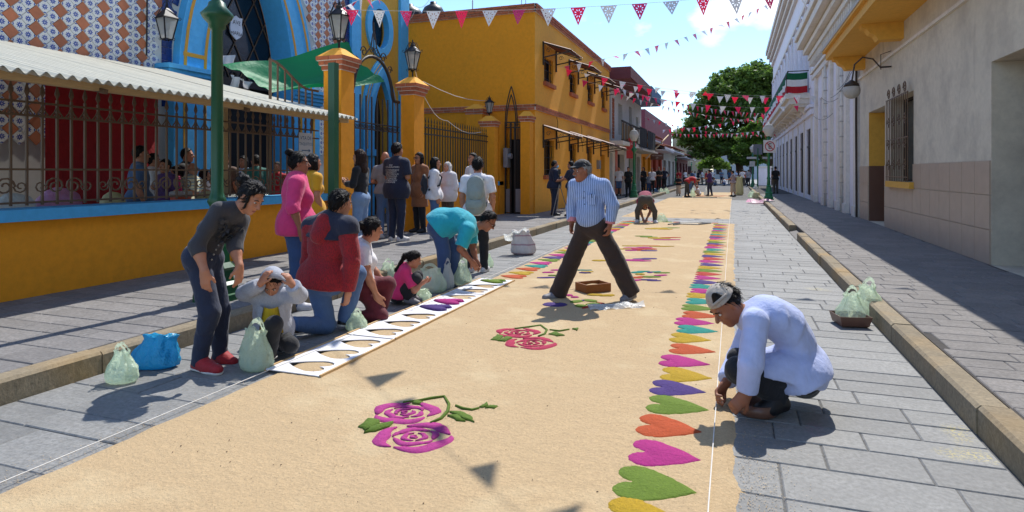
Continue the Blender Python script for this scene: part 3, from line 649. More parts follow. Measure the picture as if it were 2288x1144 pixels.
pave(road, 'slab', 0, 'road_stone', XK0+.01, XK1-.01, -1.2, 34, (.24, .3, .36), (.45, .6, .75, .9), lambda a, b, c, d: a > -3.0 and b < -.2 and c > -2 and d < 18.2, 3)
pave(walkL, 'slab', .15, 'walk_stone', -6.9, XK0-.18, 1.0, 34, (.22, .3), (.3, .45, .6), lambda a, b, c, d: False, 5)
pave(walkR, 'slab', .15, 'walk_stone_warm', XR+.01, XRW, 1.0, 40, (.22, .28), (.3, .4, .5), lambda a, b, c, d: False, 8)
def kerb(name, x0, x1, segs, seed):
    k = thing(name, (x0, segs[0][0], 0), kind='structure'); r = random.Random(seed); n = 0
    for y0, y1 in segs:
        y = y0
        while y < y1-.2:
            ln = r.uniform(.8, 1.1); e = min(y+ln, y1); m = MB(); b = .02; jx = r.uniform(-.006, .006); jz = r.uniform(-.005, .005)
            P2 = [(x0+jx, -.04), (x1+jx, -.04), (x1+jx, .155-b+jz), (x1+jx-b, .155+jz), (x0+jx+b, .155+jz), (x0+jx, .155-b+jz)]
            m.prism([(p[0], p[1]) for p in P2], (0, y+.004, 0), (1, 0, 0), (0, 0, 1), (0, 1, 0), e-y-.008)
            if n < 120: m.build('kerb_stone', 'kerb_stone', k)
            n += 1; y = e
    return k
kerb('kerb_left', XK0-.17, XK0, [(1.5, 60)], 1); kerb('kerb_right', XK1, XR, [(2.2, 14.6), (16.6, 60)], 2)
# dropped kerb between the two runs on the right
m = MB(); m.add([(XK1, 14.6, 0), (XR+.5, 14.6, .152), (XR+.5, 16.6, .152), (XK1, 16.6, 0)], [(0, 1, 2, 3)]); tag(m.build('kerb_ramp', 'walk_stone_warm', None), kind='structure')

# ---------------------------------------------------------------- generic building pieces
def facade(m, o, u, wd, ht, holes, n, dep=.18, z0=0.):
    """flat wall with rectangular openings and reveals: o start, u along, n outward"""
    o, u, n = A(*o), A(*u), A(*n); xs = sorted({0, wd, *[h[0] for h in holes], *[h[1] for h in holes]}); zs = sorted({z0, ht, *[h[2] for h in holes], *[h[3] for h in holes]})
    flip = np.cross(u, UV)@n < 0
    for i in range(len(xs)-1):
        for j in range(len(zs)-1):
            xc, zc = (xs[i]+xs[i+1])/2, (zs[j]+zs[j+1])/2
            if any(h[0] < xc < h[1] and h[2] < zc < h[3] for h in holes): continue
            q = [o+u*a+UV*b for a, b in ((xs[i], zs[j]), (xs[i+1], zs[j]), (xs[i+1], zs[j+1]), (xs[i], zs[j+1]))]
            m.add(q, [(3, 2, 1, 0) if flip else (0, 1, 2, 3)])
    for a, b, c, d in holes:
        q = [o+u*x+UV*z for x, z in ((a, c), (b, c), (b, d), (a, d))]; q2 = [p-n*dep for p in q]
        m.add(q+q2, [(0, 1, 5, 4), (1, 2, 6, 5), (2, 3, 7, 6), (3, 0, 4, 7)])
def brick_band(parent, o, u, n, ln, z, courses, bl=.24, bh=.065, proud=.035, mort=.012, name='brick', lim=200, step=0.):
    """courses of single bricks on a mortar bed, standing proud of the wall"""
    o, u, n = A(*o), A(*u), A(*n); m = MB(); c = o+u*ln/2+UV*(z+courses*(bh+mort)/2); m.obox(c+n*(proud/2-.012), (u, n, UV), (ln/2, proud/2, courses*(bh+mort)/2)); m.build('mortar', 'mortar', parent)
    protos = {}; cnt = 0; far = MB()
    for k in range(courses):
        x = -(bl+mort)*.5*(k % 2)
        while x < ln:
            a, b = max(0, x), min(ln, x+bl); x += bl+mort
            if b-a < .05: continue
            cc = o+u*(a+b)/2+UV*(z+k*(bh+mort)+bh/2+mort/2)+n*(proud/2+.002+rnd.uniform(-.002, .002)+step*k)
            if cnt < lim:
                key = round(b-a, 3)
                if key not in protos:
                    q = MB(); q.obox(WL[parent.name], (u, n, UV), ((b-a)/2, proud/2+.006, bh/2)); protos[key] = q.build(name, 'brick_red', parent); ob = protos[key]
                else: ob = cp(protos[key], parent)
                ob.location = Vector(cc-WL[parent.name])
            else: far.obox(cc, (u, n, UV), ((b-a)/2, proud/2+.006, bh/2))
            cnt += 1
    if far.v: tag(far.build('small_bricks', 'brick_red', parent), kind='stuff')
def lantern(loc, s, label, post=.16, glow=False):
    x, y, z = loc; t = thing('lantern', loc, label, 'lantern', 'iron lanterns on the church fence'); z0 = z+post
    m = MB(); m.lathe((x, y, z-.03), [(.045*s, 0), (.02*s, .05), (.018*s, post-.01), (.05*s, post+.03)], 8); m.build('stem', 'iron_black', t)
    R0, R1, hh = .09*s, .19*s, .42*s
    c6 = lambda r, zz: [A(x+r*math.cos(math.pi/3*k+.3), y+r*math.sin(math.pi/3*k+.3), zz) for k in range(6)]
    lo, hi = c6(R0, z0+.02), c6(R1, z0+.02+hh)
    m = MB()
    for k in range(6):
        m.tube([lo[k], hi[k]], .012*s, 4); m.tube([lo[k], lo[(k+1) % 6]], .012*s, 4); m.tube([hi[k], hi[(k+1) % 6]], .014*s, 4)
    m.build('frame', 'iron_black', t)
    for k in range(6):
        m = MB(); q = [lo[k], lo[(k+1) % 6], hi[(k+1) % 6], hi[k]]; cc = sum(q)/4; m.add([cc+(p-cc)*.93 for p in q], [(0, 1, 2, 3)]); m.build('pane', 'lantern_glass', t)
    m = MB(); m.lathe((x, y, z0+.02+hh), [(R1*1.08, 0), (R1*.62, .09*s), (R1*.3, .14*s), (R1*.34, .18*s), (.02*s, .2*s), (.012*s, .3*s)], 6, ph=.3); m.build('hood', 'iron_black', t)
    m = MB()
    for k in range(6):
        d = A(math.cos(math.pi/3*k+.3), math.sin(math.pi/3*k+.3), 0)
        m.tube(scroll(A(x, y, z0+hh+.05*s)+d*(R1+.03*s), .045*s, d, UV, 1.2, 9, math.pi), .006*s, 4)
        m.tube(scroll(A(x, y, z0+.0)+d*(R0+.035*s), .04*s, d, -UV, 1.2, 9, math.pi), .006*s, 4)
        m.tube([hi[k], A(x, y, z0+hh+.2*s)+d*.09*s+UV*.05*s, A(x, y, z0+hh+.24*s)+d*.02*s], .007*s, 4)
    m.build('scrollwork', 'iron_black', t)
    m = MB(); m.ball((x, y, z0+hh*.55), (.05*s, .05*s, .075*s), 8, 6); m.build('bulb', 'lamp_glass', t, True)
    return t
def brick_pillar(x, y, wx, wy, h, capc, label, z0=.15, ledge=None):
    t = thing('gate_pillar', (x, y, z0), label, 'pillar', 'yellow pillars of the church fence')
    m = MB(); m.box((x-wx/2, y-wy/2, z0-.1), (x+wx/2, y+wy/2, h)); m.build('shaft', 'wall_yellow', t)
    bh, mo = .07, .013; protos = {}
    for k in range(capc):
        e = .03+.035*k; zz = h+k*(bh+mo); hx, hy = wx/2+e, wy/2+e
        m = MB(); m.box((x-hx+.012, y-hy+.012, zz), (x+hx-.012, y+hy-.012, zz+bh+mo)); m.build('mortar', 'mortar', t)
        for ax in range(2):
            ln = 2*(hx if ax == 0 else hy); nb_ = max(2, int(round(ln/.25))); off = .5*(k % 2); xs = [0]+[min(ln, max(0, (i+off)*ln/nb_)) for i in range(0, nb_+1)]+[ln]; xs = sorted(set(round(v, 3) for v in xs))
            for a, b in zip(xs[:-1], xs[1:]):
                if b-a < .04: continue
                for sd in (-1, 1):
                    q = MB(); c_ = (a+b)/2-ln/2; hw = (b-a)/2-mo/2
                    if ax == 0: q.box((x+c_-hw, y+sd*hy-.03, zz+mo), (x+c_+hw, y+sd*hy+.03-.028*(sd > 0)-.0, zz+mo+bh)) if sd > 0 else q.box((x+c_-hw, y-hy-.002, zz+mo), (x+c_+hw, y-hy+.03, zz+mo+bh))
                    else: q.box((x+sd*hx-.03+.028*(sd < 0), y+c_-hw, zz+mo), (x+sd*hx+.002 if sd > 0 else x-hx+.03, y+c_+hw, zz+mo+bh))
                    q.build('brick', 'brick_red', t)
    top = h+capc*(bh+mo); e = .03+.035*(capc-1); m = MB(); hx, hy = wx/2+e-.01, wy/2+e-.01
    m.add([(x-hx, y-hy, top), (x+hx, y-hy, top), (x+hx, y+hy, top), (x-hx, y+hy, top), (x-.08, y-.08, top+.17), (x+.08, y-.08, top+.17), (x+.08, y+.08, top+.17), (x-.08, y+.08, top+.17)], [(0,1,5,4),(1,2,6,5),(2,3,7,6),(3,0,4,7),(4,5,6,7)])
    m.build('pyramid_cap', 'wall_yellow_lit', t); return t, top+.17
def archpts(w_, zs, R, n=14, c=0.):
    """pointed arch outline from right springing over the apex to left springing"""
    hm = math.sqrt(R*R-(R-w_)**2); q = []
    for i in range(n+1):
        h_ = hm*math.sin(math.pi/2*i/n); q.append((c+math.sqrt(max(0, R*R-h_*h_))-(R-w_), zs+h_))
    return q+[(2*c-p[0], p[1]) for p in q[-2::-1]]

# ---------------------------------------------------------------- church
XC = -10.5; ch = thing('church', (XC-1, 12, 0), 'blue and tiled church front with pointed portal behind the iron fence', 'church')
Y_, Zv, Nx = A(0, 1, 0), UV, A(1, 0, 0)
port = [(p[0], p[1]) for p in archpts(1.25, 3.6, 4.8, 14, 11.4)]; portL = [(12.65, 0)]+port+[(10.15, 0)]
outer = [(13.5, 0)]+archpts(2.1, 3.4, 5.5, 14, 11.4)+[(9.3, 0)]
poly_holes('tile_wall', [[(5.0, 0), (15.35, 0), (15.35, 10.5), (5.0, 10.5)], [(12.9, .01)]+[(a, b) for a, b in archpts(1.5, 3.5, 5, 14, 11.4)]+[(9.9, .01)]], 'grout', ch, (XC-.2, 0, 0), Y_, Zv, Nx, .4)
poly_holes('portal_surround', [[(p[0], max(.0, p[1])) for p in outer], [(p[0], p[1]+.012) for p in portL]], 'wall_blue', ch, (XC-.13, 0, 0), Y_, Zv, Nx, .62)
for i, (wo, wi, zo) in enumerate(((2.0, 1.93, 3.4), (1.5, 1.43, 3.45))):   # raised gold lines following the arch
    for sd in (-1, 1):
        a = [p for p in archpts(wo, zo, 5.4-.5*i, 14, 11.4) if (p[0]-11.4)*sd > .05]; b = [p for p in archpts(wi, zo, 5.37-.5*i, 14, 11.4) if (p[0]-11.4)*sd > .05]
        if sd < 0: a, b = a[::-1], b[::-1]
        m = MB()
        for j in range(min(len(a), len(b))-1):
            m.prism([a[j], a[j+1], b[j+1], b[j]], (XC+.176, 0, 0), Y_, Zv, Nx, .012)
        m.build('gold_line', 'gold_paint', ch)
for sd in (-1, 1):
    m = MB(); y0, y1 = sorted((11.4+sd*1.43, 11.4+sd*2.0)); m.box((XC+.176, y0, 3.78), (XC+.189, y1, 3.86)); m.build('gold_line', 'gold_paint', ch)
    m = MB(); ya, yb = sorted((11.4+sd*1.2, 11.4+sd*2.32))
    for k in range(5): e = .045*k; m.box((XC-.2, ya-e*(sd < 0)-.0*e, 3.1+k*.09), (XC+.2+e, yb+e*(sd > 0), 3.1+k*.09+.088))
    m.build('capital', 'wall_blue', ch)
    m = MB(); m.box((XC-.2, ya+.06, 0), (XC+.22, yb-.06, 3.1)); m.build('pilaster', 'wall_blue', ch)
    for q in (.28, .78): m = MB(); m.box((XC+.22, ya+q, .3), (XC+.232, ya+q+.07, 2.9)); m.build('gold_line', 'gold_paint', ch)
fan = archpts(1.27, 3.6, 4.9, 14, 11.4); m = MB(); m.prism(fan, (XC-.5, 0, 0), Y_, Zv, Nx, .03); m.build('fanlight', 'dark_glass', ch)
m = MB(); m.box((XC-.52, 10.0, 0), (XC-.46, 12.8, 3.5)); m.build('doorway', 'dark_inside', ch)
m = MB(); m.box((XC-.5, 10.0, 3.45), (XC-.38, 12.8, 3.62)); m.build('transom', 'iron', ch)
for k in range(7): m = MB(); m.tube([A(XC-.44, 10.3+k*.36, 3.7)+Y_*0+a for a in arc((0, 0, 0), .09, 0, 2*math.pi, 10, Y_, Zv)], .014, 4); m.build('transom_ring', 'iron', ch)
m = MB()
for k in range(-4, 5):
    for sd in (-1, 1): m.tube([A(XC-.45, 11.4+k*.62-sd*1.1, 3.62), A(XC-.45, 11.4+k*.62+sd*.6, 6.6)], .014, 4)
mm = m; o_ = mm.build('lattice', 'iron_rust', ch)
sh = [(-.19, .25), (-.08, .23), (0, .27), (.08, .23), (.19, .25), (.16, .1), (.19, -.03), (.17, -.17), (.08, -.24), (0, -.29), (-.08, -.24), (-.17, -.17), (-.19, -.03), (-.16, .1)]
m = MB(); m.prism(sh, (XC-.42, 11.4, 4.82), Y_, Zv, Nx, .03); shd = m.build('shield', 'board_white', ch, False)
text('lettering', 'AVE', .14, 'sign_black', shd, (XC-.386, 11.4, 4.93), Y_, Zv, lambda p: (p[0], p[1]-p[0]**2*1.2, 0)); text('lettering', 'MARIA', .125, 'sign_black', shd, (XC-.386, 11.4, 4.68), Y_, Zv, lambda p: (p[0], p[1]-p[0]**2*1.0, 0))
# glazed tiles laid as diamonds, terracotta every third column
d = .25; tl = []; ins = lambda y, z: (5.0 < y < 9.02 or 13.6 < y < 15.0) and True
for mi in range(40, 124):
    for n_ in range(16, 56):
        if (mi+n_) % 2: continue
        y, z = mi*d/2, n_*d/2
        aw = 2.42 if z < 3.5 else max(0, math.sqrt(max(0, 5.8**2-(z-3.4)**2))-(5.8-2.36))
        if 5.2 < y < 15.02 and abs(y-11.4) > aw+.12 and z < 6.9 and not (9.0 < y < 9.25): tl.append((y, z, mi % 3 == 0))
tl.sort(key=lambda q: -(q[1] > 2.9)*(q[0] > 8.0)*10+abs(q[0]-9)*.2)
def tilemesh(y, z, h=.088):
    x = XC+.004; V = [(x, y-h-.034, z), (x, y, z-h-.034), (x, y+h+.034, z), (x, y, z+h+.034)]; T = [(x+.014, y-h-.028, z), (x+.014, y, z-h-.028), (x+.014, y+h+.028, z), (x+.014, y, z+h+.028)]
    return V+T, [(4, 5, 6, 7), (0, 1, 5, 4), (1, 2, 6, 5), (2, 3, 7, 6), (3, 0, 4, 7)]
UVT = [(0, 0), (1, 0), (1, 1), (0, 1)]+[(.02, .02)]*16
pr = {}
for y, z, tc_ in tl[:300]:
    if tc_ not in pr:
        V, F = tilemesh(0, 0); b = WL[ch.name]; o = raw('tile', [(v[0]-XC+b[0], v[1]+b[1], v[2]+b[2]) for v in V], F, 'terracotta_tile' if tc_ else 'flower_tile', ch, uv=UVT); pr[tc_] = o
    else: o = cp(pr[tc_], ch)
    o.location = Vector((XC, y, z))-Vector(WL[ch.name])
for tc_ in (True, False):
    V, F, U = [], [], []
    for y, z, t_ in tl[300:]:
        if t_ != tc_: continue
        v, f = tilemesh(y, z); k = len(V); V += v; F += [tuple(i+k for i in q) for q in f]; U += UVT
    if V: tag(raw('more_tiles', V, F, 'terracotta_tile' if tc_ else 'flower_tile', ch, uv=U), kind='stuff')
for y0 in (9.05, 15.08):     # cobalt border tiles
    q = MB()
    for k in range(34):
        for j in range(2):
            if 2.6 < k*.13+2.6 < 7: q.box((XC+.004, y0+j*.115+.004, 2.6+k*.13+.004), (XC+.02, y0+j*.115+.111, 2.6+k*.13+.126))
    tag(q.build('border_tiles', 'cobalt_tile', ch), kind='stuff')
q = MB()
for sd in (1, -1):
    pts = [p for p in archpts(2.22, 3.4, 5.65, 26, 11.4) if (p[0]-11.4)*sd > 0]
    for p, p2 in zip(pts[:-1], pts[1:]): t_ = nrm(A(0, p2[0]-p[0], p2[1]-p[1])); q.obox(((XC+.01), (p[0]+p2[0])/2, (p[1]+p2[1])/2), (Nx, t_, np.cross(Nx, t_)), (.012, .07, .07))
tag(q.build('arch_border_tiles', 'cobalt_tile', ch), kind='stuff')
# side bay with oval window and small pointed door
ov = lambda a, b, n=28: [(16.9+a*math.cos(t), 5.95+b*math.sin(t)) for t in np.linspace(0, 2*math.pi, n, endpoint=False)]
lanc = [(17.4, .01)]+archpts(.5, 3.1, 1.9, 12, 16.9)+[(16.4, .01)]
poly_holes('bay_wall', [[(15.3, 0), (18.62, 0), (18.62, 10.5), (15.3, 10.5)], ov(.52, .66)[::-1], lanc], 'wall_ochre', ch, (XC-.15, 0, 0), Y_, Zv, Nx, .3)
poly_holes('oval_frame', [ov(.76, .88), ov(.5, .62)[::-1]], 'wall_blue', ch, (XC-.02, 0, 0), Y_, Zv, Nx, .2)
m = MB(); m.prism(ov(.53, .67), (XC-.2, 0, 0), Y_, Zv, Nx, .02); m.build('oval_pane', 'dark_glass', ch)
for w0, w1, t_ in ((.98, .72, .1), (.76, .5, .16)): poly_holes('door_surround', [[(16.9+w0, 0)]+archpts(w0, 3.1, 2.1+(w0-.7), 12, 16.9)+[(16.9-w0, 0)], [(16.9+w1, .01)]+archpts(w1, 3.1, 1.9+(w1-.5), 12, 16.9)+[(16.9-w1, .01)]], 'wall_blue', ch, (XC+t_/2+.003, 0, 0), Y_, Zv, Nx, t_)
for i in range(2):
    a = archpts(.8+.11*i, 3.1, 2.1+.11*i, 12, 16.9); m = MB(); m.tube([A(XC+.11-.0*i, 16.9+.8+.11*i, .4)]+[A(XC+.11, p[0], p[1]) for p in a]+[A(XC+.11, 16.9-.8-.11*i, .4)], .014, 4); m.build('gold_line', 'gold_paint', ch)
m = MB(); m.prism([(17.4, 0)]+archpts(.5, 3.1, 1.9, 12, 16.9)+[(16.4, 0)], (XC-.28, 0, 0), Y_, Zv, Nx, .03); m.build('side_door', 'dark_glass', ch)
for sd in (-1, 1): m = MB(); c_ = 16.9+sd*.72; m.box((XC+.0, c_-.24, 1.95), (XC+.22, c_+.24, 2.15)); m.build('impost', 'wall_blue', ch)
for a, b in ((15.3, 15.78), (18.1, 18.66)): m = MB(); m.box((XC-.1, a, 0), (XC+.1, b, 10.5)); m.build('corner_strip', 'wall_blue', ch)
m = MB(); m.box((XC-8, 5, 0), (XC-1.3, 18.6, 10.4)); m.build('nave', 'wall_ochre', ch)
# iron lantern hanging by the portal
def hang_lantern(y, z, s, label):
    x = XC+.42; t = thing('wall_lantern', (x, y, z), label, 'lantern'); n4 = lambda r, zz: [A(x+r*math.cos(math.pi/2*k+.6), y+r*math.sin(math.pi/2*k+.6), zz) for k in range(4)]
    lo, hi = n4(.1*s, z), n4(.2*s, z+.42*s); m = MB()
    for k in range(4): m.tube([lo[k], hi[k]], .014*s, 4); m.tube([lo[k], lo[(k+1) % 4]], .014*s, 4); m.tube([hi[k], hi[(k+1) % 4]], .016*s, 4)
    for k in range(4): d_ = nrm(hi[k]-A(x, y, hi[k][2])); m.tube(scroll(hi[k]+d_*.03, .04*s, d_, UV, 1.2, 8, math.pi), .007*s, 4); m.tube(scroll(lo[k]+d_*.02, .035*s, d_, -UV, 1.2, 8, math.pi), .007*s, 4); m.tube([hi[k], A(x, y, z+.72*s)+d_*.05, A(x, y, z+.8*s)], .008*s, 4)
    m.build('frame', 'iron_black', t)
    for k in range(4): q = [lo[k], lo[(k+1) % 4], hi[(k+1) % 4], hi[k]]; c_ = sum(q)/4; m = MB(); m.add([c_+(p-c_)*.92 for p in q], [(0, 1, 2, 3)]); m.build('pane', 'lantern_glass', t)
    m = MB(); m.lathe((x, y, z+.42*s), [(.22*s, 0), (.1*s, .14*s), (.03*s, .2*s), (.02*s, .3*s)], 4, ph=.6); m.build('hood', 'iron_black', t)
    m = MB(); m.tube([A(XC+.02, y-.1, z-.3), A(XC+.05, y-.1, z+1.6)], .016, 5); m.tube([A(XC+.05, y-.1, z+1.1), A(x-.15, y-.05, z+1.15), A(x, y, z+1.05), A(x, y, z+.72*s)], .012, 5); m.tube(scroll(A(x, y, z+.95), .07, Y_, UV, 1.1, 9), .009, 4); m.build('bracket', 'iron_black', t)
lp = onX(373, 88, XC+.42); hang_lantern(lp[1], lp[2], .95, 'black iron wall lantern hanging beside the church portal')

# ---------------------------------------------------------------- fence of the churchyard
wl = thing('churchyard_wall', (XW, 6, .15), 'low yellow wall with blue coping under the iron railing', 'wall')
m = MB(); m.box((XW-.32, -1, .1), (XW+.0, 9.42, .95)); m.build('wall', 'wall_yellow', wl)
m = MB(); m.box((XW-.38, -1, .95), (XW+.1, 9.42, 1.07)); m.build('coping', 'wall_blue', wl)
def spear(m, x, y, z, s=1.):
    m.lathe((x, y, z), [(.009*s, 0), (.012*s, .02*s), (.03*s, .06*s), (.024*s, .09*s), (.004*s, .16*s)], 6, .45, 1)
def bars(parent, x, ys, z0, z1, r=.011, tip=True, mat='iron_rust', nm='bar'):
    q = None
    for y in ys:
        if q is None:
            m = MB(); b = WL[parent.name]; m.box((b[0]-r, b[1]-r, b[2]), (b[0]+r, b[1]+r, b[2]+z1-z0))
            if tip: spear(m, b[0], b[1], b[2]+z1-z0)
            q = m.build(nm, mat, parent); o = q
        else: o = cp(q, parent)
        o.location = Vector((x, y, z0))-Vector(WL[parent.name])
fr_ = thing('iron_railing', (XW-.1, 5, 1.07), 'rust brown iron railing with spear tips and scrolls on the blue coping', 'railing'); xr = XW-.1
ys = [1.0+i*.155 for i in range(54) if 1.0+i*.155 < 9.2]; bars(fr_, xr, ys, 1.1, 2.24)
for z in (1.12, 1.47, 2.04, 2.18): m = MB(); m.box((xr-.014, .9, z), (xr+.014, 9.26, z+.022)); m.build('rail', 'iron_rust', fr_)
pm = None
for i, y in enumerate(ys[:-1]):
    if pm is None:
        m = MB(); b = WL[fr_.name]
        for sd in (-1, 1): m.tube([b+A(0, sd*.075, .13), b+A(0, sd*.05, .07), b+A(0, sd*.012, .02)], .007, 4); m.tube(scroll(b+A(0, sd*.045, .03), .03, A(0, sd, 0), UV, 1.2, 8), .006, 4)
        pm = m.build('scroll', 'iron_rust', fr_); o = pm
    else: o = cp(pm, fr_)
    o.location = Vector((xr, y+.0775, 2.04))-Vector(WL[fr_.name])
pm = None
for i in range(12):
    y = 1.3+i*.7
    if pm is None:
        m = MB(); b = WL[fr_.name]
        for sd in (-1, 1): m.tube(scroll(b+A(0, sd*.1, .0), .1, A(0, sd, 0), UV, 1.5, 16), .011, 4); m.tube(scroll(b+A(0, sd*.25, .0), .07, A(0, -sd, 0), -UV, 1.3, 12), .009, 4)
        pm = m.build('scroll', 'iron_rust', fr_); o = pm
    else: o = cp(pm, fr_)
    o.location = Vector((xr, y, 1.3))-Vector(WL[fr_.name])
# curved panel rising beside the big pillar
m = MB(); top = [A(xr, 8.04, 3.26)]+[A(xr, 8.04+.95*t, 3.26-.36*(t*t*(3-2*t))) for t in np.linspace(.1, 1, 10)]+[A(xr, 9.26, 2.9)]; m.tube(top, .022, 5); m.tube([A(xr, 8.04, 1.1), A(xr, 8.04, 3.27)], .025, 5); m.build('curved_rail', 'iron_rust', fr_)
for i in range(1, 7): y = 8.04+i*.175; z = float(np.interp(y, [p[1] for p in top], [p[2] for p in top])); m = MB(); m.box((xr-.011, y-.011, 2.2), (xr+.011, y+.011, z)); m.build('bar', 'iron_rust', fr_)
P1, t1 = brick_pillar(-6.78, 9.57, .37, .4, 3.28, 3, 'tall yellow pillar with brick cap next to the tin roof')
P2, t2 = brick_pillar(-6.76, 12.28, .33, .46, 3.15, 3, 'yellow pillar with brick cap on the far side of the arched gate')
P3, t3 = brick_pillar(-7.0, 17.5, .44, .3, 2.83, 2, 'short yellow pillar with brick cap at the end of the side fence')
P4, t4 = brick_pillar(-6.08, 18.36, .3, .4, 3.02, 2, 'yellow pillar with brick cap against the house corner')
for x_, y_, h_ in ((-7.7, 18.2, 3.28),):
    t, _ = brick_pillar(x_, y_, .55, .5, h_, 2, 'yellow pillar with pyramid cap rising behind the meter pillar')
lantern((-6.78, 9.57, t1), 1.0, 'black six sided lantern on the pillar next to the tin roof'); lantern((-6.76, 12.28, t2), .92, 'black six sided lantern on the pillar beyond the arched gate'); lantern((-7.0, 17.5, t3-.02), .72, 'small black lantern on the short far pillar', .1)
# arched double gate
gt = thing('arched_gate', (XW, 11.2, .15), 'brown iron gate with arched top rail and scroll crown between two pillars', 'gate')
bars(gt, XW, [10.3+i*.205 for i in range(10)], .2, 2.98, .012, False, 'iron')
for z in (.3, 1.2, 2.3, 2.42): m = MB(); m.box((XW-.014, 10.2, z), (XW+.014, 12.2, z+.025)); m.build('rail', 'iron', gt)
m = MB(); ar_ = [A(XW, 10.2, 2.98), A(XW, 10.42, 2.98)]+[A(XW, 11.2-.72*math.cos(a), 3.05+.75*math.sin(a)) for a in np.linspace(.08, math.pi-.08, 16)]+[A(XW, 11.98, 2.98), A(XW, 12.2, 2.98)]; m.tube(ar_, .035, 6); m.build('arch_rail', 'iron', gt, True)
m = MB()
for sd in (-1, 1):
    m.tube(scroll(A(XW, 11.2+sd*.62, 3.62), .1, A(0, sd, 0), UV, 1.3, 12), .012, 4); m.tube(scroll(A(XW, 11.2+sd*.36, 3.84), .12, A(0, sd, 0), UV, 1.3, 12), .012, 4); m.tube([A(XW, 11.2+sd*.3, 3.8), A(XW, 11.2+sd*.1, 4.0), A(XW, 11.2+sd*.04, 4.25), A(XW, 11.2, 4.32)], .014, 4); m.tube(scroll(A(XW, 11.2+sd*.09, 3.92), .08, A(0, -sd, 0), UV, 1.3, 10), .01, 4)
m.tube([A(XW, 11.2, 3.8), A(XW, 11.2, 4.5)], .012, 4); m.build('crown', 'iron', gt)
pm = None
for i in range(9):
    if pm is None:
        m = MB(); b = WL[gt.name]
        for sd in (-1, 1): m.tube(scroll(b+A(0, sd*.05, 0), .045, A(0, sd, 0), UV, 1.3, 10), .008, 4)
        pm = m.build('scroll', 'iron', gt); o = pm
    else: o = cp(pm, gt)
    o.location = Vector((XW, 10.4+i*.205, 2.36))-Vector(WL[gt.name])
gt.location.y -= .28
# side fence to the house
wf = thing('side_wall', (XW, 15, .15), 'low yellow wall with blue coping beside the house entrance', 'wall')
m = MB(); m.box((XW-.3, 12.45, .1), (XW, 18.5, 1.05)); m.build('wall', 'wall_yellow', wf); m = MB(); m.box((XW-.34, 12.45, 1.05), (XW+.1, 18.2, 1.17)); m.build('coping', 'wall_blue', wf)
m = MB(); m.box((XW-.25, 17.85, .1), (XW+.1, 18.55, 3.0)); m.build('meter_pier', 'wall_yellow', wf)
f2 = thing('side_railing', (XW-.1, 15, 1.2), 'dark iron spear railing on the side wall', 'railing'); bars(f2, XW-.1, [12.58+i*.155 for i in range(32)], 1.18, 2.62, .011, True, 'iron')
for z in (1.22, 2.36, 2.52): m = MB(); m.box((XW-.115, 12.5, z), (XW-.085, 17.4, z+.03)); m.build('rail', 'iron', f2)
mb = thing('electric_meter', (XW+.25, 18.0, 1.5), 'grey electric meter box on the yellow pier', 'meter box'); m = MB(); m.box((XW+.2, 17.9, 1.6), (XW+.34, 18.16, 2.2)); m.build('case', 'grey_metal', mb); m = MB(); m.tube([A(XW+.34, 18.03, 1.95), A(XW+.43, 18.03, 1.95)], .09, 12); m.build('dial', 'grey_metal', mb)
# pointed garden gate beside the house
gg = thing('pointed_gate', (-6.5, 18.3, .15), 'dark iron garden gate with tall pointed arch beside the yellow house', 'gate'); yg = 18.3; X_ = A(1, 0, 0)
for i in range(5): m = MB(); x = -6.42+i*.045; m.box((x-.008, yg-.008, .95), (x+.008, yg+.008, 2.88)); m.build('bar', 'iron', gg)
for x in (-6.78, -6.6, -6.46, -6.22): m = MB(); m.box((x-.025, yg-.025, .15), (x+.025, yg+.025, 3.0)); m.build('post', 'iron', gg)
for z in (2.84, 3.0): m = MB(); m.box((-6.8, yg-.02, z), (-6.2, yg+.02, z+.035)); m.build('rail', 'iron', gg)
for a, b in ((-6.755, -6.625), (-6.435, -6.245)): m = MB(); m.box((a, yg-.015, .2), (b, yg+.015, .93)); m.build('kick_panel', 'grey_metal', gg)
for k in range(2): m = MB(); w_ = .2-.045*k; m.tube([A(-6.58+w_, yg, 2.9)]+[A(p[0], yg, p[1]) for p in archpts(w_, 3.0, 3.4-.8*k, 10, -6.58)]+[A(-6.58-w_, yg, 2.9)], .02, 5); m.build('pointed_arch', 'iron', gg)
for k in range(6): m = MB(); m.tube(scroll(A(-6.73+k*.09, yg, 2.93), .035, X_, UV, 1.2, 8), .006, 4); m.build('scroll', 'iron', gg)
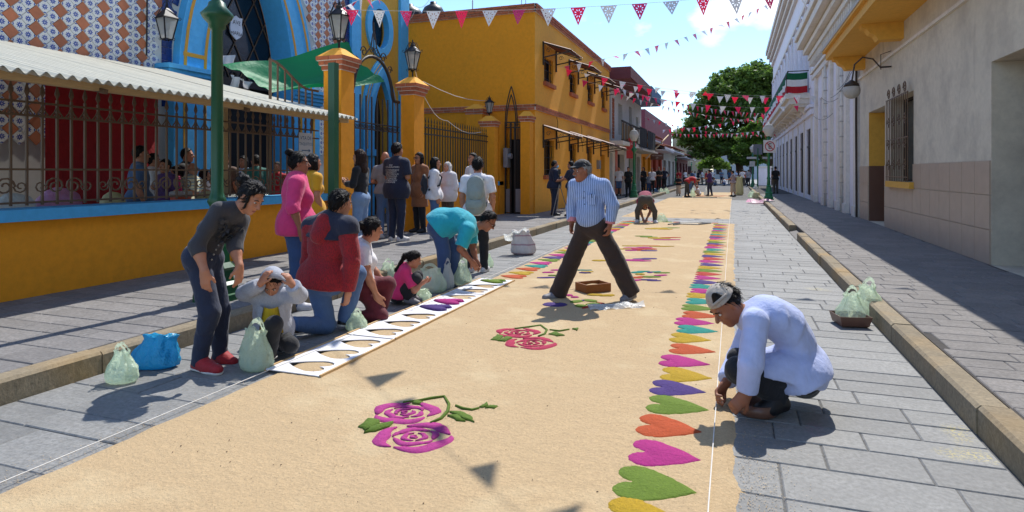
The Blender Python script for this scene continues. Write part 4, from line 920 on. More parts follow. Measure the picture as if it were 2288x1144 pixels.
# ---------------------------------------------------------------- yellow two-storey house
XH = -5.9; YH = 18.6; YE = 31.0
hs = thing('yellow_house', (XH-4, YH, 0), 'two storey yellow house with brick bands and red awnings over its windows', 'house')
wins = [(1.0, 2.1, 4.45, 5.3), (4.4, 5.4, 4.5, 5.3), (7.5, 8.5, 4.5, 5.3), (10.5, 11.3, 4.5, 5.3)]
gw = [(1.0, 2.2, 1.35, 2.55), (4.4, 5.4, 1.35, 2.55), (7.4, 8.3, 1.35, 2.55)]
dr = [(10.2, 11.2, .12, 2.3)]
m = MB(); facade(m, (XH, YH, 0), (0, 1, 0), YE-YH, 6.5, wins+gw+dr, (1, 0, 0), .22); m.build('street_wall', 'wall_yellow_lit', hs)
m = MB(); m.add([(XH-4.6, YH, 0), (XH, YH, 0), (XH, YH, 6.5), (XH-4.6, YH, 6.5)], [(0, 1, 2, 3)]); m.add([(XH-9, YE, 0), (XH, YE, 0), (XH, YE, 6.5), (XH-9, YE, 6.5)], [(3, 2, 1, 0)]); m.add([(XH-9, YH, 6.3), (XH, YH, 6.3), (XH, YE, 6.3), (XH-9, YE, 6.3)], [(0, 1, 2, 3)]); m.add([(XH-4.6, YH, 0), (XH-4.6, YE, 0), (XH-4.6, YE, 6.3), (XH-4.6, YH, 6.3)], [(0, 1, 2, 3)]); m.build('gable_wall', 'wall_yellow', hs)
brick_band(hs, (XH-4.55, YH, 0), (1, 0, 0), (0, -1, 0), 4.55, 6.5, 3, .25, .075, .06, .014, lim=80, step=.012)
brick_band(hs, (XH, YH-.04, 0), (0, 1, 0), (1, 0, 0), YE-YH, 6.5, 3, .25, .075, .06, .014, lim=60, step=.012)
brick_band(hs, (XH-4.2, YH, 0), (1, 0, 0), (0, -1, 0), 4.2, 3.42, 2, .25, .075, .05, .014, lim=40)
brick_band(hs, (XH, YH-.04, 0), (0, 1, 0), (1, 0, 0), YE-YH, 3.42, 2, .14, .075, .05, .014, lim=80)
def window(parent, y0, y1, z0, z1, X, dep=.2, grille='iron_black', sill='brick_red', n=4, nx=1., mat='dark_glass', hor=3):
    s_ = 1 if nx > 0 else -1
    m = MB(); m.box((X-s_*dep-.01, y0-.02, z0-.02), (X-s_*dep+.01, y1+.02, z1+.02)); wn = m.build('window', mat, parent)
    m = MB()
    for a, b, c, d in ((y0, y0+.05, z0, z1), (y1-.05, y1, z0, z1), (y0+.05, y1-.05, z0, z0+.05), (y0+.05, y1-.05, z1-.05, z1), ((y0+y1)/2-.025, (y0+y1)/2+.025, z0+.05, z1-.05)): m.box(tuple(np.minimum((X-s_*dep+s_*.012, a, c), (X-s_*dep+s_*.05, b, d))), tuple(np.maximum((X-s_*dep+s_*.012, a, c), (X-s_*dep+s_*.05, b, d))))
    m.build('frame', 'dark_door', wn)
    if grille:
        m = MB(); x = X-s_*.06
        for i in range(n): yy = y0+(i+.5)*(y1-y0)/n; m.tube([A(x, yy+.05*math.sin(t*12), z0+(z1-z0)*t) for t in np.linspace(0, 1, 9)], .011, 4)
        for i in range(hor): zz = z0+(i+.5)*(z1-z0)/hor; m.tube([A(x, y0, zz), A(x, y1, zz)], .011, 4)
        m.build('grille', grille, wn)
    if sill:
        b = parent
        for i in range(max(2, int((y1-y0+.2)/.16))):
            a = y0-.1+i*.16; q = MB(); q.box((X-.08 if s_ > 0 else X-.1, a, z0-.13), (X+.1 if s_ > 0 else X+.08, a+.145, z0-.004)); q.build('sill_brick', sill, wn)
    return wn
def awning(parent, y0, y1, z, out, X, drop=.32, mat='tin_red'):
    n = int((y1-y0)/.05); m = MB()
    f = lambda u, v: (X+.02+out*v, y0+(y1-y0)*u, z-drop*v+.018*math.sin(u*n*1.6))
    m.grid(f, n, 2); k = len(m.v); m.add([(p[0], p[1], p[2]-.012) for p in m.v], [t[::-1] for t in m.f]); aw = m.build('awning', mat, parent)
    for y in (y0+.05, y1-.05):
        m = MB(); m.box((X, y-.025, z-.75), (X+.05, y+.025, z+.02)); m.tube([A(X+.03, y, z-.5), A(X+out-.05, y, z-drop-.05)], .025, 4); m.tube([A(X+.03, y, z-.03), A(X+out-.02, y, z-drop-.045)], .02, 4); m.tube(scroll(A(X+.2, y, z-.28), .09, A(1, 0, 0), UV, 1.3, 10), .01, 4); m.build('bracket', 'iron', aw)
    m = MB(); m.tube([A(X+out-.04, y0, z-drop-.06), A(X+out-.04, y1, z-drop-.06)], .022, 4); m.build('edge_bar', 'iron', aw)
for i, (a, b, c, d) in enumerate(wins): window(hs, YH+a, YH+b, c, d, XH); awning(hs, YH+a-.2, YH+b+.35, 5.72, .95, XH)
for i, (a, b, c, d) in enumerate(gw): window(hs, YH+a, YH+b, c, d, XH); awning(hs, YH+a-.2, YH+b+.3, 3.0, .95, XH)
awning(hs, YH+10.1, YH+12.0, 2.95, .9, XH)
m = MB(); m.box((XH-.24, YH+10.2, .12), (XH-.2, YH+11.2, 2.3)); m.build('door', 'dark_door', hs)
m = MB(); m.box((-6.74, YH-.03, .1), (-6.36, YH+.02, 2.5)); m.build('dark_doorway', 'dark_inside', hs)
m = MB(); m.box((XH+.0, YH+9.3, 1.6), (XH+.14, YH+9.6, 2.0)); m.build('meter', 'grey_metal', hs)
for k, y in enumerate((2.5, 6.2)): m = MB(); m.tube([A(XH+.012, YH+y+.3*t+.1*math.sin(9*t), 3.4-1.1*t) for t in np.linspace(0, 1, 8)], .009, 4); m.build('wire', 'black_plastic', hs)
# roof tanks behind the gable
for (px, r, lab) in ((915, .62, 'large black water tank left of the other on the church side roof'), (968, .5, 'smaller black water tank on the roof beside the larger one')):
    c = onY(px, 0, 25); t = thing('water_tank', (c[0], 25, 6.3), lab, 'water tank', 'black water tanks on the roof'); h0 = 7.7
    m = MB(); m.lathe((c[0], 25, h0), [(r*.95, 0), (r, .06), (r, .42), (r*.96, .45), (r, .48), (r, .95), (r*.8, 1.15), (r*.3, 1.3), (r*.28, 1.4)], 18); m.build('tank', 'tank_black', t, True)
    m = MB(); m.box((c[0]-r*.9, 25-r*.9, 6.3), (c[0]+r*.9, 25+r*.9, h0)); m.build('stand', 'wall_grey', t)
for px, h_ in ((1056, 7.7), (1170, 9.6)):
    c = onY(px, 40, 24); t = thing('roof_antenna', (c[0], 24, 6.3), 'thin single antenna mast on the yellow roof' if px < 1100 else 'lattice antenna mast behind the yellow roof', 'antenna'); m = MB()
    if px < 1100: m.tube([A(c[0], 24, 6.3), A(c[0], 24, h_+1)], .025, 5)
    else:
        for dx in (-.09, .09): m.tube([A(c[0]+dx, 24, 6.3), A(c[0]+dx, 24, h_+1)], .015, 4)
        for k in range(14): m.tube([A(c[0]-.09, 24, 6.4+k*.3), A(c[0]+.09, 24, 6.55+k*.3)], .01, 4)
    m.build('mast', 'grey_metal', t)

# ---------------------------------------------------------------- corrugated stall roof and tarpaulin in the churchyard
tr = thing('tin_canopy', (-8, 6, 2.3), 'long cream corrugated tin canopy over the churchyard stalls', 'canopy')
x0, x1, ya, yb, za, zb = -6.0, -10.2, 1.5, 9.0, 2.36, 3.38; npan = 9
for k in range(npan):
    u0, u1 = k/npan, (k+1)/npan; m = MB()
    m.grid(lambda u, v: (x0+(x1-x0)*v, ya+(yb-ya)*(u0+(u1-u0)*u)-.01*0, za+(zb-za)*v+.022*math.sin((u0+(u1-u0)*u)*2*math.pi*62)+.004*(k % 2)), 60, 1)
    n_ = len(m.v); m.add([(p[0], p[1], p[2]-.012) for p in m.v], [t[::-1] for t in m.f]); m.build('tin_sheet', 'tin_roof', tr)
for x in (-6.2, -8.0, -9.8): m = MB(); z = za+(zb-za)*(x-x0)/(x1-x0)-.07; m.box((x-.04, ya, z-.05), (x+.04, yb-.03, z+.03)); m.build('purlin', 'lath', tr)
for y in (2.4, 4.6, 6.6, 8.6): m = MB(); m.tube([A(-6.1, y, za-.08), A(-10.1, y, zb-.1)], .035, 4); m.build('rafter', 'iron_rust', tr)
for y in (3.2, 7.4): m = MB(); m.box((-7.35, y-.04, .15), (-7.27, y+.04, 2.62)); m.build('post', 'lath', tr)
tp = [onX(486, 146, -9.0), onX(775, 96, -7.9), onX(857, 184, -7.6), onX(680, 228, -7.5)]
def tarpf(u, v):
    a = lerp(lerp(tp[0], tp[1], u), lerp(tp[0]*.35+tp[3]*.65, lerp(tp[3], tp[2], .98), u), v); sag = .28*math.sin(math.pi*v)*math.sin(math.pi*u)+.06*math.sin(math.pi*u)*(1-v)
    return a-UV*sag+A(.06, 0, .04)*math.sin(9*u+5*v)+A(0, 0, .025)*math.sin(23*v-6*u)
m = MB(); m.grid(tarpf, 26, 20); tarp = m.build('tarpaulin', 'tarp', None, True); tag(tarp, 'sagging green tarpaulin slung above the churchyard', 'tarpaulin')
for i, p in enumerate(((600, 175, 540, 260), (560, 150, 508, 126))): pass
for lab, pts, X in (('white cloth strip hanging in front of the dark fanlight', [(483, 125), (522, 123), (526, 142), (498, 143)], -10.0), ('left one of two white cloths hanging under the tarpaulin edge', [(515, 167), (532, 173), (536, 197), (514, 192)], -9.2), ('right one of two white cloths hanging under the tarpaulin edge', [(534, 175), (560, 184), (555, 200), (547, 196)], -9.1)):
    q = [onX(a, b, X) for a, b in pts]; m = MB(); m.grid(lambda u, v: lerp(lerp(q[0], q[1], u), lerp(q[3], q[2], u), v)+A(.05, 0, 0)*math.sin(8*u+3*v), 8, 6); tag(m.build('hanging_cloth', 'cloth_white', None, True), lab, 'cloth')
c = onX(360, 235, -9.6); m = MB(); m.grid(lambda u, v: (-9.6+.03*math.sin(9*u), 6.3+1.9*u, .9+1.9*v), 12, 4); tag(m.build('red_backdrop', 'red_cloth', None, True), 'red cloth backdrop hanging under the tin canopy', 'cloth')
c = onX(683, 322, XW+.02); ss = thing('paper_notice', c, 'handwritten paper notice with arrow tied to the iron railing', 'notice'); m = MB(); m.obox(c, (Y_, A(1, 0, 0), UV), (.17, .004, .19)); m.build('paper', 'paper_white', ss)
text('lettering', 'VTA DE', .085, 'fascia_blue', ss, c+A(.006, 0, .1), Y_, UV); text('lettering', 'TAQUITOS', .07, 'fascia_blue', ss, c+A(.006, 0, 0), Y_, UV); m = MB(); m.obox(c+A(.006, -.02, -.11), (Y_, Nx, UV), (.09, .001, .008)); m.prism([(0, .03), (.05, 0), (0, -.03)], c+A(.005, .07, -.11), Y_, UV, Nx, .002); m.build('arrow', 'fascia_blue', ss)
# stall table with goods
st = thing('stall_table', (-7.9, 6.5, .15), 'long stall table under white cloth behind the railing', 'table'); m = MB(); m.box((-8.25, 3.0, .86), (-7.5, 9.0, .9)); m.build('top', 'table_cloth', st); m = MB(); m.grid(lambda u, v: (-7.49+.02*math.sin(60*u), 3.0+6*u, .9-.5*v), 60, 2); m.build('cloth_skirt', 'table_cloth', st, True)
for y in (3.1, 8.9): m = MB(); m.box((-8.2, y-.03, .15), (-8.14, y+.03, .86)); m.box((-7.6, y-.03, .15), (-7.54, y+.03, .86)); m.build('leg', 'iron', st)
def blob(name, c, r, mat, label, cat, seed=1, amp=.02, top=None):
    V, Q = sdfmesh([elli(A(*c)+A(0, 0, r[2]*.8), (A(1,0,0), A(0,1,0), UV), r, .02, 'u', [(UV, -r[2]*.8)])], .022, (), folds(seed, amp, 1.5, 1)); o = raw(name, V, Q, mat, None, True); return tag(o, label, cat)
for i, (y, r, mt, nm, lab, cat) in enumerate(((5.25, (.2, .24, .2), 'pink_plastic', 'snack_bag', 'pink plastic bag on the stall table, nearest the lamp post', 'bag'), (4.75, (.18, .2, .17), 'bag_white', 'snack_bag', 'white plastic bag on the stall table left of the pink one', 'bag'), (5.95, (.14, .15, .16), 'cream_plastic', 'snack_bag', 'cream bag on the stall table right of the pink one', 'bag'), (7.5, (.16, .18, .14), 'cream_plastic', 'snack_bag', 'cream bag near the orange tub', 'bag'), (8.6, (.15, .2, .12), 'bag_white', 'snack_bag', 'white bag at the pillar end of the stall table', 'bag'), (4.1, (.16, .16, .2), 'purple_cloth' if 'purple_cloth' in MT else 'wall_purple', 'snack_bag', 'dark purple bag at the left of the stall table', 'bag'))):
    blob(nm, (-7.75, y, .9), r, mt, lab, cat, i+3)
def tub(c, r, h, mat, lidm, label):
    t = thing('food_tub', c, label, 'tub'); m = MB(); m.lathe(c, [(r*.82, 0), (r, h), (r*.97, h), (r*.96, h-.01)], 16); m.build('tub', mat, t, True); m = MB(); m.lathe(A(*c)+A(0, 0, h), [(r*1.06, -.02), (r*1.06, .03), (r*.9, .045)], 16); m.build('lid', lidm, t, True)
tub((-7.9, 7.15, .9), .15, .22, 'orange_plastic', 'bag_white', 'orange tub with white lid on the stall table'); tub((-7.9, 8.2, .9), .12, .14, 'bag_white', 'bag_white', 'white lidded tub on the stall table, right of the orange one')

# ---------------------------------------------------------------- right-hand side
# white two-storey palace with balcony
pa = thing('white_palace', (XRW+4, 45, 0), 'tall white two storey building with arched upper windows and a long balcony', 'building'); YA, YB = 31.0, 62.0; HP = 12.4
dd = [(1.2+i*3.25, 3.0+i*3.25, .35, 3.55) for i in range(9)]; ud = [(1.3+i*2.55, 2.4+i*2.55, 5.4, 8.7) for i in range(12)]
m = MB(); facade(m, (XRW, YA, 0), (0, 1, 0), YB-YA, HP, dd+ud, (-1, 0, 0), .07); m.add([(XRW, YA, 0), (XRW+9, YA, 0), (XRW+9, YA, HP), (XRW, YA, HP)], [(0, 1, 2, 3)]); m.add([(XRW, YB, 0), (XRW+9, YB, 0), (XRW+9, YB, HP), (XRW, YB, HP)], [(3, 2, 1, 0)]); m.add([(XRW, YA, HP), (XRW+9, YA, HP), (XRW+9, YB, HP), (XRW, YB, HP)], [(0, 1, 2, 3)]); m.build('wall', 'wall_white', pa)
for a, b, c, d in dd:
    m = MB(); m.box((XRW+.06, YA+a-.02, c), (XRW+.12, YA+b+.02, d+.02)); dq = m.build('door', 'door_wood', pa)
    m = MB(); m.box((XRW+.03, YA+(a+b)/2-.04, c), (XRW+.057, YA+(a+b)/2+.04, d)); m.box((XRW+.03, YA+a+.02, c+2.3), (XRW+.054, YA+b-.02, c+2.4)); m.build('door_frame', 'dark_door', dq)
for i in range(10): m = MB(); y = YA+.45+i*3.25; m.box((XRW-.035, y, .1), (XRW+.0, y+.5, 4.1)); m.build('pilaster', 'wall_cream', pa)
for z, e, t_ in ((4.1, .12, .25), (4.4, .2, .15), (9.6, .12, .2), (11.2, .18, .25), (11.6, .35, .25), (11.9, .55, .3), (12.25, .65, .35)): m = MB(); m.box((XRW-e, YA+.02, z), (XRW+.0, YB+.1, z+t_-.004)); m.build('cornice', 'wall_cream' if z > 5 else 'wall_white', pa)
for a, b, c, d in ud:
    m = MB(); m.box((XRW+.06, YA+a-.02, c), (XRW+.1, YA+b+.02, d)); wq = m.build('window', 'wainscot_tan', pa)
    yc = YA+(a+b)/2; w_ = (b-a)/2+.22; pts = [A(XRW-.07, yc+w_*math.cos(t), d+.05+w_*.95*math.sin(t)) for t in np.linspace(0, math.pi, 12)]; m = MB(); m.tube([A(XRW-.03, yc+w_, c)]+pts+[A(XRW-.03, yc-w_, c)], .07, 4); m.build('arch_frame', 'wall_white', wq)
    m = MB(); m.prism([(w_*.75*math.cos(t), w_*.75*math.sin(t)) for t in np.linspace(0, math.pi, 10)], (XRW-.02, yc, d+.01), (0, 1, 0), UV, (-1, 0, 0), .03); m.build('arch_panel', 'wall_far', wq)
bl = thing('balcony', (2.9, 45, 4.6), 'long stone balcony with iron rail on the white building', 'balcony'); y0, y1 = 32.6, 58.0
m = MB(); m.box((2.35, y0, 5.0), (XRW, y1, 5.25)); m.box((2.5, y0+.1, 4.75), (XRW, y1-.1, 5.0)); m.box((2.75, y0+.2, 4.6), (XRW, y1-.2, 4.75)); m.build('slab', 'wall_cream', bl)
for i in range(12): m = MB(); y = y0+.6+i*2.15; m.prism([(0, 0), (.75, 0), (.6, -.15), (.35, -.3), (0, -.6)], (XRW, y, 4.75), (-1, 0, 0), UV, (0, 1, 0), .3); m.build('console', 'wall_cream', bl)
bars(bl, 2.45, [y0+.1+i*.16 for i in range(40)], 5.25, 6.3, .012, False, 'iron'); m = MB(); m.box((2.42, y0, 6.28), (2.48, y1, 6.34)); m.box((2.45, y0, 6.29), (XRW, y0+.05, 6.33)); m.build('rail', 'iron', bl)
fl = thing('bunting_flag_drape', (2.4, 45, 5.25), 'green white and red cloth drape along the balcony rail', 'drape')
for k, mt in enumerate(('flag_red', 'flag_white', 'flag_green')):
    m = MB(); m.grid(lambda u, v: (2.385-.03*math.sin(u*90+.6*k), y0+(y1-y0)*u, 5.28+k*.32+.318*v-.1*abs(math.sin(u*31))), 160, 1); m.grid(lambda u, v: (2.4+.9*u, y0-.03-.02*math.sin(16*u), 5.28+k*.32+.318*v-.04*math.sin(3*u)), 8, 1); m.build('stripe', mt, fl, True)
# white one-storey house with pilasters
wh = thing('white_house', (XRW+3, 25, 0), 'single storey white house with pilasters and tall cornice beside the balcony', 'building'); YC, YD = 20.1, 30.96
m = MB(); nic = [(8.2, 9.3, 1.9, 4.6)]; facade(m, (XRW+.05, YC, 0), (0, 1, 0), YD-YC, 7.6, nic, (-1, 0, 0), .12); m.add([(XRW+.05, YC, 7.6), (XRW+8, YC, 7.6), (XRW+8, YD, 7.6), (XRW+.05, YD, 7.6)], [(0, 1, 2, 3)]); m.build('wall', 'wall_white', wh); m = MB(); m.box((XRW+.15, YC+8.2, 1.9), (XRW+.18, YC+9.3, 4.6)); m.build('blind_window', 'wall_grey', wh)
for y in (.3, 2.0, 3.6, 5.4, 7.3, 9.8): m = MB(); m.box((XRW-.06, YC+y, .1), (XRW+.05, YC+y+.42, 5.6)); m.box((XRW-.1, YC+y-.05, .1), (XRW+.04, YC+y+.47, .45)); m.build('pilaster', 'wall_cream', wh)
for z, e, t_ in ((5.6, .1, .2), (5.85, .16, .12), (6.5, .25, .2), (6.75, .45, .2), (7.0, .7, .3), (7.35, .8, .25)): m = MB(); m.box((XRW+.05-e-.06, YC, z), (XRW+.05, YD, z+t_-.004)); m.build('cornice', 'wall_cream', wh)
q = None
for i in range(28):
    m = MB(); y = YC+.2+i*.385; m.box((XRW-.2, y, 6.2), (XRW+.04, y+.14, 6.49)); m.build('dentil', 'wall_cream', wh)
for y in (2.7, 6.6):
    m = MB(); m.tube([A(XRW-.07, YC+y, .1), A(XRW-.07, YC+y, 5.8)], .05, 8); m.build('drain_pipe', 'wall_cream', wh, True)
    for z in np.arange(.6, 5.6, .5): m = MB(); m.box((XRW-.13, YC+y-.06, z), (XRW-.0, YC+y+.06, z+.04)); m.build('pipe_clip', 'wall_grey', wh)
m = MB(); m.tube([A(XRW-.05, YC+.2, .1), A(XRW-.06, YC+.22, 3), A(XRW-.05, YC+.2, 5.8)], .03, 6); m.build('black_conduit', 'iron', wh)
for k, (a, b, c, d, sg) in enumerate(((.2, 4.5, 4.4, 4.1, .15), (2.8, 7, 3.9, 4.4, .15), (4, 9.6, 3.5, 3.9, .2), (.3, 3, 4.5, 4.2, .12))): m = MB(); m.tube([A(XRW-.16, YC+a+(b-a)*t, c+(d-c)*t-sg*math.sin(math.pi*t)) for t in np.linspace(0, 1, 12)], .008, 4); m.build('cable', 'iron', wh)
# yellow house with projecting slab, door and barred window
yh = thing('slab_house', (XRW+3, 15, 0), 'weathered cream house with yellow projecting slab, brown door and barred window', 'building'); Y0, Y1 = -3.0, 20.05
doors = [(Y1-3.1, Y1-1.2, .15, 3.05)]; wn_ = [(Y1-5.6, Y1-3.7, 1.25, 3.1), (Y1-11.4, Y1-9.6, .15, 3.0), (Y1-15.5, Y1-13.5, 1.25, 3.1)]
hol = [(a-Y0, b-Y0, c, d) for a, b, c, d in doors+wn_]
m = MB(); facade(m, (XRW, Y0, 0), (0, 1, 0), Y1-Y0, 9, hol, (-1, 0, 0), .55); m.add([(XRW, Y1, 0), (XRW+6, Y1, 0), (XRW+6, Y1, 9), (XRW, Y1, 9)], [(3, 2, 1, 0)]); m.add([(XRW, Y0, 9), (XRW+6, Y0, 9), (XRW+6, Y1, 9), (XRW, Y1, 9)], [(0, 1, 2, 3)]); m.build('wall', 'wall_weathered', yh)
a, b, c, d = doors[0]; m = MB(); m.box((XRW+.5, a-.02, .15), (XRW+.56, b+.02, 3.07)); dq = m.build('door', 'door_wood', yh)
for i in range(3): m = MB(); m.box((XRW+.46, a+.12+i*.58, .4), (XRW+.497, a+.58+i*.58, 2.8)); m.build('door_panel', 'dark_door', dq)
m = MB(); m.box((XRW+.004, b-.01, 1.62), (XRW+.55, b+.012, 3.04)); m.build('reveal_paint', 'slab_yellow', yh)
m = MB(); m.box((XRW+.002, b-.016, .15), (XRW+.55, b-.004, 1.62)); m.build('reveal_tiles', 'wainscot', yh)
segs = [(b+.02, Y1)]+[(wn_[0][1]+.0, a-.02), (wn_[0][0], wn_[0][1])]
k = 0
for ya_, yb_, top_ in ((b+.01, Y1-.01, 1.62), (wn_[0][1], a-.01, 1.62), (wn_[0][0], wn_[0][1], 1.1), (wn_[1][1]+.01, wn_[0][0], 1.62)):
    n_ = max(1, int((yb_-ya_)/.55)); w_ = (yb_-ya_)/n_
    for i in range(n_):
        for z in (.15, .64, 1.13):
            if z+.48 > top_+.02 and top_ < 1.2: continue
            m = MB(); m.box((XRW-.02, ya_+i*w_+.005, z+.004), (XRW+.0, ya_+(i+1)*w_-.005, z+.485)); m.build('wainscot_tile', 'wainscot_tan', yh)
for (a, b, c, d) in wn_[::2]:
    window(yh, a, b, c, d, XRW, .3, None, None, nx=-1); m = MB(); m.box((XRW-.1, a-.1, c-.13), (XRW+.05, b+.1, c-.0)); m.build('sill', 'slab_yellow', yh)
    gr = MB(); x = XRW-.1
    for i in range(13): y = a+.02+i*(b-a-.04)/12; gr.tube([A(x, y, c+.01), A(x, y, d)], .011, 4)
    for z in (c+.1, (c+d)/2, d-.02): gr.tube([A(x, a, z), A(x, b, z)], .014, 4)
    for i in range(4):
        y = a+.25+i*(b-a-.5)/3
        for z in (c+.35, c+.8, c+1.3, d+.1): gr.tube(scroll(A(x, y, z), .14, Y_, UV, 1.4, 12), .011, 4); gr.tube(scroll(A(x, y, z+.05), .1, -Y_, -UV, 1.4, 12), .009, 4)
    gr.build('window_grille', 'iron_rust', yh)
a, b, c, d = wn_[1]; m = MB(); m.box((XRW+.5, a, c), (XRW+.55, b, d)); m.build('second_door', 'door_wood', yh)
m = MB(); m.box((2.48, Y0, 4.66), (XRW, 19.8, 4.86)); m.box((2.4, Y0, 4.86), (XRW, 19.88, 4.92)); m.build('balcony_slab', 'slab_yellow', yh)
m = MB(); m.box((2.38, Y0, 4.92), (XRW, 19.9, 5.0)); m.build('slab_edge', 'wall_grey', yh)
for y in (19.3, 15.2, 11.1, 7.0): m = MB(); m.prism([(0, 0), (.8, 0), (.78, -.08), (.7, -.1), (.64, -.2), (.54, -.25), (.48, -.36), (0, -.36)], (XRW, y, 4.66), (-1, 0, 0), UV, (0, 1, 0), .32); m.build('bracket', 'slab_yellow', yh)
m = MB(); m.box((XRW-.05, Y0, 4.1), (XRW, Y1-.01, 4.16)); m.build('string_course', 'wall_cream', yh)
# globe lamp on bracket
lm = thing('globe_wall_lamp', (2.6, 19.5, 3.5), 'globe lamp on curved iron arm under the yellow slab', 'lamp'); e = onX(1903, 203, 2.62)
m = MB(); m.tube([A(XRW, e[1]-.2, e[2]+.5), A(XRW-.2, e[1]-.1, e[2]+.5), A(XRW-.35, e[1]-.05, e[2]+.72), A(XRW-.55, e[1], e[2]+.78), A(XRW-.72, e[1], e[2]+.62), A(2.62, e[1], e[2]+.2)], .018, 6); m.tube([A(XRW-.02, e[1]-.25, e[2]+.5), A(XRW-.25, e[1]-.25, e[2]+.5)], .012, 4); m.tube([A(XRW-.02, e[1]-.25, e[2]+.85), A(XRW-.2, e[1]-.12, e[2]+.8), A(XRW-.2, e[1]-.12, e[2]+.45)], .01, 4); m.build('arm', 'iron', lm)
m = MB(); m.lathe((2.62, e[1], e[2]+.1), [(.17, 0), (.15, .07), (.06, .13), (.02, .16)], 14); m.build('hood', 'iron', lm, True); m = MB(); m.ball((2.62, e[1], e[2]), .19, 16, 10); m.build('globe', 'wall_grey', lm, True)

# ---------------------------------------------------------------- shops further along on the left
sh_ = thing('overhang_house', (-8, 38, 0), 'narrow two storey house with dark red overhanging roof and railed balcony', 'house'); XS = -6.2; a, b = 31.05, 44.5
ho = [(.7, 1.9, 3.2, 5.6), (4.2, 5.6, 3.6, 5.4), (8.0, 9.2, 3.2, 5.6), (11, 12, 3.6, 5.2), (.6, 2.4, .15, 2.5), (4, 6.2, .15, 2.5), (8, 10, .15, 2.5), (11.2, 12.8, .15, 2.5)]
m = MB(); facade(m, (XS, a, 0), (0, 1, 0), b-a, 6.6, ho, (1, 0, 0), .3); m.add([(XS-6, b, 0), (XS, b, 0), (XS, b, 6.6), (XS-6, b, 6.6)], [(3, 2, 1, 0)]); m.build('wall', 'wall_cream', sh_)
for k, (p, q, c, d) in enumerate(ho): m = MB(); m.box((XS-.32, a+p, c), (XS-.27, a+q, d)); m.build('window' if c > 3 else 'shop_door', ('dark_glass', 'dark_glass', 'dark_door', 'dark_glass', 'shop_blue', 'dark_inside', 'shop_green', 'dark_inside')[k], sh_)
for y, w_, mt in ((.0, 3.2, 'shop_blue'), (3.2, .6, 'orange_plastic'), (6.4, 1.3, 'wall_white'), (7.7, .3, 'shop_green'), (10, .8, 'shop_green')): m = MB(); m.box((XS, a+y+.02, .15), (XS+.03, a+y+.4 if mt == 'shop_blue' else a+y+w_, 2.7)); m.build('shop_pier', mt, sh_)
for k in range(22): m = MB(); m.box((XS+.0, a+2.3+.28*(k % 2), 3.3+(k//2)*.2), (XS+.025, a+2.56+.28*(k % 2), 3.48+(k//2)*.2)); m.build('brick', 'brick_red', sh_)
m = MB(); m.box((XS-1, a+.05, 6.15), (XS+1.3, a+8.3, 6.2)); m.box((XS-1, a+.05, 6.2), (XS+1.35, a+8.3, 6.75)); m.build('roof_overhang', 'wall_maroon', sh_); m = MB(); m.box((XS-1, a+8.3, 6.1), (XS+1.3, b+.3, 6.17)); m.box((XS-1, a+8.3, 6.17), (XS+1.36, b+.3, 6.85)); m.build('roof_overhang', 'fascia_blue', sh_)
m = MB(); m.box((XS, a+.1, 2.85), (XS+.95, b, 3.05)); m.build('balcony_slab', 'wall_cream', sh_)
for i in range(30): m = MB(); y = a+.15+i*.45; m.box((XS+.88, y-.015, 3.05), (XS+.92, y+.015, 4.05)); m.build('balcony_bar', 'iron', sh_)
for i in range(6): m = MB(); y = a+.4+i*.95; m.box((XS+.86, y, 3.15), (XS+.875, y+.5, 3.95)); m.build('balcony_panel', 'lath', sh_)
m = MB(); m.box((XS+.86, a+.1, 4.02), (XS+.94, b, 4.08)); m.box((XS+.86, a+.1, 3.08), (XS+.94, b, 3.12)); m.build('balcony_rail', 'iron', sh_)
for p, q, lab in ((5.6, 8.7, 'black banner tied to the balcony, nearer one'), (9.2, 13.2, 'black banner tied to the balcony, farther one')): m = MB(); m.grid(lambda u, v: (XS+1.0+.02*math.sin(20*u), a+p+(q-p)*u, 2.95+1.2*v), 16, 2); tag(m.build('banner', 'banner_black', None, True), lab, 'banner')
m = MB(); m.box((XS, a+6, 2.75), (XS+1.15, b+.2, 2.86)); m.build('shop_canopy', 'wall_grey', sh_)
def shop(y0, y1, h, mat, label, roof, out=.9, XS=-6.25, nd=2, name='shop'):
    t = thing(name, (XS-3, (y0+y1)/2, 0), label, 'shop'); w_ = (y1-y0)/nd; ho = [(i*w_+.25*w_, i*w_+.75*w_, .15, 2.6) for i in range(nd)]
    m = MB(); facade(m, (XS, y0, 0), (0, 1, 0), y1-y0, h, ho, (1, 0, 0), .3); m.add([(XS-6, y1, 0), (XS, y1, 0), (XS, y1, h), (XS-6, y1, h)], [(3, 2, 1, 0)]); m.add([(XS-6, y0, 0), (XS, y0, 0), (XS, y0, h), (XS-6, y0, h)], [(0, 1, 2, 3)]); m.build('wall', mat, t)
    for p, q, c, d in ho: m = MB(); m.box((XS-.32, y0+p, c), (XS-.27, y0+q, d)); m.build('shop_door', 'dark_inside' if nd > 1 else 'dark_door', t); m = MB(); m.box((XS-.2, y0+p, c), (XS-.16, y0+(p+q)/2-.1, d)); m.build('door_leaf', 'door_wood', t)
    m = MB(); n_ = int((y1-y0)/.25); m.grid(lambda u, v: (XS+out-(out+2.6)*v, y0+(y1-y0)*u, h-.15+1.1*v+.04*abs(math.sin(u*n_*3.14))), n_*3, 8); k = len(m.v); m.add([(p[0], p[1], p[2]-.07) for p in m.v], [f_[::-1] for f_ in m.f]); m.build('tile_roof', roof, t)
    m = MB(); m.box((XS, y0, h-.5), (XS+out-.1, y1, h-.4)); m.build('soffit', 'wall_white', t)
    return t
s1 = shop(44.9, 50.5, 4.2, 'wall_yellow', 'small ochre shop with tiled eave and dark hanging sign', 'roof_tile', 1.0)
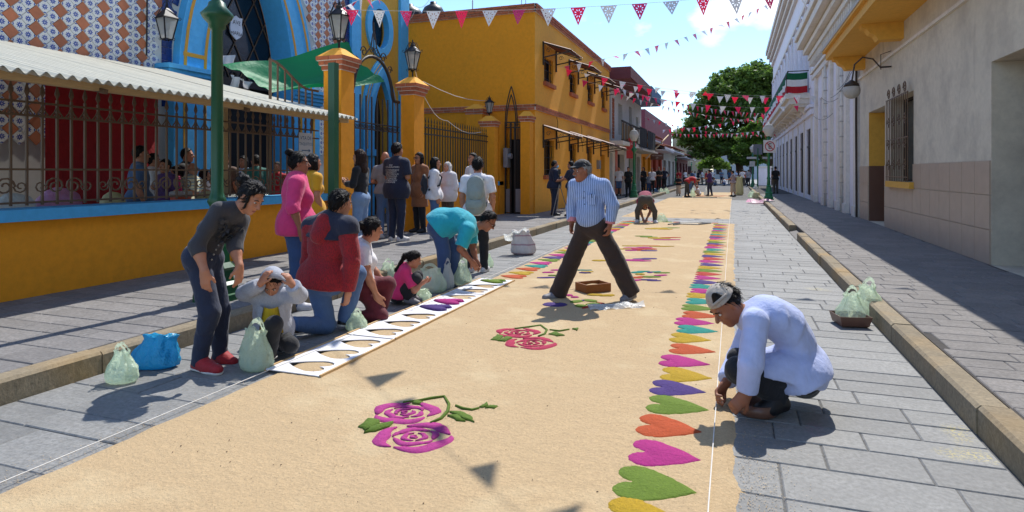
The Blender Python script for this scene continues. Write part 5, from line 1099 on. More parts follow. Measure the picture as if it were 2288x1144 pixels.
s2 = shop(50.6, 58.5, 3.7, 'wall_red', 'red shop with white scalloped canopy edge', 'roof_tile', 1.1, nd=2)
s3 = shop(58.6, 72, 3.9, 'wall_grey', 'grey shop with dark tiled eave beyond the red shop', 'roof_tile', 1.1, nd=3); s4 = shop(72.1, 92, 3.6, 'wall_maroon', 'dark low shop at the far end of the left row', 'roof_tile', 1.2, nd=4)
for i in range(16): m = MB(); m.prism([(.24*math.cos(t), .14*math.sin(t)) for t in np.linspace(math.pi, 2*math.pi, 7)], (-5.2, 50.9+i*.48, 3.35), Y_, UV, Nx, .03); m.build('scallop', 'wall_white', s2)
m = MB(); m.box((-5.22, 50.6, 3.34), (-5.15, 58.5, 3.5)); m.build('canopy_edge', 'wall_white', s2)
q0, q1 = onX(1447, 394-40, -6.15), onX(1492, 301, -4.9); m = MB(); m.tube([onX(1443, 355, -5.9), onX(1494, 302, -5.0)], .06, 4); tag(m.build('wooden_prop', 'lath', None), 'pale slanting pole propped against the tiled eave', 'pole')
pu = thing('purple_block', (-12, 62, 0), 'plain dark pink building rising behind the low tiled shops', 'building'); m = MB(); m.box((-15, 54, 0), (-7.2, 78, 6.9)); m.box((-15, 54, 6.9), (-9.4, 60, 7.5)); m.build('wall', 'wall_purple', pu)
c = onX(1468, 350, -5.6); sg = thing('shop_sign', c, 'dark hanging shop sign with pale lettering', 'sign'); m = MB(); m.obox(c, (Nx, Y_, UV), (.5, .03, .24)); m.build('board', 'wainscot', sg); text('lettering', 'ARTESANIA', .15, 'wall_cream', sg, c+A(0, -.035, .08), Nx, UV); text('lettering', '29', .2, 'wall_cream', sg, c+A(0, -.035, -.1), Nx, UV)
for px, py, r, lab in ((1408, 322, .33, 'round red drink sign on the balcony house'),):
    c = onX(px, py, -5.25); sg = thing('disc_sign', c, lab, 'sign'); m = MB(); m.tube([c-FV*.03, c+FV*.03], r, 20); m.build('disc', 'sign_red', sg); text('lettering', 'Coca-Cola', .15, 'wall_white', sg, c-FV*.036, RV, UV, lambda p: (p[0], p[1]+p[0]*.12, 0)); m = MB(); m.obox(c-UV*.55, (RV, FV, UV), (.2, .02, .22)); m.build('lower_plate', 'sign_red', sg)
c = gnd(1495, 408, .15); sb = thing('framed_board', (c[0], c[1], .15), 'black framed standing board with pale picture outside the red shop', 'sign board'); m = MB(); m.box((c[0]-.45, c[1]-.04, .15), (c[0]+.45, c[1]+.04, 3.2)); m.build('frame', 'iron_black', sb); m = MB(); m.box((c[0]-.33, c[1]-.05, 1.5), (c[0]+.33, c[1]-.042, 2.7)); m.build('poster', 'wall_cream', sb); m = MB(); m.prism([(.2*math.cos(t), .35*math.sin(t)) for t in np.linspace(0, 6.28, 14)], (c[0], c[1]-.056, 2.1), Nx, UV, A(0, -1, 0), .002); m.build('picture', 'iron_black', sb)
# buildings across the far end
for (x0_, x1_, y_, h_, mt, lab) in ((-24, -12.5, 125, 7.5, 'wall_far', 'pale blue grey house far down the street'), (-12, -4.5, 132, 9.5, 'wall_far_tan', 'tan house with flat roof far down the street'), (-4.2, 16, 140, 6.5, 'wall_far', 'low pale house behind the plaza trees')):
    t = thing('far_house', ((x0_+x1_)/2, y_, 0), lab, 'house', 'houses at the far end of the street'); n_ = int((x1_-x0_)/2.2); ho = [(.6+i*2.2, 1.6+i*2.2, z, z+1.7) for i in range(n_) for z in (1.0, 4.2) if z+2 < h_]
    m = MB(); facade(m, (x0_, y_, 0), (1, 0, 0), x1_-x0_, h_, ho, (0, -1, 0), .3); m.build('wall', mt, t)
    for p, q, c, d in ho: m = MB(); m.box((x0_+p, y_+.28, c), (x0_+q, y_+.32, d)); m.build('window', 'dark_glass', t)
    m = MB(); m.box((x0_-.3, y_-.5, h_), (x1_+.3, y_+8, h_+.35)); m.build('roof', 'roof_tile' if mt == 'wall_far_tan' else 'wall_grey', t)

# ---------------------------------------------------------------- trees
def tree(name, x, y, h, lobes, leafm, label, nleaf, lsz, trunk_r, seed, branch=True):
    r = np.random.RandomState(seed); t = thing(name, (x, y, 0), label, 'tree'); m = MB()
    tops = [A(x+l[0]*.75, y+l[1]*.75, l[2]-.3*l[3]) for l in lobes]; fk = A(x, y, h*.3)
    m.tube([A(x, y, 0), A(x+.1, y, h*.12), A(x-.05, y+.05, h*.22), fk], [trunk_r*1.3, trunk_r, trunk_r*.85, trunk_r*.75], 8)
    for tp_ in tops: mid = lerp(fk, tp_, .5)+r.uniform(-.3, .3, 3); m.tube([fk, mid, tp_], [trunk_r*.5, trunk_r*.3, trunk_r*.1], 5)
    m.build('trunk', 'bark', t, True)
    lobes = list(lobes)+[(l[0]+l[3]*.95*math.cos(a_), l[1]-.3, l[2]+l[3]*.85*math.sin(a_), l[3]*r.uniform(.22, .42)) for l in lobes for a_ in r.uniform(-.4, 3.5, 2)]
    w_ = np.array([l[3]**2 for l in lobes]); w_ = w_/w_.sum(); V = []; n = nleaf
    ctr = []
    for i, l in enumerate(lobes):      # sub-clumps on the lobe surface
        k = int(26+40*w_[i]*len(lobes))
        d_ = r.normal(size=(k, 3)); d_ /= np.linalg.norm(d_, axis=1)[:, None]; d_[:, 2] = np.where(d_[:, 2] < -.35, -d_[:, 2], d_[:, 2])
        rad = l[3]*(.5+.58*r.rand(k))[:, None]; c_ = A(x+l[0], y+l[1], l[2])+d_*rad*A(1, 1, .8)
        ctr += [(c, l[3]*(.12+.2*r.rand())) for c in c_]
    C = np.array([c for c, s_ in ctr]); S = np.array([s_ for c, s_ in ctr]); pk = r.choice(len(C), n, p=S**2/np.sum(S**2))
    d_ = r.normal(size=(n, 3)); d_ /= np.linalg.norm(d_, axis=1)[:, None]
    Pc = C[pk]+d_*(S[pk]*(r.rand(n)**.45)*1.05)[:, None]*A(1.15, 1.15, .7)
    a = r.normal(size=(n, 3)); a[:, 2] *= .55; a /= np.linalg.norm(a, axis=1)[:, None]; b = np.cross(a, r.normal(size=(n, 3))); b /= np.linalg.norm(b, axis=1)[:, None]
    sz = (lsz*(.6+.8*r.rand(n)))[:, None]; nn = np.cross(a, b)
    V = np.stack([Pc-a*sz, Pc+b*sz*.42+nn*sz*.12, Pc+a*sz, Pc-b*sz*.42+nn*sz*.12], 1).reshape(-1, 3); F = np.arange(n*4).reshape(n, 4)
    raw('crown', V, F, leafm, t); return t
tree('plaza_tree', .6, 84, 14, [(-5.2, 0, 5.5, 2.6), (-3.6, 0, 8.2, 2.9), (-1.6, -1, 10.8, 3.0), (.8, 0, 12.6, 2.8), (3.2, 0, 12.4, 3.0), (5.6, 0, 11, 3.2), (1.2, -1.5, 8.5, 3.4), (4, -1, 7.5, 3.3), (-2.2, -2, 5.0, 2.4), (6.5, -1, 6.5, 3), (-4.4, -.5, 3.8, 1.8), (1.0, 0, 5.2, 2.6), (3.2, -1, 4.6, 2.4), (-.6, -1, 4.2, 2.0), (0, 1, 9.5, 3.2), (2.2, -2, 3.0, 1.9), (4.6, -2, 3.2, 2.2), (.2, -1.5, 2.8, 1.6), (6.4, -1.5, 3.4, 2.2)], 'leaf_dark', 'large dark green tree filling the end of the street', 105000, .26, .5, 4)
tree('plaza_tree', 3.6, 70, 7.4, [(-1.6, 0, 4.9, 1.5), (0, 0, 5.8, 1.7), (1.6, 0, 5.6, 1.6), (.3, -1, 4.2, 1.6), (-2.4, -.5, 3.6, 1.1), (1.8, -.5, 3.9, 1.4)], 'leaf_light', 'smaller light green tree in front of the large dark one', 30000, .17, .16, 9)
tree('plaza_shrub_tree', -3.2, 104, 4.4, [(-1.2, 0, 2.4, 1.2), (0, 0, 3.0, 1.4), (1.3, 0, 2.3, 1.2)], 'leaf_bright', 'small bright yellow green tree at the far plaza', 7000, .18, .12, 12)
tree('plaza_tree', 9.5, 92, 11, [(-2.5, 0, 7, 2.8), (0, 0, 8.5, 3), (2.5, 0, 7, 2.8), (0, -1, 5, 3)], 'leaf_dark', 'dark tree partly hidden behind the white building corner', 24000, .3, .4, 15)

# ---------------------------------------------------------------- street lamps, sign, posts
def street_lamp(x, y, label, s=1., z=.15, detail=True, h=3.35, rz=None):
    rz = rz or h-.46
    t = thing('street_lamp', (x, y, z), label, 'street lamp', 'green cast iron street lamps'); m = MB()
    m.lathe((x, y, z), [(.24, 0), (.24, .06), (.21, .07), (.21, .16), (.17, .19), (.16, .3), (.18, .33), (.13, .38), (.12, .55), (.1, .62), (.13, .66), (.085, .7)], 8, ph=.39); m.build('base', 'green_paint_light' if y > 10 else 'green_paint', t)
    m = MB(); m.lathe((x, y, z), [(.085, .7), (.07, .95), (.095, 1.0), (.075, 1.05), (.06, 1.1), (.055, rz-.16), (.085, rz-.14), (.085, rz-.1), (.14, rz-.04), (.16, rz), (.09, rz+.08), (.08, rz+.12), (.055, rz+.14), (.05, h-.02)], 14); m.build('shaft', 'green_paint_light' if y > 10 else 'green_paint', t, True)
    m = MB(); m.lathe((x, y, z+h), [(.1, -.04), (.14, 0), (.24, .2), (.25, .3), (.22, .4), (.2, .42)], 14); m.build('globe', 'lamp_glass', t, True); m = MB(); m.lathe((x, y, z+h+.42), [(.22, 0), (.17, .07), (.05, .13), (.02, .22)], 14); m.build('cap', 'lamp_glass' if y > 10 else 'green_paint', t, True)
    return t
street_lamp(-5.0, 4.97, 'tall dark green lamp post in front of the churchyard railing', h=4.4, rz=2.92)
street_lamp(-4.87, 32.3, 'green lamp post with white globe beyond the yellow house', h=2.95); lr = street_lamp(1.55, 31.8, 'green lamp post carrying the no parking sign by the white building', h=3.05)
for px, py, lab in ((1682, 418, 'distant green lamp post on the right, by the street name plate'), (1510, 412, 'distant green lamp post on the left, outside the red shop'), (1535, 405, 'very distant thin lamp post at the left shops'), (1545, 402, 'farthest thin lamp post at the left shops')): g = gnd(px, py, .15); street_lamp(g[0], g[1], lab, h=3.1)
c = at(1720, 327, 29.2); ns = thing('no_parking_sign', c, 'white square no parking sign with red crossed circle', 'sign'); m = MB(); m.obox(c, (RV, FV, UV), (.3, .012, .3)); m.build('plate', 'sign_white', ns)
poly_holes('ring', [[(.235*math.cos(t), .235*math.sin(t)) for t in np.linspace(0, 2*math.pi, 28, endpoint=False)], [(.195*math.cos(-t), .195*math.sin(-t)) for t in np.linspace(0, 2*math.pi, 28, endpoint=False)]], 'sign_red', ns, c-FV*.018, RV, UV, -FV, .004)
text('letter', 'E', .36, 'sign_black', ns, c-FV*.022, RV, UV); m = MB(); k = nrm(RV-UV); m.obox(c-FV*.026, (k, FV, np.cross(FV, k)), (.21, .002, .02)); m.build('slash', 'sign_red', ns)
g = gnd(1693, 420, .15); pn = thing('street_name_post', (g[0], g[1], .15), 'green post with grey plaque and street name plates', 'sign'); m = MB(); m.tube([g, g+UV*3.3], .06, 8); m.build('post', 'green_paint_light', pn); m = MB(); m.obox(g+UV*3.2, (RV, FV, UV), (.36, .04, .42)); m.build('plaque', 'grey_metal', pn)
for dx, z in ((-.5, 2.5), (.8, 2.5)): m = MB(); m.obox(g+UV*z+RV*dx, (RV, FV, UV), (.4, .02, .09)); m.build('name_plate', 'sign_white', pn)
m = MB(); m.obox(g+UV*2.0-RV*.45, (RV, FV, UV), (.22, .02, .22)); m.build('small_plate', 'sign_white', pn)
g = gnd(745, 582, .15); gp = thing('green_post', (g[0], g[1], .15), 'square dark green post in front of the tall brick capped pillar', 'post'); gx = onX(749, 142, g[0]); m = MB(); m.box((g[0]-.055, g[1]-.055, .15), (g[0]+.055, g[1]+.055, gx[2])); m.build('post', 'green_paint', gp); m = MB(); m.box((g[0]-.1, g[1]-.1, .15), (g[0]+.1, g[1]+.1, .18)); m.build('foot_plate', 'green_paint', gp)
g = gnd(1708, 414, .15); kk = thing('white_kiosk', (g[0], g[1], .15), 'small white plinth beneath the plaza trees', 'plinth'); m = MB(); m.box((g[0]-.6, g[1]-.4, .1), (g[0]+.6, g[1]+.4, 1.9)); m.build('body', 'wall_white', kk); m = MB(); m.box((g[0]-.7, g[1]-.5, 1.9), (g[0]+.7, g[1]+.5, 2.05)); m.build('top', 'wall_cream', kk)
# ---------------------------------------------------------------- sawdust carpet
def hnoise(x, y): return .5*math.sin(3.1*x+1.7*math.sin(2.3*y))*math.sin(2.7*y+.9*math.sin(4.1*x))+.3*math.sin(11*x+3*math.sin(7*y))*math.sin(9*y+1)+.2*math.sin(31*x+2*math.sin(19*y))*math.sin(27*y)
ZC = .018
def carpet(name, x0, x1, y0, y1, label, nx, ny, mat='sawdust'):
    t = thing(name, ((x0+x1)/2, (y0+y1)/2, 0), label, 'sawdust carpet'); V = []; F = []
    for j in range(ny+1):
        for i in range(nx+1):
            u, v = i/nx, j/ny; x, y = lerp(x0, x1, u), lerp(y0, y1, v); e = min(u*(x1-x0), (1-u)*(x1-x0), v*(y1-y0), (1-v)*(y1-y0))
            if i in (0, nx): x += .03*hnoise(2*y, 9*i)+.014*math.sin(9*y)+.008*math.sin(21*y)
            if j in (0, ny): y += .04*hnoise(3*x, 2)
            V.append((x, y, -.006 if e < 1e-6 else ZC*min(1, .35+e*7)+.0035*hnoise(2.2*x, 2.2*y)))
    F = [(j*(nx+1)+i, j*(nx+1)+i+1, (j+1)*(nx+1)+i+1, (j+1)*(nx+1)+i) for j in range(ny) for i in range(nx)]
    raw('sawdust_bed', V, F, mat, t, True); return t
cpt = carpet('sawdust_carpet', -3.12, .02, .2, 18.45, 'long tan sawdust carpet with hearts and roses down the middle of the street', 72, 330)
carpet('sawdust_carpet', -3.5, -.1, 20.2, 36.2, 'plain tan sawdust carpet beyond the bent over man', 30, 90); far_c = carpet('sawdust_carpet', -2.9, -.1, 37.5, 47, 'farthest sawdust carpet with red scribbles', 20, 40)
def mound(poly, z, h, mat, name, parent, inset=.9, jit=.004, seed=0, ins=.016):
    """low heap of dyed sawdust: ragged foot, sloping flank, uneven top"""
    r = random.Random(seed+len(poly)); k = len(poly); ar = sum(poly[i-1][0]*poly[i][1]-poly[i][0]*poly[i-1][1] for i in range(k))
    if ar < 0: poly = poly[::-1]
    B = [A(p[0]+r.uniform(-jit, jit), p[1]+r.uniform(-jit, jit), z) for p in poly]; T, T2 = [], []
    for i, b in enumerate(B):
        n_ = nrm(np.cross(B[(i+1) % k]-B[i-1], UV)); T.append(b-n_*ins*.35+UV*h*r.uniform(.5, .75)); T2.append(b-n_*ins+UV*h*r.uniform(.9, 1.1))
    q = MB(); q.add(B+T+T2, [(i, (i+1) % k, (i+1) % k+k, i+k) for i in range(k)]+[(i+k, (i+1) % k+k, (i+1) % k+2*k, i+2*k) for i in range(k)]+[tuple(range(2*k, 3*k))]); o = q.build(name, mat, parent, True)
    GR.setdefault(mat, []).extend([B[r.randrange(k)]+A(r.gauss(0, .016), r.gauss(0, .016), .002) for _ in range(60)] if math.hypot(B[0][0], B[0][1]) < 9 and mat != 'sawdust' else []); return o
GR = {}
def heart(cx, cy, ln, wd, dr, n=64):
    P = []; c0, c1, rr = -.22, .25, .255; up = [(c0+rr*math.cos(math.radians(a)), c1+rr*math.sin(math.radians(a))) for a in np.linspace(258, 51, n//2-8)]; e = up[-1]; up += [(lerp(e[0], .48, t), lerp(e[1], 0, t)+.045*math.sin(math.pi*t)) for t in np.linspace(.12, 1, 9)]
    for x, y in up+[(a, -b) for a, b in up[-2::-1]]: P.append((cx+dr*x*ln, cy+y*wd))
    return P
seqR = 'yellow green magenta orange green purple yellow magenta orange yellow teal magenta orange green teal yellow magenta teal purple magenta red green yellow purple magenta red purple yellow green teal magenta red purple green yellow magenta purple orange teal yellow green magenta teal purple orange yellow magenta green'.split()
for i, c_ in enumerate(seqR):
    y = 2.58+i*.326+.025*math.sin(i*5.1)
    if y > 18.2: break
    jx = .02*math.sin(i*3.3); mound(heart(-.335+jx, y, .38+.015*math.sin(i*1.9), .325+.012*math.sin(i*2.3), 1), ZC-.004, .0105, 'dye_'+c_, 'heart', cpt, seed=i, jit=.003)
seqL = 'orange yellow orange teal magenta green purple magenta green yellow magenta red purple teal green yellow magenta orange purple green teal magenta red yellow purple green magenta orange yellow teal red'.split()
for i, c_ in enumerate(seqL):
    y = 8.0+i*.335+.02*math.sin(i*4.1)
    if y > 18.2: break
    mound(heart(-2.86+.015*math.sin(i*2.7), y, .38, .3, -1), ZC-.004, .014, 'dye_'+c_, 'heart', cpt, seed=i+50, jit=.003)
def strip(O, I, z, h, mat, name, parent, jit=.002, seed=0):
    r = random.Random(seed+len(O)); n = len(O); J = lambda p, zz: A(p[0]+r.uniform(-jit, jit), p[1]+r.uniform(-jit, jit), zz)
    V = []; F = []
    for o_, i_ in zip(O, I):
        cc = ((o_[0]+i_[0])/2, (o_[1]+i_[1])/2); sh = lambda p: (lerp(p[0], cc[0], .16), lerp(p[1], cc[1], .16))
        V += [J(o_, z), J(sh(o_), z+h*r.uniform(.8, 1.1)), J(sh(i_), z+h*r.uniform(.8, 1.1)), J(i_, z)]
    for k in range(n-1):
        for e in range(3): F.append((k*4+e, k*4+e+1, k*4+e+5, k*4+e+4))
    F += [(0, 3, 2, 1), ((n-1)*4, (n-1)*4+1, (n-1)*4+2, (n-1)*4+3)]
    GR.setdefault(mat, []).extend([r.choice(V)+A(r.gauss(0, .008), r.gauss(0, .008), 0) for _ in range(24)]); return raw(name, V, F, mat, parent, True)
def cres(c, R, th, a0, a1, n=12, ex=1., ey=1.):
    O, I = [], []
    for i in range(n+1):
        u = i/n; a = math.radians(a0+(a1-a0)*u); t_ = th*max(.08, math.sin(math.pi*u)**.7); w_ = 1+.06*math.sin(5*a+R*50)
        for L_, s_ in ((O, 1), (I, -1)):
            d_ = RV*math.cos(a)*ex+FV*math.sin(a)*ey; p = c+d_*(R*w_+s_*t_); L_.append((p[0], p[1]))
    return O, I
def rose(px, py, s, mat, sq=1., rot=0.):
    c = gnd(px, py)
    for R, th, a0, a1 in ((.15, .036, -30, 72), (.148, .036, 88, 194), (.15, .04, 200, 322), (.092, .021, 10, 138), (.088, .022, 148, 292), (.09, .018, 298, 368), (.047, .014, 60, 228), (.045, .014, 240, 400), (.012, .011, 0, 330)):
        O, I = cres(c, R*s, th*s, a0+rot, a1+rot, 16, 1.12, .92*sq); strip(O, I, ZC-.003, .009, mat, 'petal', cpt, .002, int(R*999))
def leaf(pts, mat='dye_leaf_green'):
    P = []
    q = [gnd(*p) for p in pts]
    for i in range(len(q)):
        a, b = q[i], q[(i+1) % len(q)]; n_ = max(1, int(np.linalg.norm(b-a)/.03))
        for k in range(n_): p = lerp(a, b, k/n_); P.append((p[0]+.003*math.sin(k*2.2), p[1]+.006*(k % 2)))
    mound(P, ZC-.003, .014, mat, 'leaf', cpt, jit=.002, ins=.005)
def stem(pts, w_=.012, mat='dye_leaf_green'):
    q = [gnd(*p) for p in pts]; L1, L2 = [], []
    for i, p in enumerate(q):
        t_ = nrm(q[min(i+1, len(q)-1)]-q[max(i-1, 0)]); n_ = np.cross(UV, t_); k = w_*(.5+.5*math.sin(math.pi*(i+.5)/len(q))); L1.append(tuple((p+n_*k)[:2])); L2.append(tuple((p-n_*k)[:2]))
    mound(L1+L2[::-1], ZC-.003, .014, mat, 'stem', cpt, jit=.001, ins=.003)
rose(905, 928, 1.02, 'dye_rose_pink'); rose(927, 984, 1.12, 'dye_rose_pink', rot=40)
leaf([(800, 962), (822, 944), (850, 948), (842, 960), (815, 970)]); leaf([(812, 976), (835, 960), (880, 950), (870, 962), (840, 972)]); leaf([(1004, 928), (1030, 928), (1052, 938), (1060, 952), (1035, 946)]); leaf([(1000, 936), (1022, 936), (1040, 950), (1020, 948)])
stem([(962, 954), (985, 943), (1000, 927), (1003, 910), (993, 893)] , .011); stem([(994, 893), (965, 897), (938, 902), (900, 908)], .008); leaf([(925, 903), (945, 906), (938, 911), (920, 909)]); stem([(1018, 914), (1035, 921), (1055, 924), (1070, 920)], .009); leaf([(1070, 918), (1090, 907), (1092, 914), (1080, 919)]); leaf([(1082, 920), (1095, 914), (1112, 916), (1104, 921)])
rose(1156, 748, 1.0, 'dye_rose_red'); rose(1187, 772, 1.12, 'dye_rose_red', rot=40)
leaf([(1096, 765), (1110, 754), (1125, 756), (1115, 768)]); leaf([(1112, 768), (1130, 758), (1145, 760), (1128, 769)]); stem([(1203, 757), (1217, 752), (1222, 742), (1208, 732)] , .011); stem([(1207, 732), (1180, 736), (1150, 740)], .012); leaf([(1225, 752), (1240, 747), (1262, 755), (1245, 757)]); stem([(1228, 742), (1250, 745), (1272, 741)], .009); leaf([(1278, 740), (1293, 738), (1290, 744)])
# looser flowers further up the carpet
def blob_petal(px, py, a, b, ang, mat):
    c = gnd(px, py); ca, sa = math.cos(ang), math.sin(ang); P = []
    for i in range(14): t = 2*math.pi*i/14; u, v = a*math.cos(t), b*math.sin(t); p = c+RV*(u*ca-v*sa)+FV*(u*sa+v*ca); P.append((p[0], p[1]))
    mound(P, ZC-.003, .015, mat, 'petal', cpt, jit=.005, seed=px)
for px, py, a, b, ang, mt in ((1240, 685, .14, .1, 0, 'purple'), (1244, 682, .04, .03, 0, 'yellow'), (1270, 664, .06, .05, .5, 'magenta'), (1284, 668, .05, .04, 0, 'magenta'), (1288, 678, .09, .06, .6, 'green'), (1318, 676, .09, .06, -.4, 'green'), (1298, 688, .08, .06, -.9, 'green'), (1326, 684, .09, .06, .4, 'green'), (1302, 676, .035, .03, 0, 'purple'), (1309, 691, .07, .025, .8, 'red'), (1341, 682, .06, .02, -.6, 'red'), (1330, 663, .1, .05, 0, 'yellow'), (1356, 664, .1, .05, .2, 'yellow'),
        (1225, 612, .1, .05, .3, 'magenta'), (1243, 607, .09, .05, 0, 'magenta'), (1222, 624, .14, .04, .1, 'purple'), (1240, 619, .1, .04, 0, 'green'), (1305, 607, .12, .03, 0, 'teal'), (1312, 611, .1, .03, .2, 'yellow'), (1307, 613, .09, .03, -.1, 'purple'),
        (1424, 612, .1, .06, .2, 'teal'), (1438, 610, .1, .04, 0, 'teal'), (1430, 616, .07, .05, 0, 'yellow'), (1420, 624, .11, .05, .1, 'orange'), (1433, 622, .08, .04, .5, 'red'), (1418, 630, .1, .05, .3, 'magenta'), (1452, 612, .06, .04, 1, 'purple'), (1463, 611, .1, .035, .2, 'teal'), (1480, 613, .12, .04, 0, 'green'), (1476, 619, .11, .05, .3, 'magenta'), (1453, 622, .15, .05, .0, 'green'), (1447, 629, .14, .04, -.1, 'purple'), (1462, 631, .1, .03, 0, 'purple'),
        (1340, 585, .13, .07, 0, 'yellow'), (1404, 584, .14, .07, 0, 'magenta'), (1420, 585, .16, .08, .1, 'magenta'), (1434, 582, .16, .07, 0, 'purple'), (1450, 581, .14, .06, 0, 'purple'), (1440, 586, .12, .05, 0, 'magenta'),
        (1396, 559, .14, .06, 0, 'yellow'), (1410, 557, .16, .08, .1, 'magenta'), (1425, 559, .14, .07, 0, 'red'), (1440, 556, .16, .08, 0, 'magenta'), (1452, 559, .14, .08, 0, 'red'), (1418, 552, .25, .05, 0, 'yellow'), (1448, 552, .25, .05, 0, 'orange'), (1478, 553, .25, .04, 0, 'yellow'), (1412, 562, .13, .06, 0, 'magenta'), (1450, 563, .16, .06, 0, 'purple'), (1433, 562, .12, .06, 0, 'red'),
        (1438, 530, .2, .07, -.2, 'green'), (1450, 532, .2, .08, -.2, 'green'), (1463, 534, .16, .08, 0, 'yellow'), (1478, 535, .2, .07, 0, 'yellow'), (1497, 533, .25, .05, 0, 'orange'), (1485, 538, .25, .06, 0, 'magenta'), (1505, 538, .15, .05, 0, 'magenta'),
        (1458, 513, .2, .12, 0, 'yellow'), (1473, 512, .22, .13, 0, 'yellow'), (1486, 514, .2, .1, 0, 'yellow'), (1498, 511, .25, .08, 0, 'green'), (1452, 513, .14, .08, 0, 'green')):
    blob_petal(px, py, a, b, ang, 'dye_'+mt)
for i, c_ in enumerate(('yellow', 'green', 'red', 'magenta', 'yellow', 'green', 'orange', 'purple', 'yellow', 'magenta', 'green', 'orange')): mound([(-2.9+i*.21, 18.22), (-2.72+i*.21, 18.22), (-2.72+i*.21, 18.36), (-2.9+i*.21, 18.36)], ZC-.003, .014, 'dye_'+c_, 'border_dash', cpt)
for i in range(7):
    c = A(-2.5+.32*i, 39.5+.8*math.sin(i*2.2), 0); mound([tuple(c[:2]+q) for q in ((-.3, 0), (0, -.1), (.35, .05), (.05, .16))], ZC-.003, .015, 'dye_orange' if i % 2 else 'dye_red', 'scribble', far_c)
for mt_, L_ in GR.items():
    q = MB(); r = random.Random(3)
    for p in L_: s_ = r.uniform(.0015, .0035); a = r.random()*3; q.add([(p[0]+s_*math.cos(a+k*2.09), p[1]+s_*math.sin(a+k*2.09), ZC+.002+.001*k) for k in range(3)], [(0, 1, 2)])
    if L_: tag(q.build('loose_dye_grains', mt_, cpt), kind='stuff')
# crumbs and dark bits lying on the sawdust
q = MB(); r = random.Random(4)
for i in range(260):
    x, y = r.uniform(-3.0, -.2), 2.3+10*r.random()**2; s_ = r.choice((.0012, .0016, .002, .003)); q.obox((x, y, ZC+.004), (nrm(A(r.random(), r.random(), .2)), nrm(A(-r.random(), r.random(), 0)), UV), (s_, s_*.7, s_*.5))
tag(q.build('wood_crumbs', 'bark', cpt), kind='stuff')
q = MB()
for i in range(15000):     # loose grains thrown past the edge of the bed
    sd = r.choice((0, 1, 1)); y = 1.5+17*r.random()**1.6; x = (.02+abs(r.gauss(0, .13))) if sd else (-3.1-abs(r.gauss(0, .11))); s_ = r.uniform(.0015, .004); a = r.random()*3.1
    q.add([(x+s_*math.cos(a+k*2.09), y+s_*math.sin(a+k*2.09)*1.3, .0035+.001*k) for k in range(3)], [(0, 1, 2)])
tag(q.build('loose_sawdust', 'sawdust', cpt), kind='stuff')
# white guide strings
for pts, lab in (([A(-.1, .5, .035), A(-.105, 6, .03), A(-.12, 14, .035), A(-.13, 38, .03)], 'white guide string stretched along the right edge of the carpet'), ([A(-3.16, .5, .035), A(-3.14, 4, .03), A(-3.1, 18.5, .035)], 'white guide string stretched along the left edge of the carpet')):
    m = MB(); m.tube(pts, .0032, 5); tag(m.build('guide_string', 'string', None), lab, 'string')
# ---------------------------------------------------------------- stencil boards on the left border
lab4 = ('nearest white stencil board with three empty heart cut-outs', 'second white stencil board from the camera with empty heart cut-outs', 'white stencil board with a magenta and a purple heart filled in', 'farthest white stencil board with a green heart at its far end')
for k in range(4):
    y0 = 3.62+k*1.02; y1 = y0+1.0; xa, xb = -3.2, -2.72; dz = .024+.003*(k % 2)
    t = thing('stencil_board', ((xa+xb)/2, (y0+y1)/2, ZC), lab4[k], 'stencil board', 'white heart stencil boards')
    hl = [heart(-2.96, y0+.18+i*.32, .37, .245, -1, 40) for i in range(3)]
    poly_holes('board', [[(xa, y0), (xb, y0), (xb, y1), (xa, y1)]]+[h_[::-1] for h_ in hl], 'board_white', t, (0, 0, dz), (1, 0, 0), (0, 1, 0), UV, .006)
    for x in (xa, xb): m = MB(); m.box((x-.009, y0, dz-.012), (x+.009, y1, dz+.011)); m.build('lath_edge', 'lath', t)
    fill = {2: {0: 'purple', 1: 'magenta'}, 3: {2: 'green'}}.get(k, {})
    for i, c_ in fill.items(): mound(heart(-2.96, y0+.18+i*.32, .36, .25, -1), ZC, .03, 'dye_'+c_, 'heart', cpt, seed=i+90)
# ---------------------------------------------------------------- wooden box, bowls, bags
c = gnd(1325, 653); wb = thing('wooden_box', (c[0], c[1], ZC), 'open wooden box of sawdust between the striped shirt man\'s feet', 'box'); L_, W_, H_ = .165, .12, .1; u, v = nrm(RV*.9+FV*.42), nrm(FV*.9-RV*.42)
for d_, ax, hl in ((u*L_, v, (W_, .008)), (-u*L_, v, (W_, .008)), (v*W_, u, (L_+.008, .008)), (-v*W_, u, (L_+.008, .008))): m = MB(); m.obox(A(c[0], c[1], ZC+H_/2)+d_, (ax, np.cross(UV, ax), UV), (hl[0], hl[1], H_/2)); m.build('side', 'box_wood', wb)
m = MB(); m.obox(A(c[0], c[1], ZC+.006), (u, v, UV), (L_-.01, W_-.01, .005)); m.build('bottom', 'box_wood', wb); m = MB(); m.grid(lambda a, b: A(c[0], c[1], ZC+.05+.035*math.sin(math.pi*a)*math.sin(math.pi*b))+u*(a-.5)*2*(L_-.01)+v*(b-.5)*2*(W_-.01), 8, 6); m.build('sawdust_fill', 'sawdust', wb, True)
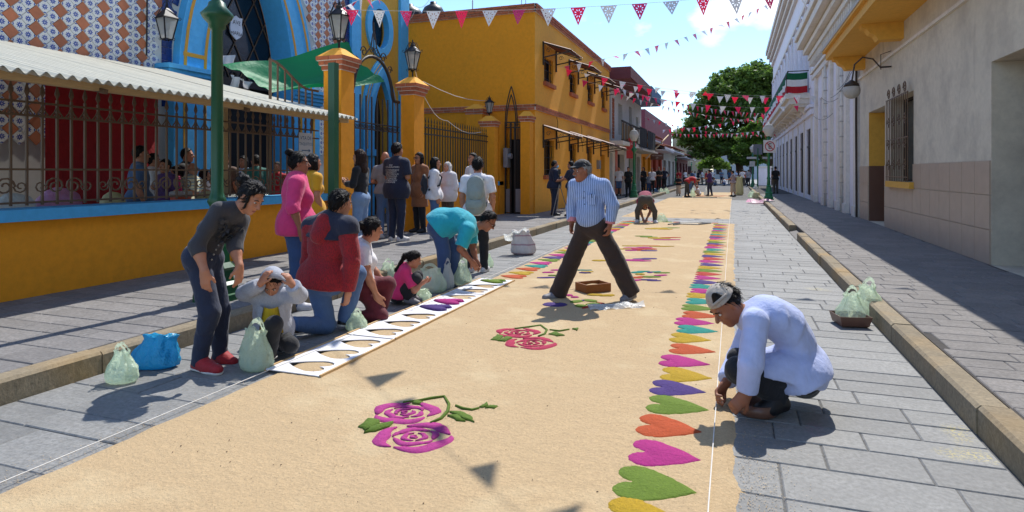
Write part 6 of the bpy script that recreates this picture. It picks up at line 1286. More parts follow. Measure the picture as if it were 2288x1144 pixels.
def bag(c, w_, h, mat, label, dp=.7, seed=1, handles=1, rot=0., amp=.016, cat='bag', group=None, lean=(0, 0), neck=.16, name='plastic_bag'):
    """thin walled bag: pleated body gathered towards the top, two carrier loops"""
    c = A(*c); rr = random.Random(seed); ca, sa = math.cos(rot), math.sin(rot); u, v = RV*ca+FV*sa, FV*ca-RV*sa; ln = RV*lean[0]+FV*lean[1]; o = [rr.uniform(0, 6) for _ in range(8)]
    nt_, na = 16, 40; V = []; top = neck*2.6 if handles else neck*2.0
    for i in range(nt_+1):
        t = i/nt_; rd = float(np.interp(t, (0, .04, .2, .45, .7, .88, 1), (.72, .92, 1, .93, lerp(.93, top, .62), top, top*1.12)))*w_/2
        for k in range(na):
            a = 2*math.pi*k/na; pl = 1+(.02+.17*t)*math.sin(6*a+o[0]+2.2*t)+(.02+.07*t)*math.sin(13*a+o[1]-3*t)+.035*math.sin(3*a+o[2]+6*t)+.025*math.sin(9*a-11*t+o[3])+.02*math.sin(17*a+19*t+o[4])
            z = h*(.8 if handles else 1.)*(t+.05*math.sin(5*a+o[5])*t*t*(0 if t < .5 else 1)+.02*math.sin(4*a+7*t+o[6])*t)
            V.append(c+u*rd*pl*math.cos(a)+v*rd*pl*math.sin(a)*dp*(1-.45*t)+UV*(z+.004)+ln*t*t)
    F = [(i*na+k, i*na+(k+1) % na, (i+1)*na+(k+1) % na, (i+1)*na+k) for i in range(nt_) for k in range(na)]; V.append(c+UV*.004); F += [(len(V)-1, (k+1) % na, k) for k in range(na)]
    if not handles:
        V.append(c+UV*h*.93+ln); F += [(len(V)-1, nt_*na+k, nt_*na+(k+1) % na) for k in range(na)]
    t = thing(name, c, label, cat, group); raw('bag_body', V, F, mat, t, True)
    if handles:
        b = c+UV*h*.74+ln; R_ = w_*.5*top
        for sd in (-1, 1):
            m = MB(); tw = rr.uniform(-.3, .3)
            def rib(q, e):
                a = math.pi*q; ro = 1-.3*e*math.sin(a)**.5; x = R_*1.05*math.cos(a)*(1-.28*math.sin(a))*(1-.12*e); zz = h*.3*math.sin(a)*ro
                return b+u*(x+tw*zz)+UV*(zz-.02*h)+v*(sd*(.012+.1*zz)+.006*math.sin(9*a+o[2]))
            m.grid(rib, 14, 2); m.build('handle', mat, t, True)
    return t
def gz(px, py): p = gnd(px, py); return (p[0], p[1], 0)
bag(gz(572, 828), .24, .38, 'bag_green', 'tall pale green plastic bag standing in front of the hooded boy', .6, 2, neck=.2); bag((-3.98, 3.12, 0), .22, .27, 'bag_green', 'pale green plastic bag at the left photo edge beside the blue bag', .8, 3)
bag((-4.06, 3.45, 0), .36, .24, 'bag_blue', 'bright blue plastic bag lying against the left kerb', .7, 4, handles=0, neck=.3, lean=(.06, -.03)); bag(gz(796, 738), .2, .2, 'bag_green', 'small pale green bag beside the red jacket boy\'s knee', .8, 5, handles=1)
bag(gz(940, 672), .24, .13, 'bag_green', 'flat pale green bag in front of the squatting girl', .8, 6, handles=0, neck=.3); bag(gz(962, 652), .4, .34, 'bag_green', 'big pale green bag behind the squatting girl', .7, 7, neck=.2); bag(gz(1000, 646), .16, .38, 'bag_white', 'narrow white bag leaning on the big green bag', .6, 8)
bag(gz(1033, 636), .24, .34, 'bag_green', 'pale green bag below the teal shirt man\'s arms', .7, 9); bag(gz(868, 628), .3, .3, 'bag_green', 'pale green bag on the kerb behind the kneeling woman', .7, 10); bag(gz(1091, 597), .16, .2, 'bag_green', 'small pale green bag by the backpack man\'s shoes', .9, 11, handles=0); bag(gz(1052, 598), .18, .3, 'bag_green', 'pale green bag behind the bending man\'s legs', .7, 12)
bag(gz(1170, 569), .42, .42, 'sack_weave', 'white woven sack with slumped open top beside the kerb', .6, 13, handles=0, neck=.3, lean=(-.05, 0), cat='sack', name='woven_sack')
p = gnd(1170, 569); m = MB(); m.grid(lambda u, v: p+UV*(.46-.14*v-.12*u+.04*math.sin(9*v))+RV*(.05-.42*u*(1-.2*v))+FV*(.25*(v-.5))+UV*.02*math.sin(14*u), 12, 6); tag(m.build('loose_sack_flap', 'bag_white', None, True), 'loose white sheet blowing off the woven sack', 'sheet')
bag(gz(1904, 722), .31, .36, 'bag_green', 'pale green bag standing in a brown tray by the right kerb', .8, 14); bag(gz(1938, 704), .32, .38, 'bag_green', 'pale green bag behind the brown tray by the right kerb', .8, 15)
c = gnd(1900, 726); m = MB(); m.lathe((c[0], c[1], .003), [(.15, 0), (.17, .01), (.2, .1), (.192, .1), (.165, .02), (.01, .012)], 4, ph=1.0); tag(m.build('brown_tray', 'wainscot', None), 'brown square tray under the green bag on the right', 'tray')
c = gnd(1692, 925); m = MB(); m.lathe((c[0], c[1], .003), [(.09, 0), (.11, .01), (.115, .075), (.107, .075), (.1, .02), (.01, .015)], 18); tag(m.build('brown_bowl', 'wainscot', None, True), 'brown bowl under the crouching man\'s hand', 'bowl')
p = gnd(1385, 692); m = MB(); m.grid(lambda u, v: p+RV*(-.33+.6*u)+FV*(.08*u+(v-.5)*(.25-.08*u))+UV*(ZC+.004+.06*math.sin(math.pi*v)*(.35+.65*u)*(.7+.3*math.sin(13*u))+.012*math.sin(21*u+9*v)), 26, 12); tag(m.build('clear_plastic_sheet', 'bag_clear', None, True), 'crumpled clear plastic at the striped shirt man\'s rear foot', 'plastic')
for px, py, w_, h, mt, lab in ((1652, 436, .5, 1.15, 'sack_cream', 'full cream sack standing beside the striped top woman'), (1680, 441, .45, .4, 'bag_green', 'pale green bag at the right kerb beyond the lamp post'), (1690, 443, .45, .3, 'sack_cream', 'low cream bag at the right kerb nearest the lamp post'), (1688, 426, .4, .45, 'bag_white', 'white bag near the street name post'), (1478, 434, .4, .4, 'bag_green', 'left of two pale green bags on the far left kerb'), (1489, 433, .4, .4, 'bag_green', 'right of two pale green bags on the far left kerb'), (1463, 433, .6, .35, 'fascia_blue', 'dark bundle on the far left kerb beside green bags'), (1478, 497, .36, .26, 'bag_green', 'pale green bag beside the bent over man'), (1548, 440, .3, .5, 'bag_green', 'pale green bag beside the red shirt worker')):
    g = gnd(px, py); bag((g[0], g[1], 0), w_, h, mt, lab, .8, px, handles=0 if mt != 'bag_green' else 1, amp=.02, neck=.3 if 'sack' in mt else .2)
p = gnd(1700, 455); m = MB(); m.grid(lambda u, v: p+RV*(u-.5)*1.1+FV*(v-.5)*.8+UV*(.05+.18*abs(math.sin(5*u+2*v))*math.sin(math.pi*v)), 16, 8); tag(m.build('pink_plastic_sheet', 'bag_pink', None, True), 'crumpled pink plastic sheet on the far right kerb', 'plastic')
g = gnd(1415, 500); m = MB(); m.tube([gnd(1493, 504)+UV*.03, gnd(1520, 500)+UV*.03, gnd(1560, 500)+UV*.03, gnd(1588, 501)+UV*.03, gnd(1560, 504)+UV*.03, gnd(1520, 503)+UV*.03, gnd(1505, 505)+UV*.03], .02, 5); tag(m.build('rope', 'black_plastic', None), 'dark rope lying across the far end of the carpet', 'rope')
m = MB(); m.box((-2.2, 37.0, .02), (-.9, 37.06, .06)); tag(m.build('wooden_strip', 'lath', None), 'thin wooden strip on the plain carpet by the far workers', 'strip')

# ---------------------------------------------------------------- paper bunting
def flagmesh(mat, cut):
    W, H = .15, .32
    L_ = [[(-W, 0), (W, 0), (0, -H)]]
    if cut:
        for k in range(8):
            a = k*math.pi/4+.4; c = (.058*math.cos(a), -.105+.058*math.sin(a)); d_ = (math.cos(a), math.sin(a)); n_ = (-d_[1], d_[0]); L_.append([(c[0]+d_[0]*x+n_[0]*y, c[1]+d_[1]*x+n_[1]*y) for x, y in ((-.022, 0), (0, .009), (.024, 0), (0, -.009))])
        for x in (-.1, .1): L_.append([(x-.014, -.03), (x, -.016), (x+.014, -.03), (x, -.05)])
        L_.append([(-.01, -.23), (0, -.19), (.01, -.23), (0, -.265)])
    o = poly_holes('pennant', L_, mat, None, (0, 0, 0), (1, 0, 0), (0, 1, 0), (0, 0, 1), .002, (0, 0, 0))
    me = o.data; WL.pop(o.name, None); bpy.data.objects.remove(o); return me
FM = {(mt, c_): flagmesh(mt, c_) for mt in ('paper_white', 'paper_pink', 'paper_magenta') for c_ in (0, 1)}
from mathutils import Matrix
def bunting(a, b, sag, label, step=.47, size=1., cut=0, seed=1, cols=('paper_pink', 'paper_white'), u0=0., u1=1., wind=.5):
    a, b = A(*a), A(*b); r = random.Random(seed); ln = np.linalg.norm(b-a); pt = lambda t: lerp(a, b, t)-UV*sag*4*t*(1-t)
    t_ = thing('paper_bunting', a, label, 'bunting', 'strings of paper pennants across the street'); m = MB(); m.tube([pt(t) for t in np.linspace(0, 1, 24)], .0032, 4); m.build('cord', 'string', t_)
    n = int(ln*(u1-u0)/step)
    for i in range(n):
        t = u0+(i+.5)/n*(u1-u0); p = pt(t); x = nrm(pt(min(1, t+.01))-pt(max(0, t-.01))); sw = r.gauss(0, wind); y = UV*math.cos(sw)+np.cross(x, UV)*math.sin(sw); y = nrm(y-x*(x@y)); z = np.cross(x, y)
        o = bpy.data.objects.new('pennant', FM[(cols[i % len(cols)], cut)]); COL.objects.link(o); o.parent = t_; WL[o.name] = WL[t_.name]; s_ = size*r.uniform(.92, 1.08); sx = r.uniform(.8, 1)
        o.matrix_basis = Matrix([[x[k]*s_*sx, y[k]*s_, z[k]*s_, p[k]-WL[t_.name][k]] for k in range(3)]+[[0, 0, 0, 1]])
    return t_
lt = A(-6.78, 9.57, t1+.72)
bunting(lt, onX(2150, -75, 3.3), .25, 'nearest string of cut paper pennants from the tall pillar lantern across the top', .5, .92, 1, 3, ('paper_pink', 'paper_white', 'paper_magenta', 'paper_white'), wind=.22); bunting(lt, onX(900, -60, -9), .05, 'short string of pennants rising from the pillar lantern to the upper left', .5, .95, 1, 5, ('paper_pink', 'paper_white'), wind=.6)
hA = onX(1252, 150, -5.7)
bunting(hA, onX(1790, -30, 3.2), .5, 'string of pennants rising from the yellow house to the roof of the white building', .62, .95, 1, 7, wind=.7); bunting(hA, onX(1800, 212, 2.4), .35, 'string of pennants from the yellow house down to the balcony', .6, .9, 1, 8, wind=.5)
bunting(onX(1377, 185, -5.0), onX(1835, 214, 3.3), .3, 'level string of pennants tied to the balcony front', .56, .95, 0, 9, wind=.9); bunting(onX(1372, 195, -5.2), onX(1748, 254, 3.2), .35, 'string of pennants sloping down below the balcony', .55, 1.0, 0, 10)
bunting(onX(1478, 290, -5.8), onX(1748, 245, 3.2), .3, 'third lowest string of pennants in front of the trees', .6, 1.05, 0, 11, ('paper_white', 'paper_pink'), wind=.4); bunting(onX(1500, 298, -5.8), onX(1738, 288, 3.2), .25, 'lowest string of pennants in front of the trees', .6, 1.1, 0, 12, wind=.3)
for k, (p0, p1, lab) in enumerate(((( 1290, 175, -5.6), (1795, 235, 2.6), 'extra string of small pennants crossing below the balcony string'), ((1368, 205, -5.4), (1742, 268, 3.2), 'small pennants string from the overhang house to the white building'), ((1440, 262, -5.6), (1735, 300, 3.2), 'distant small pennants string above the far carpets'))):
    bunting(onX(*p0), onX(*p1), .45, lab, .58, .85, 0, 31+k, ('paper_white', 'paper_pink') if k % 2 else ('paper_pink', 'paper_white'), wind=.6)
def overhead(p0, p1, z): k = z/math.tan(SUN_EL); d_ = A(math.sin(SUN_AZ), math.cos(SUN_AZ), 0)*k; return A(p0[0], p0[1], z)+d_, A(p1[0], p1[1], z)+d_
s0, s1 = gnd(825, 862), gnd(1068, 1082); dr_ = (s1-s0)/3; a_, b_ = overhead(s0-dr_*6.5, s0+dr_*9.5, 4.75)
bunting(a_, b_, .0, 'string of pennants above the camera whose shadows fall on the carpet', np.linalg.norm(b_-a_)/16.01, .9, 0, 21, wind=.3)
# service cables
for pts, lab in (([onX(1300, 150, -10), onX(1095, 225, -7.5), onX(945, 182, -7)], 'thin cable sagging in front of the yellow gable'), ([A(-6.76, 12.28, 4.0), onX(950, 220, -6.9), onX(1000, 270, -6.9), onX(1075, 295, -6.9)], 'white cable running down from the second pillar to the short one'), ([onX(907, 45, -9.5), onX(930, 15, -9), onX(965, -10, -8.5)], 'thick white cable rising to the water tanks')):
    m = MB(); P_ = []
    for i in range(len(pts)-1):
        for t in np.linspace(0, 1, 6): P_.append(lerp(pts[i], pts[i+1], t)-UV*.15*math.sin(math.pi*t))
    m.tube(P_, .007, 5); tag(m.build('cable', 'string', None), lab, 'cable')
# ---------------------------------------------------------------- people
M('skin_tan', '#b0775a', .55, 'skin'); M('skin_brown', '#945d42', .55, 'skin'); M('skin_light', '#c48d6f', .55, 'skin'); M('skin_dark', '#5f3826', .55, 'skin')
M('hair_black', '#120e0d', .45, 'hair'); M('hair_brown', '#2a1a14', .45, 'hair'); M('hair_grey', '#8f8d8a', .6, 'hair'); M('hair_white', '#c4c1bd', .6, 'hair')
for n_, c_, k_ in (('shirt_charcoal', '#35353b', {}), ('denim_dark', '#1d2740', {}), ('denim', '#2f4a74', {}), ('denim_light', '#7490b5', {}), ('denim_mid', '#48658f', {}), ('hoodie_grey', '#a9adb8', {'heather': '#9a9fac', 'hs': 200}), ('tee_yellow', '#cfae1f', {}), ('blouse_pink', '#d2356f', {}), ('tee_mustard', '#d39a12', {}),
        ('fleece_red', '#9c1420', {'heather': '#6d121b', 'hs': 170}), ('navy', '#191f36', {}), ('tee_white', '#dcdade', {}), ('trousers_maroon', '#5c1422', {}), ('tee_pink', '#cf2f6d', {}), ('jeans_black', '#15171e', {}), ('polo_teal', '#18a3b4', {}), ('shirt_stripe', '#a3b8de', {'stripe': ('ang', 330., '#54709f', .4)}), ('trousers_brown', '#33251f', {}), ('shirt_blue', '#b2bde4', {}), ('cotton_black', '#16161a', {}), ('coat_tan', '#8d5a38', {}), ('blouse_white', '#d6d3d4', {}), ('tee_maroon', '#8a1f42', {}), ('trousers_grey', '#4b463d', {}), ('tee_green', '#3f9a34', {}), ('tee_red', '#b5232c', {}), ('cloth_blue', '#3f5a80', {}), ('green_dark', '#1f5f55', {}), ('cream_skirt', '#b9a48e', {}), ('stripe_knit', '#7a5260', {'stripe': ('Z', 90., '#d8cfcc', .3)}), ('stripe_polo', '#c9c7a8', {'stripe': ('Z', 110., '#6d8aa0', .55)}), ('tee_grey', '#7d7f86', {}), ('cloth_brown', '#5d4436', {}), ('lavender', '#b6bdd8', {}), ('cuff_pink', '#c9828c', {}), ('purple_knit', '#4a2b5e', {})):
    M(n_, c_, .85, 'fabric', **k_)
M('shoe_black', '#15151a', .5, 'painted', wear=.1); M('shoe_white', '#c9c7c8', .5, 'painted', wear=.15); M('shoe_red', '#9c1420', .7, 'fabric'); M('shoe_grey', '#77757a', .6, 'painted', wear=.2); M('sole_white', '#d3d0cb', .6, 'painted', wear=.2); M('cap_black', '#14151a', .8, 'fabric'); M('cap_grey', '#a39a90', .8, 'fabric'); M('mask_blue', '#6fb3d9', .8, 'fabric'); M('pack_grey', '#8d9590', .8, 'fabric'); M('pack_black', '#22252d', .6, 'fabric')
def G(px, D, z=.15): p = at(px, HY, D); return (p[0], p[1], z)

# woman leaning over, dark ruffled top
wom = person(pxj(4.55, .95, head=(561, 441), sR=(489, 470, -.1), sL=(539, 490, .1), pR=(440, 574, -.02), pL=(468, 577, .1), kR=(468, 696, -.06), kL=(490, 690, .14), aR=(446, 803, -.02), aL=(492, 788, .2), tR=(486, 826, -.1), tL=(520, 808, .16),
    eR=(440, 550, -.2), wR=(457, 606, -.26), gR=(459, 642, -.26), eL=(524, 550, .0), wL=(535, 594, -.08), gL=(534, 632, -.1), mid=(470, 512), look=(.78, -.3, -.55)),
    'leaning woman in charcoal ruffled top, dark jeans and red trainers', 'shirt_charcoal', 'denim_dark', 'shoe_red', 'backbun', lod=0, sleeve=1.35, hem=-.02, fem=1, build=.88, neck=0, sole='sole_white', waist=.22)
hc, FR, s, chest, right, fwd, upc, sp = root_h[wom.name]
r = random.Random(2); m = MB()
for i in range(90):
    t = r.random(); a = -1.2+2.4*r.random(); side = 1 if a > 0 else -1; p = sp(1-.42*t)+fwd*(.1+.03*t)+right*side*(.085-.07*t)*(.6+.5*r.random()); n_ = nrm(fwd+A(r.gauss(0, .5), r.gauss(0, .5), r.gauss(0, .5))); k = nrm(np.cross(n_, A(r.random(), r.random(), r.random()))); j = np.cross(n_, k)
    m.add([p, p+k*.03+n_*.012, p+k*.034+j*.03+n_*.02, p+j*.03+n_*.006], [(0, 1, 2, 3)])
m.build('ruffle', 'shirt_charcoal', wom)
for i in range(5): m = MB(); m.ball(sp(.48-.1*i)+fwd*.118, .007, 6, 4); m.build('button', 'steel', wom)
# hooded boy
boy = person(pxj(4.85, .77, head=(608, 634, -.06), sR=(584, 662, -.02), sL=(633, 662, .03), pR=(598, 742, .08), pL=(620, 743, .12), kR=(613, 724, -.22), kL=(650, 772, -.06), aR=(604, 784, -.2), aL=(632, 770, .2), tR=(590, 800, -.27), tL=(628, 782, .3),
    eR=(546, 655, -.1), wR=(582, 634, -.2), gR=(598, 606, -.2), eL=(668, 660, -.05), wL=(654, 638, -.15), gL=(640, 612, -.17), look=(.12, -.75, -.6)),
    'crouching boy holding up the hood of his grey jacket', 'hoodie_grey', 'jeans_black', 'shoe_black', 'short', lod=0, sleeve=1.95, hem=-.12, tloose=.014, sole='sole_white')
hc, FR, s, chest, right, fwd, upc, sp = root_h[boy.name]; m_ = nrm(-.8*FR[1]+.45*FR[2])
V, Q = sdfmesh([elli(hc+FR[2]*.02-FR[1]*.02, FR, A(.122, .138, .142)*s, .02, 'u', [(m_, -.006)]), cone(chest+upc*.01, hc-FR[2]*.05-FR[1]*.05, .09*s, .09*s, None, 1, .04)], .009, (), folds(4, .004, 2)); raw('hood', V, Q, 'hoodie_grey', boy, True)
m = MB(); m.grid(lambda u, v: sp(.95-.85*v)+right*(u-.5)*(.1+.1*v)+fwd*(.162-.03*(2*u-1)**2-.005*v), 6, 8); m.build('yellow_shirt', 'tee_yellow', boy, True)
for sd in (-1, 1): m = MB(); m.grid(lambda u, v: sp(.98-.95*v)+right*sd*(.055+.05*v+.035*u)+fwd*(.16-.04*u), 3, 8); m.build('jacket_edge', 'hoodie_grey', boy, True)
# woman in pink blouse, seen from behind
person(stand(gz(662, 688), -52, 1.66, 'wide', 0), 'heavy woman in pink blouse and jeans with hair in a bun, seen from behind', 'blouse_pink', 'denim', 'shoe_white', 'topbun', lod=0, sleeve=1.25, hem=-.18, fem=1, build=1.24, tloose=.016, sole='sole_white', loose=.012, skin='skin_brown')
person(stand(G(697, 8.1), -25, 1.53, ('down', 'down'), 1), 'woman in mustard yellow tee with dark bobbed hair beside the tall pillar', 'tee_mustard', 'jeans_black', 'shoe_black', 'bob', sleeve=.75, hem=-.1, fem=1, build=1.08)
# boy in red fleece, kneeling
kb = person(pxj(5.6, 1.0, head=(761, 455, .02), sL=(697, 506, .08), sR=(776, 507, -.08), pL=(704, 622, .02), pR=(745, 627, -.04), kL=(730, 726, 0), kR=(798, 612, .16), aL=(662, 726, -.22), aR=(772, 708, .12), tL=(640, 737, -.27), tR=(795, 720, .18),
    eR=(786, 585, -.12), wR=(778, 652, -.1), gR=(772, 692, -.06), eL=(690, 585, .16), wL=(722, 640, .34), gL=(745, 655, .36), look=(.62, .75, -.1)),
    'kneeling boy in red fleece with navy shoulders and blue jeans', 'fleece_red', 'denim_mid', 'shoe_black', 'short', lod=0, sleeve=1.97, hem=-.14, tloose=.022, build=1.06, sole='sole_white', loose=.012)
hc, FR, s, chest, right, fwd, upc, sp = root_h[kb.name]
yL, yR = at(697, 506, 5.68), at(776, 507, 5.52); V, Q = sdfmesh([cone(chest+upc*.035, yL, .099, .097, None, 1, .04), cone(chest+upc*.035, yR, .099, .097, None, 1, .04), cone(sp(.96), sp(.78), .17, .216, fwd, 1.3, .03, 0, 1), cone(yR, lerp(yR, at(786, 585, 5.48), .22), .099, .099, None, 1, .03, 0, 1)], .011, (), folds(7, .003)); raw('shoulder_yoke', V, Q, 'navy', kb, True)
V, Q = sdfmesh([cone(chest+upc*.0-fwd*.06-right*.06, chest-fwd*.06+right*.06, .06, .06, None, 1, .03), cone(chest-fwd*.12-upc*.07, chest-fwd*.085+upc*.05, .088, .07, fwd, 1.15, .04), cone(chest-right*.09+upc*.04, chest+right*.09+upc*.04, .075, .075, None, 1, .04)], .011, (), folds(8, .005)); raw('hood', V, Q, 'fleece_red', kb, True)
# woman in white tee, kneeling
person(pxj(6.15, .95, head=(832, 512), sR=(812, 560, -.13), sL=(806, 548, .17), pR=(810, 642, -.08), pL=(814, 636, .1), kR=(850, 705, -.14), kL=(868, 634, .12), aR=(802, 708, -.16), aL=(846, 708, .16), tR=(780, 718, -.16), tL=(870, 716, .2),
    eR=(822, 616, -.2), wR=(841, 660, -.16), gR=(856, 690, -.14), eL=(832, 600, .26), wL=(852, 624, .24), gL=(866, 630, .22), look=(.8, .45, -.12)),
    'kneeling woman in white tee and maroon trousers, hair in a low bun', 'tee_white', 'trousers_maroon', 'shoe_grey', 'bun', lod=0, sleeve=.62, hem=-.02, fem=1, build=1.02, waist=.25)
# girl squatting
person(pxj(6.85, .72, head=(926, 580), sR=(906, 608, -.08), sL=(901, 603, .1), pR=(888, 658, -.05), pL=(890, 655, .08), kR=(930, 622, -.08), kL=(934, 617, .07), aR=(912, 664, -.08), aL=(920, 660, .07), tR=(934, 676, -.08), tL=(940, 670, .08),
    eR=(926, 650, -.14), wR=(942, 634, -.1), gR=(956, 624, -.06), eL=(930, 634, .12), wL=(946, 630, .08), gL=(960, 626, .06), look=(.86, .2, -.4)),
    'little girl in pink tee squatting with a dark braid', 'tee_pink', 'jeans_black', 'shoe_grey', 'braid', lod=0, sleeve=.8, hem=-.1, skin='skin_tan')
# man in teal polo bending down
tm = person(pxj(7.9, 1.0, head=(1091, 494, .0), sR=(1045, 514, -.18), sL=(1050, 506, .19), mid=(1010, 470), pR=(980, 506, -.09), pL=(984, 502, .1), kR=(992, 566, -.1), kL=(1014, 562, .12), aR=(990, 632, -.1), aL=(1016, 622, .16), tR=(1016, 642, -.1), tL=(1040, 632, .18),
    eR=(1028, 556, -.22), wR=(1054, 584, -.2), gR=(1070, 606, -.15), eL=(1056, 552, .16), wL=(1064, 582, .06), gL=(1074, 604, .0), look=(.74, -.12, -.66)),
    'man in teal polo and glasses bending over beside the kerb', 'polo_teal', 'denim', 'shoe_black', 'short', lod=0, sleeve=.85, hem=-.08, build=1.16, belly=.03, tloose=.016, skin='skin_brown', loose=.012)
glasses(tm)
# old man striding in striped shirt
om = person(pxj(7.0, .99, head=(1300, 382, -.02), sR=(1284, 414, .1), sL=(1349, 414, -.1), pR=(1308, 505, .04), pL=(1338, 505, -.05), kR=(1278, 580, .1), kL=(1376, 584, -.08), aR=(1248, 653, .12), aL=(1409, 651, -.1), tR=(1219, 665, .04), tL=(1393, 669, -.16),
    eR=(1279, 462, .16), wR=(1278, 496, .12), gR=(1275, 528, .1), eL=(1369, 460, -.16), wL=(1363, 501, -.17), gL=(1358, 534, -.2), look=(-.9, -.42, -.06)),
    'old man in black cap, blue striped shirt and brown trousers striding across the carpet', 'shirt_stripe', 'trousers_brown', 'shoe_grey', 'short', 'hair_grey', 'skin_brown', lod=0, sleeve=1.86, hem=.1, build=1.0, tloose=.012, cap='cap_black', loose=.042, waist=.2, sole='sole_white', collar='shirt_stripe', belly=.01, curl=.8)
hc, FR, s, chest, right, fwd, upc, sp = root_h[om.name]
m = MB(); m.tube([sp(.17)+(right*math.cos(a)*.15+fwd*math.sin(a)*.122) for a in np.linspace(0, 2*math.pi, 24)], .019, 6); m.build('belt', 'cotton_black', om); m = MB(); m.obox(sp(.17)+fwd*.145, (right, fwd, upc), (.035, .004, .02)); m.build('buckle', 'steel', om)
for i in range(5): m = MB(); m.ball(sp(.86-.15*i)+fwd*(.146-.012*(i == 0)), .006, 6, 4); m.build('button', 'cotton_black', om)
m = MB(); m.obox(sp(.66)+fwd*.145-right*.085, (right, fwd, upc), (.05, .004, .055)); m.build('pocket', 'shirt_stripe', om); m = MB(); m.tube([sp(.7)+fwd*.152-right*.1, sp(.8)+fwd*.152-right*.1], .004, 5); m.build('pen', 'black_plastic', om)
for d_, e_, w_ in (('R', (1279, 462, .16), (1278, 496, .12)), ('L', (1369, 460, -.16), (1363, 501, -.17))):
    a, b = at(e_[0], e_[1], 7+e_[2]), at(w_[0], w_[1], 7+w_[2]); V, Q = sdfmesh([cone(lerp(a, b, .7), lerp(a, b, .98), .055, .054, None, 1, .01, 1, 1)], .008, (), folds(3, .002)); raw('cuff', V, Q, 'cuff_pink', om, True)
m = MB(); m.tube([hc+(FR[0]*x+FR[1]*.098+FR[2]*-.045)*s for x in (-.03, 0, .03)], [.004, .007, .004], 6); m.build('moustache', 'hair_grey', om)
# man crouching at the right edge
cm = person(pxj(3.8, 1.02, head=(1621, 680, -.0), sL=(1688, 718, -.18), sR=(1690, 704, .19), mid=(1782, 690), pL=(1790, 838, -.1), pR=(1792, 830, .1), kL=(1652, 828, -.14), kR=(1652, 806, .16), aL=(1738, 886, -.12), aR=(1716, 868, .14), tL=(1700, 914, -.15), tR=(1668, 888, .14),
    eL=(1676, 812, -.27), wL=(1668, 880, -.24), gL=(1634, 916, -.22), eR=(1648, 800, .22), wR=(1622, 856, .06), gR=(1594, 892, .0), look=(-.68, -.2, -.7)),
    'man in grey cap and light blue shirt crouching at the right edge of the carpet', 'shirt_blue', 'jeans_black', 'shoe_black', 'short', 'hair_black', 'skin_brown', lod=0, sleeve=1.9, hem=-.05, hemn=(.25, -.025), drape=1, build=.95, tloose=.012, tfolds=.0085, cap='cap_grey', capf=RV*.2+FV*.9, collar='shirt_blue', curl=.9)
hc, FR, s, chest, right, fwd, upc, sp = root_h[cm.name]; c0 = hc+FR[2]*.03*s; nn = nrm(-FV*.8-RV*.25+FR[2]*.1); uu = nrm(np.cross(FR[2], nn)); vv = np.cross(nn, uu)
m = MB(); m.grid(lambda u, v: c0+(nn*math.cos((u-.5)*1.0)+uu*math.sin((u-.5)*1.0))*(.1065-.022*v)*s+FR[2]*(.022+.055*v*math.sin(math.pi*u))*s, 10, 4); m.build('cap_opening', 'hair_black', cm, True)
m = MB(); m.tube([c0+(nn*math.cos(a)+uu*math.sin(a))*.107*s+FR[2]*.02*s for a in np.linspace(-.55, .55, 8)], .009, 5); m.build('cap_strap', 'cap_grey', cm, True)
# man bent double, seen from behind
person(pxj(17.5, .98, head=(1441, 460, .3), sL=(1429, 449, .42), sR=(1455, 449, .42), mid=(1442, 425, .32), pL=(1435, 446, 0), pR=(1449, 446, 0), kL=(1424, 472, .02), kR=(1463, 472, .02), aL=(1425, 492, 0), aR=(1463, 492, 0), tL=(1420, 497, -.1), tR=(1468, 497, -.1),
    eL=(1431, 473, .34), wL=(1437, 489, .16), gL=(1439, 497, .1), eR=(1453, 473, .34), wR=(1445, 489, .16), gR=(1442, 497, .1), look=(0, -1, -.2)) | {'hup': A(0, 0, -1)},
    'man in maroon tee and grey trousers bent double over the far end of the carpet', 'tee_maroon', 'trousers_grey', 'shoe_white', 'short', lod=1, sleeve=.8, hem=.0, build=1.1, tloose=.02)
# group by the gate
person(stand(G(806, 10.1), 95, 1.66, ('phone', 'phone'), 1), 'woman with long curly hair, black top and light jeans looking down', 'cotton_black', 'denim_light', 'shoe_white', 'curly', 'hair_brown', 'skin_light', sleeve=1.8, hem=.1, fem=1, build=.98)
nv = person(stand(G(886, 11.75), -12, 1.83, ('fold', 'fold')), 'tall man in navy tee with white lettering on the back', 'navy', 'denim_dark', 'shoe_white', 'afro', sleeve=.85, hem=-.3, build=1.16, tloose=.03, sole='sole_white', tfolds=.003)
sh_o = [o for o in nv.children if o.name.startswith('shirt')][0]; bv = BVHTree.FromPolygons([tuple(v.co) for v in sh_o.data.vertices], [tuple(p.vertices) for p in sh_o.data.polygons])
hc, FR, s, chest, right, fwd, upc, sp = root_h[nv.name]; b0 = WL[nv.name]; TV, TF = [], []
for i, ln_ in enumerate(('2018', 'STATE QUALIFIERS', '113 CONFIDENCE', '120 HONESTY', '126 NOTORIOUS', '132 DRAGONS', '145 DANCER', '152 RELATION', '160 BONNER')):
    V, F = text_mesh(ln_, .042)
    for f_ in F: TF.append(tuple(k+len(TV) for k in f_))
    for p in V:
        q = sp(.93-.075*i-(.04 if i > 1 else 0))+right*p[0]*1.0+upc*p[1]-fwd*.5-b0; hit = bv.ray_cast(Vector(q), Vector(fwd)); TV.append((A(*hit[0]) if hit[0] is not None else q+fwd*.36)-fwd*.004+b0)
raw('back_lettering', TV, TF, 'sole_white', nv)
person(stand(G(861, 12.3), 40, 1.7, 'fold'), 'man with shaved head half hidden behind the navy tee man', 'tee_grey', 'denim_mid', 'shoe_white', 'bald', sleeve=.8, build=1.05)
